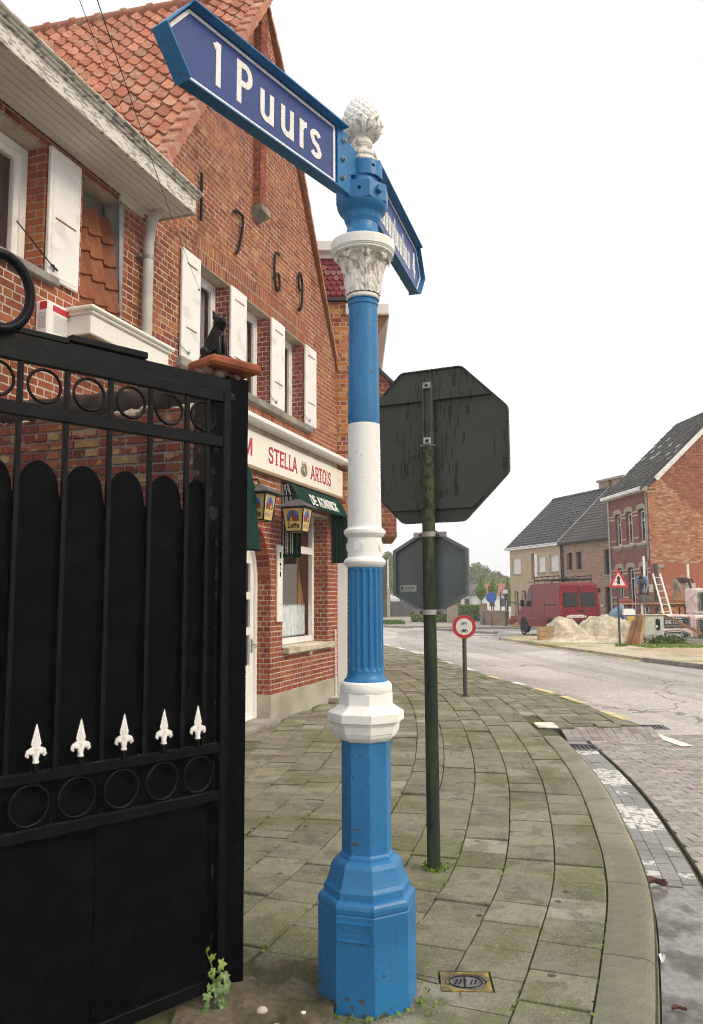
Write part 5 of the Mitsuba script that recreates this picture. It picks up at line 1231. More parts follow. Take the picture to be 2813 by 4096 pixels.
mat('m_oh_gable', f_courses(OGW, [(.5, (.29, .092, .055)), (.8, (.24, .075, .05)), (.93, (.36, .14, .07)), (1, (.17, .055, .05))], (.30, .17, .12), jz=.14, grain=.5, patches=_scar), .92, .12)
mat('m_band', (.60, .47, .36), .85, .2)
mat('m_lintel', (.36, .32, .24), .9, .15)
ow = [(.72, 1.42), (2.02, 2.76), (3.45, 4.17)]
def arched(a, b, z0, z1, rise=.12):
    return sg.Polygon([(a, z0), (b, z0), (b, z1)] + [((a + b) / 2 + (b - a) / 2 * math.cos(t), z1 + rise * math.sin(t)) for t in np.linspace(0, math.pi, 9)[1:-1]] + [(a, z1)])
oop = [arched(a, b, 4.28, 5.82) for a, b in ow] + [arched(a, b, z, 3.02) for (a, b), z in zip(ow, (.9, .9, .9))]
part(oh, 'front_wall', OFW(prism(sg.box(0, 0, 4.5, 6.75).difference(shapely.union_all(oop)), -.3, 0)), 'm_oh_front')
gpoly = [(0, 0), (8.2, 0), (8.2, 6.7), (4.1, 10.85), (0, 6.75)]
part(oh, 'gable_wall', OGW(prism(gpoly, -.3, 0)), 'm_oh_gable')
part(oh, 'far_wall', OFW(box(.0, .3, -8, -.3, 0, 6.7)), 'm_oh_front')
part(oh, 'back_wall', OGW(box(7.9, 8.2, -4.4, -.3, 0, 6.7)), 'm_oh_front')
for z0, z1 in ((5.80, 5.86), (5.62, 5.68), (4.52, 4.57), (4.22, 4.28), (2.98, 3.03), (2.80, 2.85), (1.6, 1.65)):
    part(oh, 'pale_band', OFW(prism(sg.box(.02, z0, 4.48, z1).difference(shapely.union_all(oop)), 0, .02)), 'm_band')
for (a, b), o in zip(ow * 2, oop):
    up = o.bounds[1] > 4
    zt = 5.82 if up else 3.02
    sh = arched(a - .10, b + .10, zt, zt + .20, .14).difference(arched(a, b, zt - .5, zt)).difference(sg.box(a, zt - 1, b, zt + .02))
    part(oh, 'stone_lintel', OFW(prism(sh, -.05, .05)), 'm_lintel')
    house_window(oh, OFW, a + .01, b - .01, o.bounds[1] + .02, zt + .02, bars=((a + b) / 2, 100 + zt - .45))
    if up:
        part(oh, 'window_sill', OFW(box(a - .12, b + .12, 0, .10, 4.12, 4.22)), 'm_lintel')
        for x in np.linspace(a, b - .08, 4): part(oh, 'sill_bracket', OFW(box(x, x + .07, 0, .06, 4.0, 4.12)), 'm_lintel')
part(oh, 'gutter', OFW(cbox(-.15, 4.55, .0, .42, 6.72, 6.90, .03)), 'm_frame_white')
part(oh, 'downpipe', OFW(cyl((.08, .08, 0), (.08, .08, 6.7), .045, 10)), 'm_pipe')
part(oh, 'corner_pipe', OFW(cyl((4.44, .06, 3.4), (4.44, .06, 6.7), .04, 10)), 'm_zinc')
rf_ = part(oh, 'roof', OGW(prism([(-.35, 6.72), (-.40, 6.80), (4.1, 11.06), (8.6, 6.8), (8.5, 6.72), (4.1, 10.93)], -4.7, .12)), 'm_slate')
sl_ = []                                              # courses of slate with odd pale replaced slates
sd = np.array([4.5, 0, 4.26]); sl_len = np.linalg.norm(sd); sd /= sl_len
RFO = Frame(OGW(np.array([-.40, .12, 6.80])), -OGW.R[1], OGW.R[0] * sd[0] + np.array([0, 0, sd[2]]), -OGW.R[0] * sd[2] + np.array([0, 0, sd[0]]))
for r in range(24):
    for c in range(17):
        y = r * .255; x = c * .285 + (r % 2) * .14 - .14
        x0, x1 = max(x, 0) + .006, min(x + .285, 4.8) - .006
        if x1 - x0 < .03: continue
        lift = .012 * rng.random()
        v = [[x0, y, .028 + lift], [x1, y, .028 + lift], [x1, y + .27, .006], [x0, y + .27, .006], [x0, y, .004], [x1, y, .004]]
        pale = rng.random() < .05 and 3 < r < 20
        sl_.append((RFO(M(v, [[0, 1, 2, 3], [4, 5, 1, 0]])), (.98 if pale else rng.random() * .9, rng.random())))
def _slt(p, n, uv): return ramp(uv.x, [(.5, (.050, .050, .052)), (.8, (.065, .064, .062)), (.93, (.085, .082, .075)), (1, (.42, .42, .41))]) * (.75 + .5 * noise(p.x * 8, p.y * 8, p.z * 8))
mat('m_old_slate', mikit.proc(_slt), .75, .25)
pieces(rf_, 'slate', sl_, 'm_old_slate', keep=300)
part(oh, 'barge_board', OGW(bar((.40, .06, 7.28), (4.1, .06, 10.82), .10, .26)), 'm_frame_white')
part(oh, 'barge_board', OGW(bar((8.2, .06, 7.0), (4.1, .06, 10.82), .10, .26)), 'm_frame_white')
part(oh, 'rafter_end', OGW(cat([box(-.3, .45, .01, .09, 6.80, 6.86), box(-.1, .35, .01, .07, 6.62, 6.68)])), 'm_wood_pale')
part(oh, 'opening_stand_in', OGW(cyl((.22, .08, 0), (.22, .08, 3.22), .09, 10)), 'm_pole_dark')  # dark upright cylinder added in place of a narrow dark opening in the gable
part(oh, 'stone_block', OGW(box(.36, .66, 0, .05, 3.02, 3.16)), 'm_pale_stone')
# ---- two newer houses with a common roof line
BFW = wall_frame((10.47, 53, 0), 161)
mat('m_cream_brick', f_courses(BFW, [(.5, (.50, .375, .25)), (.8, (.46, .34, .225)), (1, (.54, .42, .29))], (.53, .43, .32), jz=.2, grain=.25), .92, .12)
mat('m_brown_brick', f_courses(BFW, [(.4, (.33, .215, .15)), (.75, (.29, .18, .13)), (.9, (.38, .25, .165)), (1, (.23, .14, .11))], (.38, .29, .23), jz=.2, grain=.3), .92, .12)
cr_ = thing('cream_house', 'cream brick house with white shuttered windows and a dark tiled roof', 'house')
op = [sg.box(.27, 3.18, 1.36, 4.22), sg.box(3.38, 3.2, 4.2, 4.2), sg.box(4.72, 3.2, 5.62, 4.2), sg.box(.47, .3, .95, 2.1), sg.box(1.36, .3, 1.9, 2.12), sg.box(2.95, .2, 3.3, 2.1)]
part(cr_, 'front_wall', BFW(prism(sg.box(0, 0, 5.94, 4.72).difference(shapely.union_all(op)).difference(sg.box(2.6, 2.75, 3.0, 4.4)), -.3, 0)), 'm_cream_brick')
part(cr_, 'gable_wall', Frame(BFW.o, -BFW.R[1], -BFW.R[0])(prism([(0, 0), (7.2, 0), (7.2, 4.72), (3.6, 8.1), (0, 4.72)], -.0, .02)), 'm_cream_brick')
for k, (a, b, c, d) in enumerate([(.27, 3.18, 1.36, 4.22), (3.38, 3.2, 4.2, 4.2), (4.72, 3.2, 5.62, 4.2)]):
    w = house_window(cr_, BFW, a, c, b, d, d=.10)
    part(w, 'roller_shutter', BFW(cat([box(a + .05, c - .05, -.125, -.112, b + .05 + i * .055, b + .10 + i * .055) for i in range(int((d - b - .1) / .055))])), 'm_frame_white')
    part(cr_, 'window_sill', BFW(box(a - .06, c + .06, 0, .07, b - .07, b)), 'm_lintel')
door_ = part(cr_, 'stair_recess', BFW(box(2.6, 3.0, -.30, -.22, 2.75, 4.4)), 'm_brown_brick')
part(cr_, 'tall_shutter', BFW(box(3.02, 3.32, .0, .03, 2.9, 4.35)), 'm_frame_white')
for a, b, c, d in ((.47, .3, .95, 2.1), (1.36, .3, 1.9, 2.12), (2.95, .2, 3.3, 2.1)): house_window(cr_, BFW, a, c, b, d, bars=())
part(cr_, 'gutter', BFW(cbox(-.22, 5.94, .0, .26, 4.72, 4.90, .02)), 'm_frame_white')
part(cr_, 'ledge', BFW(box(2.2, 5.9, 0, .05, 2.62, 2.68)), 'm_lintel')
part(cr_, 'plinth', BFW(box(-.02, 5.94, 0, .03, 0, .45)), 'm_brick_plain')
bn = thing('brown_house', 'brown brick house with black windows between the cream and the tall house', 'house')
op2 = [sg.box(6.5, 3.22, 7.05, 4.22), sg.box(7.4, 3.22, 7.95, 4.22), sg.box(9.98, 2.85, 10.6, 4.22), sg.box(8.62, .2, 8.9, 2.2), sg.box(9.95, 0, 10.6, 2.2)]
part(bn, 'front_wall', BFW(prism(sg.box(5.96, 0, 10.65, 4.72).difference(shapely.union_all(op2)), -.3, 0)), 'm_brown_brick')
for o in op2: house_window(bn, BFW, o.bounds[0], o.bounds[2], o.bounds[1], o.bounds[3], fm='m_iron', t=.05)
for o in op2[:3]: part(bn, 'window_sill', BFW(box(o.bounds[0] - .05, o.bounds[2] + .05, 0, .06, o.bounds[1] - .06, o.bounds[1])), 'm_lintel')
part(bn, 'gutter', BFW(cbox(5.70, 10.65, .0, .24, 4.70, 4.86, .02)), 'm_dark')
part(bn, 'downpipe', BFW(cat([cyl((5.98, .06, 0), (5.98, .06, 4.7), .04, 8), cyl((6.16, .06, 0), (6.16, .06, 4.7), .04, 8)])), 'm_dark')
part(bn, 'wall_lamp', BFW(ico((9.55, .10, 2.02), (.09, .09, .13), 1)), 'm_dark')
part(bn, 'letter_box', BFW(box(9.62, 9.76, 0, .05, 1.15, 1.25)), 'm_frame_white')
dv = np.array([0, -3.86, 3.46]); dl = np.linalg.norm(dv); dv /= dl
RB = Frame(BFW(np.array([0, .26, 4.80])), BFW.R[0], BFW.R[1] * dv[1] + np.array([0, 0, dv[2]]), BFW.R[1] * dv[2] * 1 - np.array([0, 0, dv[1]]))
mat('m_roof_grey', f_tone((.052, .055, .066), (.042, .044, .052), 1, grain=.3, gf=6), .6, .35)
mat('m_roof_brown', f_tone((.098, .082, .085), (.08, .068, .07), 1, grain=.3, gf=6), .65, .3)
for h, x0, x1, m in ((cr_, -.22, 5.94, 'm_roof_grey'), (bn, 5.94, 10.8, 'm_roof_brown')):
    r_ = part(h, 'roof', cat([RB(box(x0, x1, 0, dl, -.1, 0)), BFW(hull([(x0 + .2, -3.55, 8.25), (x1, -3.55, 8.25), (x0 + .2, -7.3, 4.8), (x1, -7.3, 4.8), (x0 + .2, -3.55, 8.15), (x1, -3.55, 8.15)]))]), m)
    tl = []
    for r in range(18):
        for c in range(int((x1 - x0) / .30)):
            a, b = x0 + c * .30 + .01, x0 + c * .30 + .29; y = r * .285 + .02
            tl.append((RB(M([[a, y, .045], [b, y, .045], [b, y + .30, .012], [a, y + .30, .012], [a, y, .0], [b, y, .0]], [[0, 1, 2, 3], [4, 5, 1, 0]])), (rng.random(), 0)))
    pieces(r_, 'roof_tile', tl, m, keep=300)
    part(r_, 'ridge', RB(box(x0, x1, dl - .08, dl + .08, -.02, .09)), m)
part(cr_, 'roof_edge', RB(box(5.90, 5.99, 0, dl, .02, .10)), 'm_roof_edge')
mat('m_roof_edge', (.26, .26, .28), .6, .3)
part(cr_, 'verge_board', RB(box(-.26, -.22, 0, dl, -.12, .06)), 'm_frame_white')
for h, x0, x1 in ((cr_, 4.75, 5.75), (bn, 6.05, 7.15)):
    c_ = part(h, 'chimney', BFW(box(x0, x1, -4.4, -3.7, 7.4, 8.78)), 'm_brown_brick')
    part(c_, 'cap', BFW(cbox(x0 - .12, x1 + .12, -4.5, -3.6, 8.78, 8.93, .02)), 'm_lintel')

# ================================================================== THE VAN
vn = thing('van', 'red delivery van seen from behind with a black roof rack, parked behind the sand', 'van')
VF = Frame((8.74, 34.0, 0), az(80), az(-10))            # x to the van's right, y forward, z up
VW, VL = 1.86, 4.75
sidep = [(0.0, .42), (-.02, .75), (.0, 1.20), (.10, 2.16), (.16, 2.24), (.30, 2.27), (3.0, 2.24), (3.25, 2.18), (3.42, 2.05), (3.92, 1.28), (4.05, 1.20), (4.55, 1.02), (4.70, .85), (4.75, .55), (4.72, .36), (4.2, .34), (.1, .34)]
P_ = sg.Polygon(sidep).buffer(-.03).buffer(.03, 4)
tv, tf = tm(trimesh.creation.extrude_polygon(P_, 1.0, engine='earcut'))
tt = trimesh.Trimesh(np.stack([tv[:, 2], tv[:, 0], tv[:, 1]], 1), tf[:, ::-1])
tt = trimesh.Trimesh(*trimesh.remesh.subdivide_to_size(tt.vertices, tt.faces, .12))
v = np.array(tt.vertices)
t = np.clip((v[:, 2] - 1.2) / 1.05, 0, 1)
half = VW / 2 * (1 - .085 * t - .05 * np.clip((v[:, 1] - 3.6) / 1.1, 0, 1) ** 2) - .02 * np.clip((.6 - v[:, 2]) / .3, 0, 1)
v[:, 0] = VW / 2 + (v[:, 0] * 2 - 1) * half
for yc in (.98, 3.95):                                  # wheel arches: the side is pushed in round the wheels
    d = np.hypot(v[:, 1] - yc, v[:, 2] - .33); v[:, 0] = np.where(d < .43, VW / 2 + (v[:, 0] - VW / 2) * .86, v[:, 0])
part(vn, 'body', VF((v, np.array(tt.faces))), 'm_van', smooth=30)
def onrear(x0, x1, z0, z1, y=-.012, th=.016):
    f_ = lambda z: np.interp(z, [.42, .75, 1.2, 2.16, 2.24], [0, -.02, 0, .10, .16])
    hz = lambda z: VW / 2 * (1 - .085 * np.clip((z - 1.2) / 1.05, 0, 1))
    q = []
    for x, z in ((x0, z0), (x1, z0), (x1, z1), (x0, z1)):
        X = VW / 2 + (x - .5) * 2 * hz(z); q += [(X, f_(z) + y - th, z), (X, f_(z) + y + .02, z)]
    return hull(q)
rdw = []
for a, b in ((.02, .497), (.503, .98)):
    d_ = part(vn, 'rear_door', VF(onrear(a, b, .62, 2.12, -.002, .012)), 'm_van')
    x0, x1 = (a + .09, b - .05) if a < .3 else (a + .05, b - .09)
    part(d_, 'window_seal', VF(onrear(x0 - .012, x1 + .012, 1.24, 1.84, -.016, .004)), 'm_iron')
    part(d_, 'pane', VF(onrear(x0, x1, 1.255, 1.825, -.020, .004)), 'm_glass_dark')
    for z in (.85, 1.95): part(d_, 'hinge', VF(onrear(.0 if a < .3 else .975, .025 if a < .3 else 1.0, z, z + .07, -.014, .01)), 'm_van')
part(vn, 'door_gap', VF(onrear(.488, .512, .62, 2.12, -.004, .013)), 'm_tyre')
part(vn, 'door_gap', VF(onrear(.02, .98, .60, .625, -.004, .013)), 'm_tyre')
part(vn, 'number_plate', VF(onrear(.22, .58, .78, .90, -.014, .008)), 'm_sign_white')
part(vn, 'plate_lamp', VF(cat([onrear(.17, .21, .79, .87, -.014, .01), onrear(.60, .64, .79, .87, -.014, .01)])), 'm_frame_white')
part(vn, 'plate_print', VF(cat([onrear(.25 + i * .045, .28 + i * .045, .81, .87, -.024, .002) for i in range(7)])), 'm_print')
part(vn, 'door_handle', VF(onrear(.515, .575, 1.02, 1.12, -.014, .014)), 'm_iron')
part(vn, 'rear_light', VF(cat([onrear(.003, .05, .90, 1.32, -.006, .012)])), 'm_tail'); part(vn, 'rear_light', VF(onrear(.95, .997, .90, 1.32, -.006, .012)), 'm_tail')
mat('m_tail', (.20, .012, .012), .2, .6)
part(vn, 'bumper', VF(cbox(.0, VW, -.14, .06, .40, .60, .03)), 'm_tyre')
for yc in (.98, 3.95):
    for x in (.0, VW):
        s = 1 if x == 0 else -1
        w = part(vn, 'wheel', VF((lambda m: (m[0][:, [2, 0, 1]] * [s, 1, 1] + [x + s * .01, yc, .33], m[1]))(lathe([(0, .20), (.0, .30), (.03, .33), (.19, .33), (.22, .30), (.22, .05)], 28))), 'm_tyre', smooth=35)
        part(w, 'rim', VF((lambda m: (m[0][:, [2, 0, 1]] * [s, 1, 1] + [x + s * .012, yc, .33], m[1]))(lathe([(.03, .0), (.03, .05), (.01, .07), (.03, .15), (.0, .195), (.01, .205)], 20))), 'm_galv', smooth=35)
        part(w, 'arch', VF((lambda m: (m[0][:, [2, 0, 1]] * [s, 1, 1] + [x - s * .004, yc, .33], m[1]))(lathe([(.03, .345), (.03, .425), (.002, .43), (.002, .345)], 28, cap=False))), 'm_iron')
for s, x in ((-1, 0), (1, VW)):
    sx = lambda z: VW / 2 + s * VW / 2 * (1 - .085 * np.clip((z - 1.2) / 1.05, 0, 1)) + s * .004
    q = [(3.0, 1.24), (3.72, 1.24), (3.45, 1.72), (3.22, 1.98), (3.0, 1.98)]
    part(vn, 'side_window', VF(hull([(sx(z) + d, y, z) for y, z in q for d in (0, s * .006)])), 'm_glass_dark')
    part(vn, 'rub_strip', VF(hull([(VW / 2 + s * (VW / 2 + d), y, z) for y in (1.45, 3.45) for z in (.66, .74) for d in (-.01, .015)])), 'm_van')
    part(vn, 'mirror', VF(cat([cbox(x + s * .08 - .07, x + s * .22 - .07 + .07, 3.60, 3.70, 1.22, 1.52, .02) if s > 0 else cbox(x - .25, x - .08, 3.60, 3.70, 1.22, 1.52, .02), bar((x, 3.62, 1.30), (x + s * .12, 3.65, 1.30), .03)])), 'm_iron')
    part(vn, 'panel_groove', VF(hull([(sx(z), y + d, z) for z in (.5, 1.2, 2.1) for d in (0, .03) for y in (1.5,)])), 'm_tyre')
    part(vn, 'panel_groove', VF(hull([(sx(z), y + d, z) for z in (.5, 1.2, 2.05) for d in (0, .03) for y in (2.92,)])), 'm_tyre')
    part(vn, 'slide_rail', VF(hull([(sx(1.32) + k, y, z) for y in (.25, 1.5) for z in (1.30, 1.34) for k in (0, s * .01)])), 'm_tyre')
part(vn, 'windscreen', VF(hull([(VW / 2 + k * (VW / 2 * .86), 3.47, 2.0) for k in (-1, 1)] + [(VW / 2 + k * (VW / 2 * .90), 3.93, 1.30) for k in (-1, 1)] + [(VW / 2 + k * (VW / 2 * .86), 3.50, 2.0) for k in (-1, 1)])), 'm_glass_dark')
rk_ = [tube([(.2, y, 2.27), (.2, y, 2.42), (VW - .2, y, 2.42), (VW - .2, y, 2.27)], .026, 6) for y in (.35, 1.1, 1.85, 2.6, 3.0)]
rk_ += [tube([(x, .3, z), (x, 3.05, z)], .028, 6) for x in (.2, VW - .2, VW / 2) for z in (2.40,)] + [tube([(x, .3, 2.56), (x, 3.05, 2.56)], .024, 6) for x in (.2, VW - .2)] + [tube([(x, y, 2.4), (x, y, 2.56)], .020, 5) for x in (.2, VW - .2) for y in (.35, .9, 1.5, 2.1, 2.7, 3.02)]
part(vn, 'roof_rack', VF(cat(rk_)), 'm_iron')

# ================================================================== THE BUILDING SITE
sv = surf(lambda U, V: (U, V, 0 * U), 150, 90)
X_, Y_ = 6.7 + sv[0][:, 0] * 4.8, 28.9 + sv[0][:, 1] * 3.4
def bump(cx, cy, rx, ry, h): return h * np.clip(1 - ((X_ - cx) / rx) ** 2 - ((Y_ - cy) / ry) ** 2, 0, 1) ** .85
Z_ = np.maximum.reduce([bump(8.05, 31.0, .95, 1.1, .86), bump(9.5, 30.9, 1.15, 1.15, .95), bump(10.2, 30.8, .95, 1.0, .82), bump(8.9, 30.9, .9, 1.0, .56), bump(8.9, 30.5, 2.1, 1.3, .26)])
pn_ = np.stack([X_ * 2.2, Y_ * 2.2, 0 * X_], 1)
Z_ = Z_ + (meshkit.fbm(pn_, 4) - .5) * .36 * np.clip(Z_ * 4, 0, 1) + (meshkit.fbm(pn_ * 4, 4) - .5) * .17 * np.clip(Z_ * 4, 0, 1) - .012
single('sand_heap', (np.stack([X_, Y_, Z_], 1), sv[1]), 'm_sand', 'two-humped heap of pale sand in front of the red van', 'sand heap', smooth=True)
cr2 = thing('wooden_crate', 'small wooden crate at the left foot of the sand heap by the van', 'crate')
CR = Frame((7.02, 30.2, 0), az(86), az(-4))
for i in range(3): part(cr2, 'slat', CR(box(.0, .50, -.012, .012, .03 + i * .18, .19 + i * .18)), 'm_wood_pale')
for i in range(3): part(cr2, 'side_slat', CR(box(-.012, .012, .013, .35, .03 + i * .18, .19 + i * .18)), 'm_wood_pale')
part(cr2, 'post', CR(cat([box(x, x + .05, y, y + .05, 0, .56) for x in (.0, .45) for y in (.0, .3)])), 'm_wood')
part(cr2, 'back', CR(box(0, .5, .35, .37, .03, .55)), 'm_wood')
ts, TF, _d = (lambda t, F_: (t, F_, None))(thing('traffic_sign', 'red triangular priority sign with a black arrow on a dark post before the sand heap', 'road sign'), Frame((8.98, 27.1, 0), (1, .06, 0), (.06, -1, 0)))
part(ts, 'pole', lathe([(-.05, .038), (2.5, .038)], 14, o=(8.98 - .02, 27.1, 0)), 'm_pole_dark', smooth=30)
tri = sg.Polygon([(-.30, 1.985), (.30, 1.985), (0, 2.55)]).buffer(.03)
part(ts, 'panel', TF(prism(tri, .045, .052)), 'm_red')
part(ts, 'face', TF(prism(sg.Polygon([(-.30, 1.985), (.30, 1.985), (0, 2.55)]).buffer(-.045), .052, .055)), 'm_sign_white')
part(ts, 'arrow', TF(cat([prism([(-.045, 2.06), (.045, 2.06), (.045, 2.24), (.075, 2.24), (0, 2.36), (-.075, 2.24), (-.045, 2.24)], .055, .058), prism([(-.14, 2.135), (-.05, 2.12), (-.05, 2.165), (-.14, 2.155)], .0555, .058)])), 'm_iron')
bds = thing('leaning_boards', 'bundle of rough boards leaning beside the grey meter cabinet', 'boards')
for i, (x, w, l, m, tl) in enumerate([(9.32, .16, .95, 'm_wood_pale', .62), (9.44, .22, 1.15, 'm_wood', .58), (9.60, .22, 1.2, 'm_wood', .50), (9.80, .10, 1.1, 'm_wood_pale', .36), (9.70, .10, .8, 'm_wood_red', .40)]):
    part(bds, 'board', bar((x, 27.6 - i * .015, 0), (x + tl * l * .75, 27.95 - i * .03, l * .85), w, .03, up=(0, 1, 0)), m)
mat('m_wood_red', (.34, .12, .05), .8, .2)
mc = thing('meter_cabinet', 'pale grey electricity cabinet with a dark round-cornered window', 'cabinet')
MC = Frame((10.3, 28.5, 0), (1, .05, 0), (.05, -1, 0))
part(mc, 'case', MC(cbox(0, .72, -.35, 0, .20, .99, .02)), 'm_cabinet')
mat('m_cabinet', f_tone((.60, .60, .53), (.5, .5, .44), 5, grain=.1), .5, .4)
part(mc, 'lid', MC(cbox(-.06, .78, -.38, .04, .99, 1.02, .008)), 'm_cabinet')
wn = sg.box(.41, .46, .58, .86).buffer(-.06).buffer(.06)
part(mc, 'window_frame', MC(prism(sg.box(.39, .44, .60, .88).buffer(-.06).buffer(.06).difference(wn), 0, .012)), 'm_cabinet')
part(mc, 'window', MC(prism(wn, -.01, .006)), 'm_glass_dark')
part(mc, 'meter', MC(box(.43, .49, .006, .01, .56, .64)), 'm_frame_white')
part(mc, 'warning_label', MC(prism([(.19, .72), (.29, .72), (.24, .81)], 0, .006)), 'm_label_yellow')
mat('m_label_yellow', (.62, .46, .10), .6, .3)
part(mc, 'leg', MC(cat([box(x, x + .05, -.2, -.15, 0, .2) for x in (.05, .6)])), 'm_galv')
coil = thing('cable_coil', 'tangle of dark and pale hoses beside the meter cabinet', 'hose')
part(coil, 'hose', cat([tube([(10.08 + .15 * math.cos(a + k), 28.42 + .03 * k, .33 + .18 * math.sin(a) + .02 * k) for a in np.linspace(0, 6.283, 24, endpoint=False)], .018, 6, closed=True) for k in range(3)] + [tube([(10.0 + .25 * math.cos(a), 28.3, .08 + .10 * math.sin(a)) for a in np.linspace(3.0, 6.4, 16)], .02, 6)]), 'm_iron')
part(coil, 'pale_hose', cat([tube([(10.06 + .12 * math.cos(a), 28.36, .45 + .12 * math.sin(a)) for a in np.linspace(0, 6.283, 20, endpoint=False)], .016, 6, closed=True)]), 'm_band')
def pack(key, label, x0, x1, y, z0, z1, lab=True, oval=0):
    t = thing('brick_pack', label, 'wrapped bricks', 'plastic wrapped packs of bricks on the site')
    v, f = cbox(x0, x1, y, y + 1.0, z0, z1, .05); tq = trimesh.Trimesh(v, f); tq = trimesh.Trimesh(*trimesh.remesh.subdivide_to_size(tq.vertices, tq.faces, .12))
    v = np.array(tq.vertices); v += (meshkit.fbm(v * 6, 3)[:, None] - .5) * .07
    part(t, 'wrapping', (v, np.array(tq.faces)), 'm_wrap', smooth=50)
    if lab:
        LF = Frame(((x0 + x1) / 2, y - .045, (z0 + z1) / 2 - .02), (1, 0, 0), (0, -1, 0))
        w, h = (x1 - x0) * .42, (z1 - z0) * .38
        P = sg.box(-w, -h, w, h).buffer(-.05).buffer(.05) if not oval else sg.Polygon([(-w, -h * .3), (-w * .5, -h), (w * .5, -h), (w, -h * .3), (w, h * .45), (w * .4, h), (-w * .4, h), (-w, h * .45)]).buffer(-.04).buffer(.04)
        pk = part(t, 'label', LF(prism(P, 0, .01)), 'm_label_dark')
        part(pk, 'label_line', LF(prism(P.buffer(-.03).difference(P.buffer(-.045)), .010, .013)), 'm_band')
        wt = min(w * 1.25, .62)
        part(pk, 'lettering', LF(move(text('RETRO', .13, .004, True, wt), (-wt / 2, .010, -.07))), 'm_sign_white')
        part(pk, 'arc', LF(cat([tube([(w * .5 * math.cos(a), .012, .10 + .04 * math.sin(a)) for a in np.linspace(.4, 2.74, 8)], .012, 4)])), 'm_sign_white')
    return t
mat('m_wrap', f_tone((.62, .45, .43), (.74, .68, .65), 3.2, grain=.15, gf=18, lo=.35, hi=.65), .3, .5)
mat('m_label_dark', (.025, .045, .05), .5, .4)
pack('a', 'wrapped brick pack with a dark square label right of the cabinet, upper of two', 11.05, 12.50, 29.6, .50, .98)
pack('b', 'wrapped brick pack with a dark eye-shaped label, lower one near the weeds', 11.08, 12.46, 29.55, .02, .49, oval=1)
pack('c', 'wrapped brick pack at the right edge standing tall behind the plank', 12.98, 14.2, 30.4, 1.0, 1.95, lab=True)
pack('d', 'wrapped brick pack at the right edge under the tall one', 12.80, 14.1, 30.2, .02, .96, lab=True)
plk = single('plank', bar((10.95, 28.9, 1.08), (12.75, 28.7, .16), .10, .09), 'm_wood', 'long brown plank sloping across the wrapped bricks', 'plank')
mx = thing('cement_mixer', 'blue tarpaulined mixer with a white and yellow box behind the sand heap', 'mixer')
tmx = MF(); tmx.chain([(10.15, 31.6, .55), (10.30, 31.55, .95), (10.52, 31.5, 1.24)], [.26, .24, .12]); tmx.hull(((10.1, 31.5, .45), .2), ((10.5, 31.6, .5), .2), ((10.5, 31.5, 1.2), .1))
part(mx, 'tarpaulin', tmx.build(.06, 4), 'm_tarp', smooth=True)
mat('m_tarp', f_tone((.12, .22, .34), (.24, .33, .42), 7, 3, .2), .6, .35)
MB_ = Frame((10.50, 31.15, 0), (1, -.05, 0), (-.05, -1, 0))
part(mx, 'box', MB_(hull([(.03, 0, .62), (.40, 0, .62), (.03, -.4, .62), (.40, -.4, .62), (.0, 0, .95), (.43, 0, .95), (0, -.4, .95), (.43, -.4, .95)])), 'm_box_blue')
mat('m_box_blue', (.15, .22, .36), .5, .4)
part(mx, 'lid', MB_(hull([(-.02, .02, .95), (.45, .02, .95), (-.02, -.42, .95), (.45, -.42, .95), (.02, -.05, 1.18), (.41, -.05, 1.18), (.02, -.4, 1.18), (.41, -.4, 1.18)])), 'm_sign_white')
part(mx, 'yellow_panel', MB_(box(.12, .40, 0, .015, .68, .90)), 'm_label_yellow')
part(mx, 'leg', MB_(cat([box(.05, .10, -.1, -.05, 0, .62), box(.33, .38, -.1, -.05, 0, .62), box(.05, .1, -.35, -.3, 0, .62)])), 'm_iron')
# scaffold of planks on trestles
sc = thing('scaffold', 'low plank scaffold on trestles along the patched gable', 'scaffold')
SCF = Frame((11.3, 34.2, 0), (1, .03, 0), (-.03, 1, 0))
for i in range(4): part(sc, 'plank', SCF(box(.0 if i % 2 else -.15, 3.3, -.15 + i * .235, .07 + i * .235, 1.33 + .004 * i, 1.385 + .004 * i)), 'm_wood' if i % 2 else 'm_wood_pale')
for x in (.5, 1.25, 1.95, 2.9):
    part(sc, 'trestle', SCF(cat([bar((x, -.05, 0), (x, .1, 1.33), .05), bar((x, .75, 0), (x, .6, 1.33), .05), bar((x, -.1, 1.30), (x, .75, 1.30), .06), bar((x, .0, .6), (x, .68, .6), .04)])), 'm_iron')
part(sc, 'white_prop', SCF(cat([box(.95, 1.03, -.1, -.03, 0, 1.33), box(1.80, 1.87, -.1, -.03, 0, 1.33)])), 'm_frame_white')
part(sc, 'ledger', SCF(box(.9, 3.2, .0, .08, 1.20, 1.325)), 'm_wood')
for i in range(3):
    for k in range(6):
        part(sc, 'stacked_brick', SCF(cbox(.05 + k * .10 + .02 * i, .14 + k * .10 + .02 * i, .1, .32, 1.40 + i * .055, 1.452 + i * .055, .004)), 'm_brick_stack')
for k in range(5): part(sc, 'stacked_brick', SCF(cbox(2.05 + k * .22, 2.24 + k * .22, .12, .22, 1.40, 1.45 + .05 * (k % 2), .004)), 'm_brick_stack')
mat('m_brick_stack', f_tone((.38, .13, .07), (.30, .09, .055), 9, grain=.4), .9, .15)
tb = thing('mortar_tub', 'grey mortar tub standing on the scaffold beside the blue worker', 'tub')
TBF = SCF.off(1.02, .12, 1.395)
tub_o = hull([(.05, 0, 0), (.50, 0, 0), (.05, .3, 0), (.50, .3, 0), (.0, -.03, .31), (.58, -.03, .31), (.0, .34, .31), (.58, .34, .31)])
part(tb, 'tub', TBF(tub_o), 'm_tub'); mat('m_tub', f_tone((.19, .185, .18), (.11, .11, .11), 9, grain=.4), .7, .2)
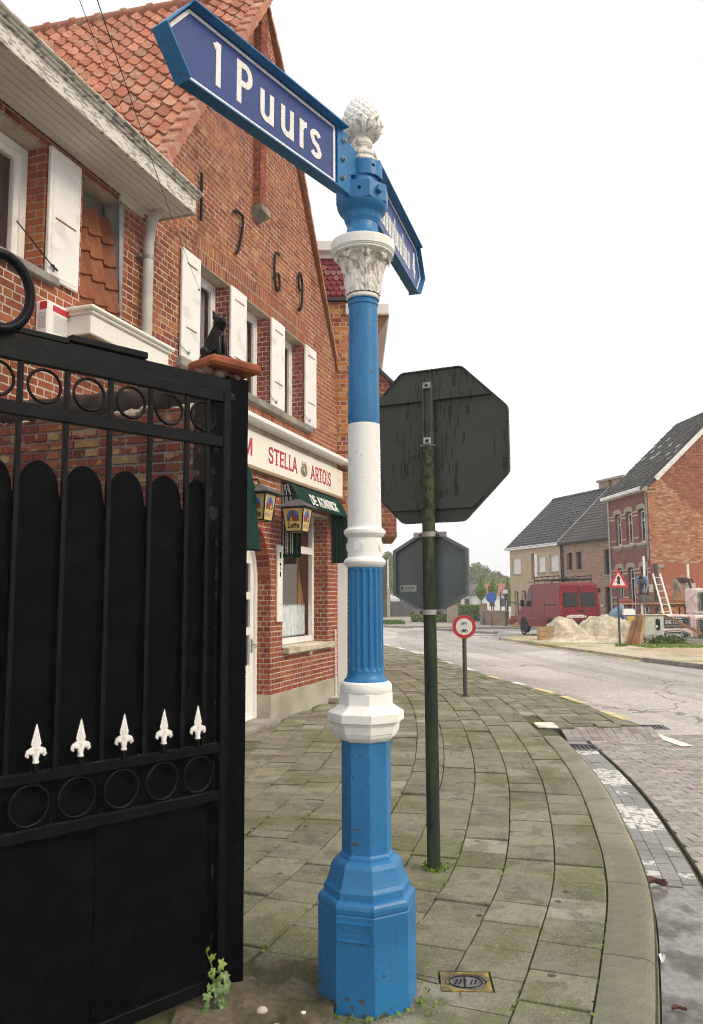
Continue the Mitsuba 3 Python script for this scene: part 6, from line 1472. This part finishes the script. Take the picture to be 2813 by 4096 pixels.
part(tb, 'rim', TBF(cat([bar((0, -.03, .31), (.58, -.03, .31), .03), bar((.58, -.03, .31), (.58, .34, .31), .03), bar((.58, .34, .31), (0, .34, .31), .03), bar((0, .34, .31), (0, -.03, .31), .03)])), 'm_tub')
ld = thing('ladder', 'white ladder leaning against the scaffold in front of the stooping worker', 'ladder')
for s in (0, 1): part(ld, 'stile', bar((12.92 + s * .33, 32.9, .0), (12.80 + s * .30, 34.1, 2.62), .04, .06, up=(1, 0, 0)), 'm_white_plain')
for i in range(9):
    t_ = (i + .6) / 9.2; a = np.array([12.92, 32.9, 0]) * (1 - t_) + np.array([12.80, 34.1, 2.62]) * t_; b = np.array([13.25, 32.9, 0]) * (1 - t_) + np.array([13.10, 34.1, 2.62]) * t_
    part(ld, 'rung', cyl(a, b, .016, 8), 'm_white_plain')
for nm, lab, x, y, z0, z1 in (('a', 'white upright batten at the corner of the tall house', 12.95, 35.6, 1.4, 3.45), ('b', 'white upright batten near the right edge of the gable', 14.98, 35.8, 1.6, 3.1)):
    t = thing('batten', lab, 'batten'); part(t, 'post', box(x, x + .085, y, y + .06, z0 - 1.4, z1), 'm_white_plain'); part(t, 'cross_piece', box(x - .28 if nm == 'b' else x - .02, x + .12, y + .06, y + .10, z1 - .58, z1 - .50), 'm_wood_pale')
for lab, x, z, w, h in (('pale block standing on the scaffold left of the ladder', 12.72, 1.85, .40, .33), ('pale block behind the stooping worker near the right edge', 14.55, 1.95, .42, .28)):
    t = thing('building_block', lab, 'block'); part(t, 'block', box(x, x + w, 35.0, 35.2, z, z + h), 'm_cabinet'); part(t, 'stack', box(x + .02, x + w - .02, 35.01, 35.19, 1.38, z), 'm_brick_stack')
# ---- the two bricklayers, both bent double
def fingers(mf, w, d, side, r=.011):
    """five fingers from the wrist point w along d"""
    d = np.asarray(d, float) / np.linalg.norm(d); s = np.asarray(side, float)
    mf.bone(w, .026, w + d * .07, .028, 12)
    for k, L in enumerate((.060, .070, .066, .050)):
        b = w + d * .08 + s * (k - 1.5) * .020; mf.chain([b, b + d * L * .55, b + d * L * .9 + np.array([0, 0, -.012])], [r, r * .95, r * .8], 8)
    b = w + d * .03 + s * .03; mf.chain([b, b + d * .03 + s * .03, b + d * .06 + s * .035], [r * 1.15, r, r * .85], 8)
def worker(key_label, o, deg, bend, shirt, trousers, hairm):
    t = thing('person', key_label, 'person')
    F_ = Frame(o, az(deg), az(deg + 90))                   # x = the way he faces, y = his right
    hipz = .90
    ca, sa = math.cos(bend), math.sin(bend)                # bend: trunk angle from upright
    hip = np.array([-.10, 0, hipz]); sh = hip + np.array([sa, 0, ca]) * .50; nk = sh + np.array([math.sin(bend + .25), 0, math.cos(bend + .25)]) * .10; hd = nk + np.array([math.sin(bend + .5), 0, math.cos(bend + .5)]) * .12
    legs = MF()
    for s in (-1, 1):
        h = hip + (0, s * .09, -.03); kn = np.array([.0 + .05 * s, s * .13, .48]); an = np.array([-.04 + .10 * s, s * .15, .09])
        legs.chain([h, kn, an], [.095, .065, .05], 14)
    legs.hull((hip + (0, .08, 0), .10), (hip + (0, -.08, 0), .10), (hip + np.array([sa, 0, ca]) * .10, .12), n=14)
    top = MF(); mid = (hip + sh) / 2
    top.hull((hip + np.array([sa, 0, ca]) * .04 + (0, .07, 0), .115), (hip + np.array([sa, 0, ca]) * .04 + (0, -.07, 0), .115), (mid + (-.02 * ca, .08, .02), .125), (mid + (-.02 * ca, -.08, .02), .125), n=16)
    top.hull((mid + (0, .08, .02), .125), (mid + (0, -.08, .02), .125), (sh + (0, .13, 0), .095), (sh + (0, -.13, 0), .095), n=16)
    skin = MF()
    for s, fw in ((-1, .05), (1, -.02)):
        S = sh + (0, s * .19, -.01); E = S + np.array([.06 + fw, s * .05, -.27]); Wr = E + np.array([.09, -s * .04, -.23])
        top.chain([S, E], [.062, .05], 14); top.bone(E, .05, E + (Wr - E) * .25, .046, 14)
        skin.chain([E + (Wr - E) * .2, Wr], [.040, .028], 14); fingers(skin, Wr, (Wr - E), (0, -s, 0))
    skin.bone(sh, .055, nk, .052, 14); skin.hull((hd, .092), (hd + np.array([math.cos(bend + .5) * .02 + .04, 0, -.045]), .062), n=16)
    fd = np.array([math.cos(bend + .5), 0, -math.sin(bend + .5)]); upd = np.array([math.sin(bend + .5), 0, math.cos(bend + .5)])
    skin.bone(hd + fd * .088 + upd * -.01, .014, hd + fd * .104 - upd * .025, .012, 8)
    for s in (-1, 1): skin.bone(hd + (0, s * .092, 0), .018, hd + (0, s * .096, 0) - upd * .02, .014, 8)
    part(t, 'body', F_(skin.build(.02, 3)), 'm_skin', smooth=True)
    hair = MF(); hair.hull((hd + upd * .03 - fd * .02, .096), (hd + upd * .015 - fd * .035, .092), n=16)
    part(t, 'hair', F_(hair.build(.03, 2)), hairm, smooth=True)
    part(t, 'eyes', F_(cat([ico(hd + fd * .088 + upd * .012 + (0, s * .032, 0), .009, 1) for s in (-1, 1)])), 'm_iron')
    part(t, 'mouth', F_(tube([hd + fd * .09 - upd * .055 + (0, s * .022, 0) for s in (-1, 0, 1)], .006, 5)), 'm_lamp_brick')
    part(t, 'shirt', F_(top.build(.025, 4)), shirt, smooth=True)
    part(t, 'trousers', F_(legs.build(.03, 4)), trousers, smooth=True)
    part(t, 'shoe', F_(cat([hull([(-.12 + .10 * s + a, s * .15 + b, z) for a, b, z in ((0, -.045, 0), (0, .045, 0), (.26, -.04, 0), (.26, .04, 0), (0, -.04, .09), (0, .04, .09), (.22, -.03, .05), (.22, .03, .05))]) for s in (-1, 1)])), 'm_iron')
    return t
mat('m_skin', (.45, .24, .15), .6, .3)
mat('m_shirt_blue', f_tone((.16, .27, .40), (.24, .36, .48), 9, grain=.2), .9, .15)
mat('m_shirt_dark', f_tone((.035, .028, .03), (.06, .045, .045), 9, grain=.3), .9, .15)
mat('m_jeans', f_tone((.04, .07, .12), (.025, .045, .08), 9, grain=.2), .9, .1)
mat('m_trousers_grey', f_tone((.34, .31, .26), (.26, .24, .2), 9, grain=.2), .9, .1)
mat('m_hair_dark', (.03, .02, .016), .8, .2)
worker('person in a light blue shirt bent double on the scaffold before the brick front', (12.72, 35.0, 1.40), -150, 1.25, 'm_shirt_blue', 'm_jeans', 'm_hair_dark')
worker('person in a dark top bent forward behind the ladder, hands low', (14.20, 35.0, 1.40), 80, 1.45, 'm_shirt_dark', 'm_trousers_grey', 'm_hair_dark')

# ================================================================== VEGETATION
scene['m_foliage'] = {'type': 'twosided', 'bsdf': {'type': 'principled', 'base_color': mikit.proc(lambda p, n, uv: mix((.045, .085, .018), (.13, .19, .045), uv.x) * (.8 + .4 * uv.y)), 'roughness': .7, 'specular': .2}}
scene['m_foliage_pale'] = {'type': 'twosided', 'bsdf': {'type': 'principled', 'base_color': mikit.proc(lambda p, n, uv: mix((.085, .155, .025), (.17, .26, .045), uv.x) * (.8 + .4 * uv.y)), 'roughness': .7, 'specular': .2}}
scene['m_foliage_copper'] = {'type': 'twosided', 'bsdf': {'type': 'principled', 'base_color': mikit.proc(lambda p, n, uv: mix((.10, .062, .050), (.15, .10, .07), uv.x) * (.8 + .4 * uv.y)), 'roughness': .7, 'specular': .2}}
scene['m_young'] = {'type': 'twosided', 'bsdf': {'type': 'principled', 'base_color': mikit.proc(lambda p, n, uv: mix((.10, .19, .02), (.20, .31, .04), uv.x) * (.8 + .4 * uv.y)), 'roughness': .7, 'specular': .2}}
mat('m_bark', f_tone((.10, .085, .065), (.06, .05, .04), 4, grain=.3), .9, .1)
def leaves(centers, size, jitter=.5):
    n = len(centers); a = rng.normal(0, 1, (n, 3)); a /= np.linalg.norm(a, axis=1, keepdims=True)
    b = np.cross(a, rng.normal(0, 1, (n, 3))); b /= np.linalg.norm(b, axis=1, keepdims=True)
    s = size * (1 - jitter / 2 + jitter * rng.random((n, 1)))
    v = np.stack([centers - a * s, centers + b * s * .55, centers + a * s, centers - b * s * .55], 1).reshape(-1, 3)
    f = np.arange(4 * n).reshape(-1, 4)
    uv = np.repeat(np.stack([rng.random(n), rng.random(n)], 1), 4, 0)
    return M(v, f), uv
def crown_points(c, r, n, lumps=14):
    """points in a crown made of clumps"""
    c, r = np.asarray(c, float), np.asarray(r, float)
    d = rng.normal(0, 1, (lumps, 3)); d /= np.linalg.norm(d, axis=1, keepdims=True)
    lc = c + d * r * (.35 + .45 * rng.random((lumps, 1)))
    k = rng.integers(0, lumps, n); q = rng.normal(0, 1, (n, 3)); q /= np.linalg.norm(q, axis=1, keepdims=True)
    return lc[k] + q * r * (.42 * rng.random((n, 1)) ** .5)
def tree(label, x, y, h, rx, n, m, trunk=.35, group=None, size=.35, kind='tree', z0=-.15, crown0=.35):
    t = thing(kind, label, 'tree', group)
    part(t, 'trunk', tube([(x, y, z0), (x + .1, y, h * .4), (x, y, h * .8)], [trunk, trunk * .7, trunk * .25], 10), 'm_bark', smooth=True)
    cz = h * (crown0 + 1) / 2; rz = h * (1 - crown0) / 2
    lm, uv = leaves(crown_points((x, y, cz), (rx, rx, rz), n), size)
    part(t, 'crown', lm, m, uv=uv)
for i, (px, y, h, rx, m, lab) in enumerate([(1908, 150, 8.7, 2.6, 'm_foliage_pale', 'pale green far tree, tallest, just right of the hexagonal sign back'), (1880, 160, 8.2, 3.2, 'm_foliage_pale', 'pale green far tree half hidden behind the hexagonal sign back'),
        (1935, 155, 7.6, 2.4, 'm_foliage_pale', 'pale green far tree behind the left young tree'), (1988, 170, 7.0, 3.0, 'm_foliage_copper', 'brownish purple far tree between the young trees'), (2016, 150, 5.6, 2.8, 'm_foliage_pale', 'low pale far tree next to the cream house, left of its gable'), (1962, 140, 4.9, 2.6, 'm_foliage_pale', 'low pale far tree behind the second young tree'),
        (1552, 120, 8.2, 2.2, 'm_foliage_pale', 'pale far tree left of the hexagonal sign beside the signpost'), (1600, 130, 8.6, 3.0, 'm_foliage_pale', 'pale far tree behind the left edge of the hexagonal sign')]):
    tree(lab, (px - 1406) / 3200 * y, y, h, rx, 4000, m, .25, 'far trees beyond the junction', .26, crown0=.25)
for i, (px, y, h, rx, lab) in enumerate([(1920, 70, 3.55, .50, 'young bright green tree, left of the three beside the cream house'), (1968, 78, 3.95, .50, 'young bright green tree with a pointed crown, middle of the three'), (2026, 72, 3.35, .46, 'young bright green tree nearest the cream house')]):
    x = (px - 1406) / 3200 * y; t = thing('young_tree', lab, 'tree', 'young trees on the green')
    part(t, 'trunk', tube([(x, y, -.15), (x, y, h * .9)], [.07, .03], 8), 'm_bark', smooth=True)
    zz = rng.beta(1.5, 2.2, 2600); rr = rx * np.clip(np.sin(np.clip(zz * 1.05 + .10, 0, 1) * math.pi), .12, 1) ** (1.1) * np.where(zz > .5, .62, 1)
    a = rng.random(2600) * 6.283; q = np.stack([x + rr * np.cos(a) * rng.random(2600) ** .4, y + rr * np.sin(a) * rng.random(2600) ** .4, h * (.42 + .60 * zz)], 1)
    lm, uv = leaves(q, .075); part(t, 'crown', lm, 'm_young', uv=uv)
def hedge(label, x0, x1, y, h, w, m='m_young'):
    n = 2600; q = np.stack([rng.uniform(x0, x1, n), y + rng.uniform(-w / 2, w / 2, n), rng.random(n) ** .6 * h - .02], 1); lm, uv = leaves(q, .10)
    k = thing('hedge', label, 'hedge'); part(k, 'foliage', lm, m, uv=uv); part(k, 'inside', box(x0, x1, y - w * .35, y + w * .35, -.1, h * .8), 'm_leaf_green')
hedge('low clipped hedge left of the green pole beyond the junction', 4.2, 5.25, 57.0, .75, .8)
hedge('low clipped hedge right of the green pole beyond the junction', 5.55, 6.75, 56.0, .80, .8)
hedge('dark rounded shrubs behind the hedge by the stone pier', 6.2, 8.2, 61.5, 1.5, 1.6, 'm_foliage')
hedge('bright shrubs behind the far garden wall', 7.6, 9.6, 58.0, 1.15, 1.2)
hedge('bright green shrub by the foot of the brown house', 11.3, 12.4, 41.2, .75, .6)
gw_ = thing('far_wall', 'low brown garden wall in front of the cream house with a grey box', 'wall')
FWL = Frame((8.1, 50.6, 0), az(157), az(247))
part(gw_, 'wall', FWL(box(0, 2.6, -.2, 0, -.15, .80)), 'm_wall_far'); mat('m_wall_far', f_tone((.30, .22, .15), (.25, .18, .13), 2, grain=.4, gf=12), .9, .1)
part(gw_, 'coping', FWL(cbox(-.05, 2.65, -.25, .05, .80, .88, .01)), 'm_stone'); part(gw_, 'pier', FWL(hull([(-.1, -.25, -.15), (.45, -.25, -.15), (-.1, .05, -.15), (.45, .05, -.15), (-.1, -.25, 1.15), (.3, -.25, 1.3), (-.1, .05, 1.15), (.3, .05, 1.3)])), 'm_wall_far')
part(gw_, 'grey_box', FWL(box(.18, .45, .0, .20, -.12, .42)), 'm_galv')
pr_ = thing('stone_pier', 'pale stone gate pier between the two hedges', 'pier'); part(pr_, 'shaft', cbox(6.45, 7.15, 54.2, 54.9, -.1, 1.22, .03), 'm_wall_pale'); part(pr_, 'cap', cbox(6.4, 7.2, 54.15, 54.95, 1.22, 1.32, .02), 'm_stone')
mat('m_wall_pale', f_tone((.42, .36, .28), (.36, .3, .23), 2, grain=.3, gf=10), .9, .1)
t_, F_, disc = round_sign('traffic_sign', 'small round blue cycle sign on a thin post before the far garden wall', None, np.array([7.88, 45.5, 0]), 190, .30, 1.66, pr=.03, rim='m_sign_bluebright')
mat('m_sign_bluebright', (.02, .13, .45), .4, .4)
disc(.150, .038, .040, 'm_sign_bluebright', 'face'); part(t_, 'cycle_symbol', F_(bike(0, .90, .09, .008)), 'm_sign_white')
lp = thing('street_lamp', 'slim dark lamp post with a white lantern by the cream house', 'street lamp')
part(lp, 'post', tube([(8.95, 46.9, 0), (8.95, 46.9, 1.86)], [.045, .035], 10), 'm_pole_dark'); part(lp, 'lantern', cbox(8.83, 9.07, 46.78, 47.02, 1.86, 2.14, .03), 'm_frame_white'); part(lp, 'cap', cbox(8.80, 9.10, 46.76, 47.04, 2.14, 2.17, .01), 'm_dark')
tp2 = thing('bollard_post', 'thin dark post between the lamp and the blue sign', 'post'); part(tp2, 'post', tube([(9.6, 52, 0), (9.6, 52, 2.0)], .04, 8), 'm_pole_dark'); part(tp2, 'foot', cbox(9.54, 9.66, 51.94, 52.06, -.12, .06, .01), 'm_pole_dark')
st = thing('stair_rail', 'dark metal stair rail at the left corner of the cream house', 'railing'); part(st, 'rail', cat([bar((9.75, 50.6, 2.0), (9.75, 50.6, -.1), .05), bar((9.75, 50.6, 1.45), (11.0, 47.2, .9), .06), bar((10.2, 49.4, 1.25), (10.2, 49.4, -.1), .04), bar((10.6, 48.3, 1.1), (10.6, 48.3, -.1), .04)]), 'm_dark'); part(st, 'steps', box(9.9, 10.6, 50.2, 51.2, -.1, .35), 'm_brick_plain')
eh = meshkit  # heap of orange earth
hv = surf(lambda U, V: (9.2 + 1.6 * U, 46.2 + 1.0 * V, -.05 + .42 * np.clip(1 - (2 * U - 1) ** 2 - (2 * V - 1) ** 2, 0, 1) + .05 * np.sin(U * 23 + V * 17)), 30, 20)
single('earth_heap', hv, 'm_earth', 'small heap of orange earth in front of the cream house', 'earth heap', smooth=True); mat('m_earth', f_tone((.42, .20, .08), (.34, .15, .06), 3, grain=.4, gf=14), .95, .1)
# low far houses across the green
for i, (px, y, w, h, rfm, lab) in enumerate([(1905, 118, 5.5, 3.0, 'm_roof_brown', 'far low white house with a brown roof, behind the left young tree'), (1962, 112, 4.0, 2.8, 'm_roof_grey', 'far low white house with a grey roof, behind the middle young tree'), (1998, 108, 4.2, 2.9, 'm_roof_far', 'far low white house with a red roof right of the middle young tree'), (1850, 125, 5, 3, 'm_roof_grey', 'far low house partly behind the hexagonal sign back')]):
    x = (px - 1406) / 3200 * y; t = thing('far_house', lab, 'house')
    part(t, 'wall', box(x - w / 2, x + w / 2, y, y + 6, -.15, h * .72), 'm_frame_white'); part(t, 'roof', hull([(x - w / 2 - .3, y - .4, h * .7), (x + w / 2 + .3, y - .4, h * .7), (x - w / 2 - .3, y + 6.4, h * .7), (x + w / 2 + .3, y + 6.4, h * .7), (x - w / 2 + .6, y + 3, h * 1.25), (x + w / 2 - .6, y + 3, h * 1.25)]), rfm)
    for k in (-.28, .05, .3): part(t, 'window', box(x + k * w - .35, x + k * w + .35, y - .03, y - .005, .5, 1.6), 'm_glass_dark')
mat('m_roof_far', (.30, .10, .08), .8, .2)
shed = thing('dark_building', 'dark slate fronted building with a blank grey wall left of the hexagonal sign', 'building')
def sx(px, y): return (px - 1406) / 3200 * y
part(shed, 'wall', box(sx(1545, 74), sx(1690, 74), 74, 82, -.15, 1.35), 'm_wall_blue'); mat('m_wall_blue', f_tone((.12, .12, .145), (.10, .10, .12), 2, grain=.25, gf=8), .9, .1)
part(shed, 'front', box(sx(1470, 72), sx(1546, 72), 72, 80, -.15, 5.2), 'm_dark_cladding'); mat('m_dark_cladding', (.075, .08, .09), .8, .2)
part(shed, 'slate_front', cat([box(sx(1470, 72), sx(1544, 72), 71.93 + .004 * (i % 2), 71.99, 1.6 + i * .26, 1.84 + i * .26) for i in range(14)]), 'm_slate')
part(shed, 'pier', box(sx(1546, 71), sx(1557, 71), 71, 71.5, -.15, 2.6), 'm_wall_pale')
part(shed, 'downpipe', cyl((sx(1550, 71.6), 71.6, 1.5), (sx(1550, 71.6), 71.6, 5.1), .06, 8), 'm_frame_white')
part(shed, 'roof', box(sx(1465, 72), sx(1548, 72), 71.8, 80.2, 5.2, 5.35), 'm_slate')
# weeds and grass round the site
def weeds(name, label, n, xr, yr, h, m, cate='weeds', size=.06, kind='stuff'):
    cx_ = rng.uniform(*xr, 14); cy_ = rng.uniform(*yr, 14); ch_ = h * rng.uniform(.35, 1.25, 14); k_ = rng.integers(0, 14, n)
    q = np.stack([cx_[k_] + rng.normal(0, .10, n), cy_[k_] + rng.normal(0, .07, n), ch_[k_] * rng.random(n) ** 1.5], 1) if h > .15 else np.stack([rng.uniform(*xr, n), rng.uniform(*yr, n), h * rng.random(n) ** 1.6], 1); lm, uv = leaves(q, size)
    k = fresh(name); scene[k] = mikit.ply(lm, m, uv=uv); labels[k] = {'kind': 'stuff', 'label': label, 'category': cate}
weeds('weed_clump', 'dark green weeds under the meter cabinet and the wrapped bricks', 900, (10.5, 11.6), (28.0, 28.40), .26, 'm_foliage')
weeds('weed_clump', 'weeds at the right edge under the wrapped bricks', 350, (12.1, 12.7), (28.5, 29.2), .22, 'm_foliage')
weeds('grass_patch', 'thin grass on the sandy ground before the cabinet', 2600, (9.4, 14.0), (25.8, 27.6), .06, 'm_young', 'grass', .03)
weeds('grass_patch', 'grass at the foot of the red triangular sign', 260, (8.8, 9.15), (26.9, 27.2), .09, 'm_young', 'grass', .03)
single('kerb_slab', cbox(11.4, 12.35, 28.35, 28.6, 0, .16, .02), 'm_stone', 'grey stone slab lying in the weeds before the wrapped bricks', 'slab')
# moss and small weeds in the pavement joints
mq = []
for _ in range(1300):
    d = .238 + W_ * rng.integers(0, 9); i = rng.integers(60, 520); p = _kp[i] + _kn[i] * d
    if pavement_poly.contains(sg.Point(p)) and meshkit.noise(np.array([p[0] * 1.6, p[1] * 1.6, 0])) > .5: mq.append([p[0] + rng.normal(0, .005), p[1], .002 + .005 * rng.random()])
for cx_, cy_, r0, nn in ((.487, 5.04, .045, 130), (.057, 3.5, .205, 120), (1.88, 13.57, .05, 120)):
    for _ in range(nn):
        a_, r_ = rng.random() * 6.283, r0 + abs(rng.normal(0, .028)); mq.append([cx_ + r_ * math.cos(a_), cy_ + r_ * math.sin(a_), .002 + .008 * rng.random()])
for x_ in np.arange(0.05, 2.6, .004):
    if meshkit.noise(np.array([x_ * 3, 0, 0])) > .45: q_ = FW(np.array([x_, .02 + abs(rng.normal(0, .012)), .004])); mq.append(list(q_))
lm, uv = leaves(np.array(mq), .011); scene['joint_moss'] = mikit.ply(lm, 'm_young', uv=uv); labels['joint_moss'] = {'kind': 'stuff', 'label': 'moss and tiny weeds in the joints of the pavement', 'category': 'moss'}
# ivy at the foot of the gate post: pointed lobed leaves on a stem
scene['m_ivy'] = {'type': 'twosided', 'bsdf': {'type': 'principled', 'base_color': mikit.proc(lambda p, n, uv: mix((.085, .15, .07), (.24, .34, .06), uv.x) * (.75 + .5 * noise(p.x * 90, p.y * 90, p.z * 90))), 'roughness': .45, 'specular': .4}}
iv = thing('ivy', 'young ivy shoot with pale lobed leaves at the foot of the black gate post', 'ivy')
IF = GF.off(-.045, .03, 0)
stem = [(-.03, .0, .0), (-.015, .005, .05), (.0, .01, .10), (-.005, .008, .155), (-.025, .004, .205), (-.03, .002, .235)]
part(iv, 'stem', IF(tube(stem, [.004, .0035, .003, .0025, .002, .0015], 6)), 'm_young_stem'); mat('m_young_stem', (.16, .20, .05), .7, .2)
def ivy_leaf(s):
    out = [(0, -.05), (.30, -.25), (.62, -.12), (.45, .18), (.75, .55), (.32, .50), (0, 1.1), (-.32, .50), (-.75, .55), (-.45, .18), (-.62, -.12), (-.30, -.25)]
    v = [(0, .25, .06)] + [(x, y, .02 - .10 * abs(x) + .02 * y) for x, y in out]
    return np.array(v) * s, np.array([[0, k + 1, (k + 1) % 12 + 1] for k in range(12)])
_lv = [(-.03, .01, .225, .020, 10, 1), (-.015, .012, .190, .026, -50, .9), (.024, .02, .160, .030, -100, .95), (-.02, .02, .140, .026, 60, .7)]
for i in range(30):
    t_ = rng.random() ** 1.2; w_ = .085 * (1 - .75 * t_)
    _lv.append((rng.uniform(-w_, w_) + .005, .015 + .05 * rng.random() * (1 - t_), .02 + .135 * t_, rng.uniform(.022, .036) * (1 - .25 * t_), rng.uniform(90, 270), .08 + .75 * t_ * rng.random()))
for (x, y, z, s, rot, tone) in _lv:
    m = ivy_leaf(s); ra = math.radians(rot); v = m[0]; k_ = rng.uniform(.1, .9); c_ = rng.uniform(-.3, .3)
    v = np.stack([v[:, 0] * math.cos(ra) - v[:, 1] * math.sin(ra), v[:, 2] + v[:, 1] * k_ + v[:, 0] * c_ - 6 * v[:, 1] ** 2, v[:, 0] * math.sin(ra) + v[:, 1] * math.cos(ra)], 1)
    part(iv, 'leaf', IF((v + [x, y, z], m[1])), 'm_ivy', uv=np.tile((tone, 0), (13, 1)))
    if rng.random() < .5: part(iv, 'leaf_stalk', IF(tube([(x, y, z), (x * .5 - .005, y * .5, max(z - .015, .0))], .0013, 4)), 'm_young_stem')
# earth, stones and scraps at the foot of the post
single('earth_patch', (lambda s: (np.stack([-.70 + s[0][:, 0] * .62, 2.9 + s[0][:, 1] * .85, .012 + .05 * (meshkit.fbm(s[0] * 7, 4) - .42)], 1), s[1]))(surf(lambda U, V: (U, V, 0 * U), 60, 60)), 'm_foot_earth', 'strip of mossy earth at the foot of the gate post', 'earth', smooth=True)
mat('m_foot_earth', f_tone((.085, .08, .045), (.15, .13, .09), 8, grain=.5, gf=70), .95, .1)
stn = []
for lab, p, r in (('small round pale stone beside the ivy', (-.29, 3.18, .025), (.024, .02, .017)), ('white pebble on the pavement left of the signpost', (-.20, 3.32, .012), (.011, .009, .007)), ('brown stone behind the ivy at the gate post', (-.36, 3.33, .015), (.022, .02, .016))):
    m = ico(p, r, 2); v = m[0] + (meshkit.fbm(m[0] * 60, 2)[:, None] - .5) * .006
    single('stone', (v, m[1]), 'm_pale_stone' if 'white' not in lab else 'm_white_plain', lab, 'stone', smooth=True)
# valve cover let into the pavement
vc = thing('valve_cover', 'oval iron valve cover in a yellow frame beside the foot of the signpost', 'cover')
VC = Frame((.475, 3.60, -.004), az(93), az(3))
part(vc, 'frame', VC((lambda p: (np.stack([p[0][:, 0], p[0][:, 1], p[0][:, 2]], 1), p[1]))(slab_poly(sg.box(-.105, -.085, .105, .085).difference(aff.scale(sg.Point(0, 0).buffer(1, 24), .088, .070)), -.02, .004))), 'm_valve_yellow')
mat('m_valve_yellow', f_tone((.33, .235, .075), (.15, .13, .08), 26, grain=.5), .85, .15)
part(vc, 'lid', VC(slab_poly(aff.scale(sg.Point(0, 0).buffer(1, 24), .083, .065), -.02, .001)), 'm_iron_grey'); mat('m_iron_grey', f_tone((.15, .15, .16), (.09, .09, .095), 30, grain=.4), .6, .4)
part(vc, 'rib', VC(cat([tube([(.070 * math.cos(a), .053 * math.sin(a), .002) for a in np.linspace(0, 6.283, 30, endpoint=False)], .003, 5, closed=True)] + [bar((x, -.02, .002), (x + .012, .02, .002), .005, .004) for x in (-.045, -.028, -.008, .02, .036)] + [bar((-.005, -.045, .002), (-.002, .048, .002), .006, .004)])), 'm_iron')
# drain grates at the ends of the gutter and by the road edge
for lab, p, a in (('rusty drain grate in the gutter where the kerb ends', (2.60, 9.50, -.10), 5), ('dark drain grate at the corner of the cycle path and the road', (3.93, 10.9, -.10), 5)):
    t = thing('drain_grate', lab, 'drain'); D_ = Frame(p, az(a + 90), az(a)); part(t, 'frame', D_(slab_poly(sg.box(-.24, -.18, .24, .18).difference(sg.box(-.20, -.14, .20, .14)), -.02, .008)), 'm_iron_grey'); part(t, 'bar', D_(cat([box(-.2 + i * .05, -.175 + i * .05, -.14, .14, -.012, .007) for i in range(8)])), 'm_iron'); part(t, 'pit', D_(box(-.2, .2, -.14, .14, -.02, -.014)), 'm_dark')
def curl_leaf(p, a, s, m, label, cate):
    F_ = Frame(p, az(a), az(a + 90)); sv = surf(lambda U, V: ((U - .5) * .17 * s, (V - .5) * .06 * s * np.sin(np.clip(U * .9 + .08, 0, 1) * math.pi) ** .5, .012 * s + .03 * s * (2 * V - 1) ** 2 + .015 * s * np.sin(U * 5)), 14, 8)
    single('litter', F_(sv), m, label, cate, smooth=True)
mat('m_litter', f_tone((.13, .055, .035), (.08, .035, .025), 20, grain=.4), .7, .3)
curl_leaf((1.80, 4.98, -.10), 62, 1.15, 'm_litter', 'curled brown scrap lying in the gutter by the kerb', 'litter')
curl_leaf((1.47, 4.02, -.10), 20, .55, 'm_sign_white', 'white paper scrap caught at the foot of the kerb', 'litter')
curl_leaf((1.36, 3.55, -.10), 80, .4, 'm_litter', 'small brown leaf in the gutter near the bottom edge', 'litter')
curl_leaf((-.02, 12.6, .005), 70, .9, 'm_litter', 'brown scrap at the foot of the cafe wall by the white pipe', 'litter')
# brick step by the corner house foot
single('low_step', FW(cbox(2.2, 3.1, .0, .28, -.02, .07, .01)), 'm_plinth', 'low grey step at the foot of the cafe wall below the white pipe', 'step')
# ------------------------------------------------------------------ overhead wires
for lab, a, b, r in (('black overhead wire running down across the roof to the first shutter', (-.975, 2.6, 3.985), tuple(FW(np.array([-2.1, .05, 5.15]))), .0022), ('thin overhead wire ending at an insulator on the roof edge', (-1.045, 2.6, 3.985), tuple(RF(np.array([.10, SL - .62, .10]))), .0016)):
    a, b = np.array(a), np.array(b); pts = [a + (b - a) * t - np.array([0, 0, .05 * math.sin(math.pi * t)]) for t in np.linspace(-.6, 1, 24)]
    t = thing('overhead_wire', lab, 'wire'); part(t, 'wire', tube(pts, r, 6), 'm_iron')
    if 'insulator' in lab:
        d = (b - a) / np.linalg.norm(b - a); part(t, 'insulator', tube([b - d * .75, b - d * .70, b - d * .58, b - d * .53], [.010, .026, .026, .010], 10), 'm_iron'); part(t, 'hook', tube([b, b + (0, .03, -.06), b + (.03, .05, -.10)], .014, 6), 'm_iron')
    else: part(t, 'bracket', tube([b, b + FW.R[1] * -.05], .012, 6), 'm_iron')


# ------------------------------------------------------------------ thin air haze: the far trees pale
scene['air'] = {'type': 'homogeneous', 'albedo': {'type': 'rgb', 'value': [.95, .95, .95]}, 'sigma_t': 0.0016}
scene['haze'] = {'type': 'cube', 'to_world': T4().translate([50, 150, 6.4]).scale([270, 225, 8.0]), 'bsdf': {'type': 'null'}, 'interior': {'type': 'ref', 'id': 'air'}}
scene['camera']['medium'] = {'type': 'ref', 'id': 'air'}
labels['haze'] = {'kind': 'stuff', 'label': 'thin pale haze over the far end of the street', 'category': 'haze'}

# ------------------------------------------------------------------ order: materials before the shapes that use them
_first = {k: v for k, v in scene.items() if v.get('type') not in ('ply', 'cube')}
scene = {**_first, **{k: v for k, v in scene.items() if k not in _first}}
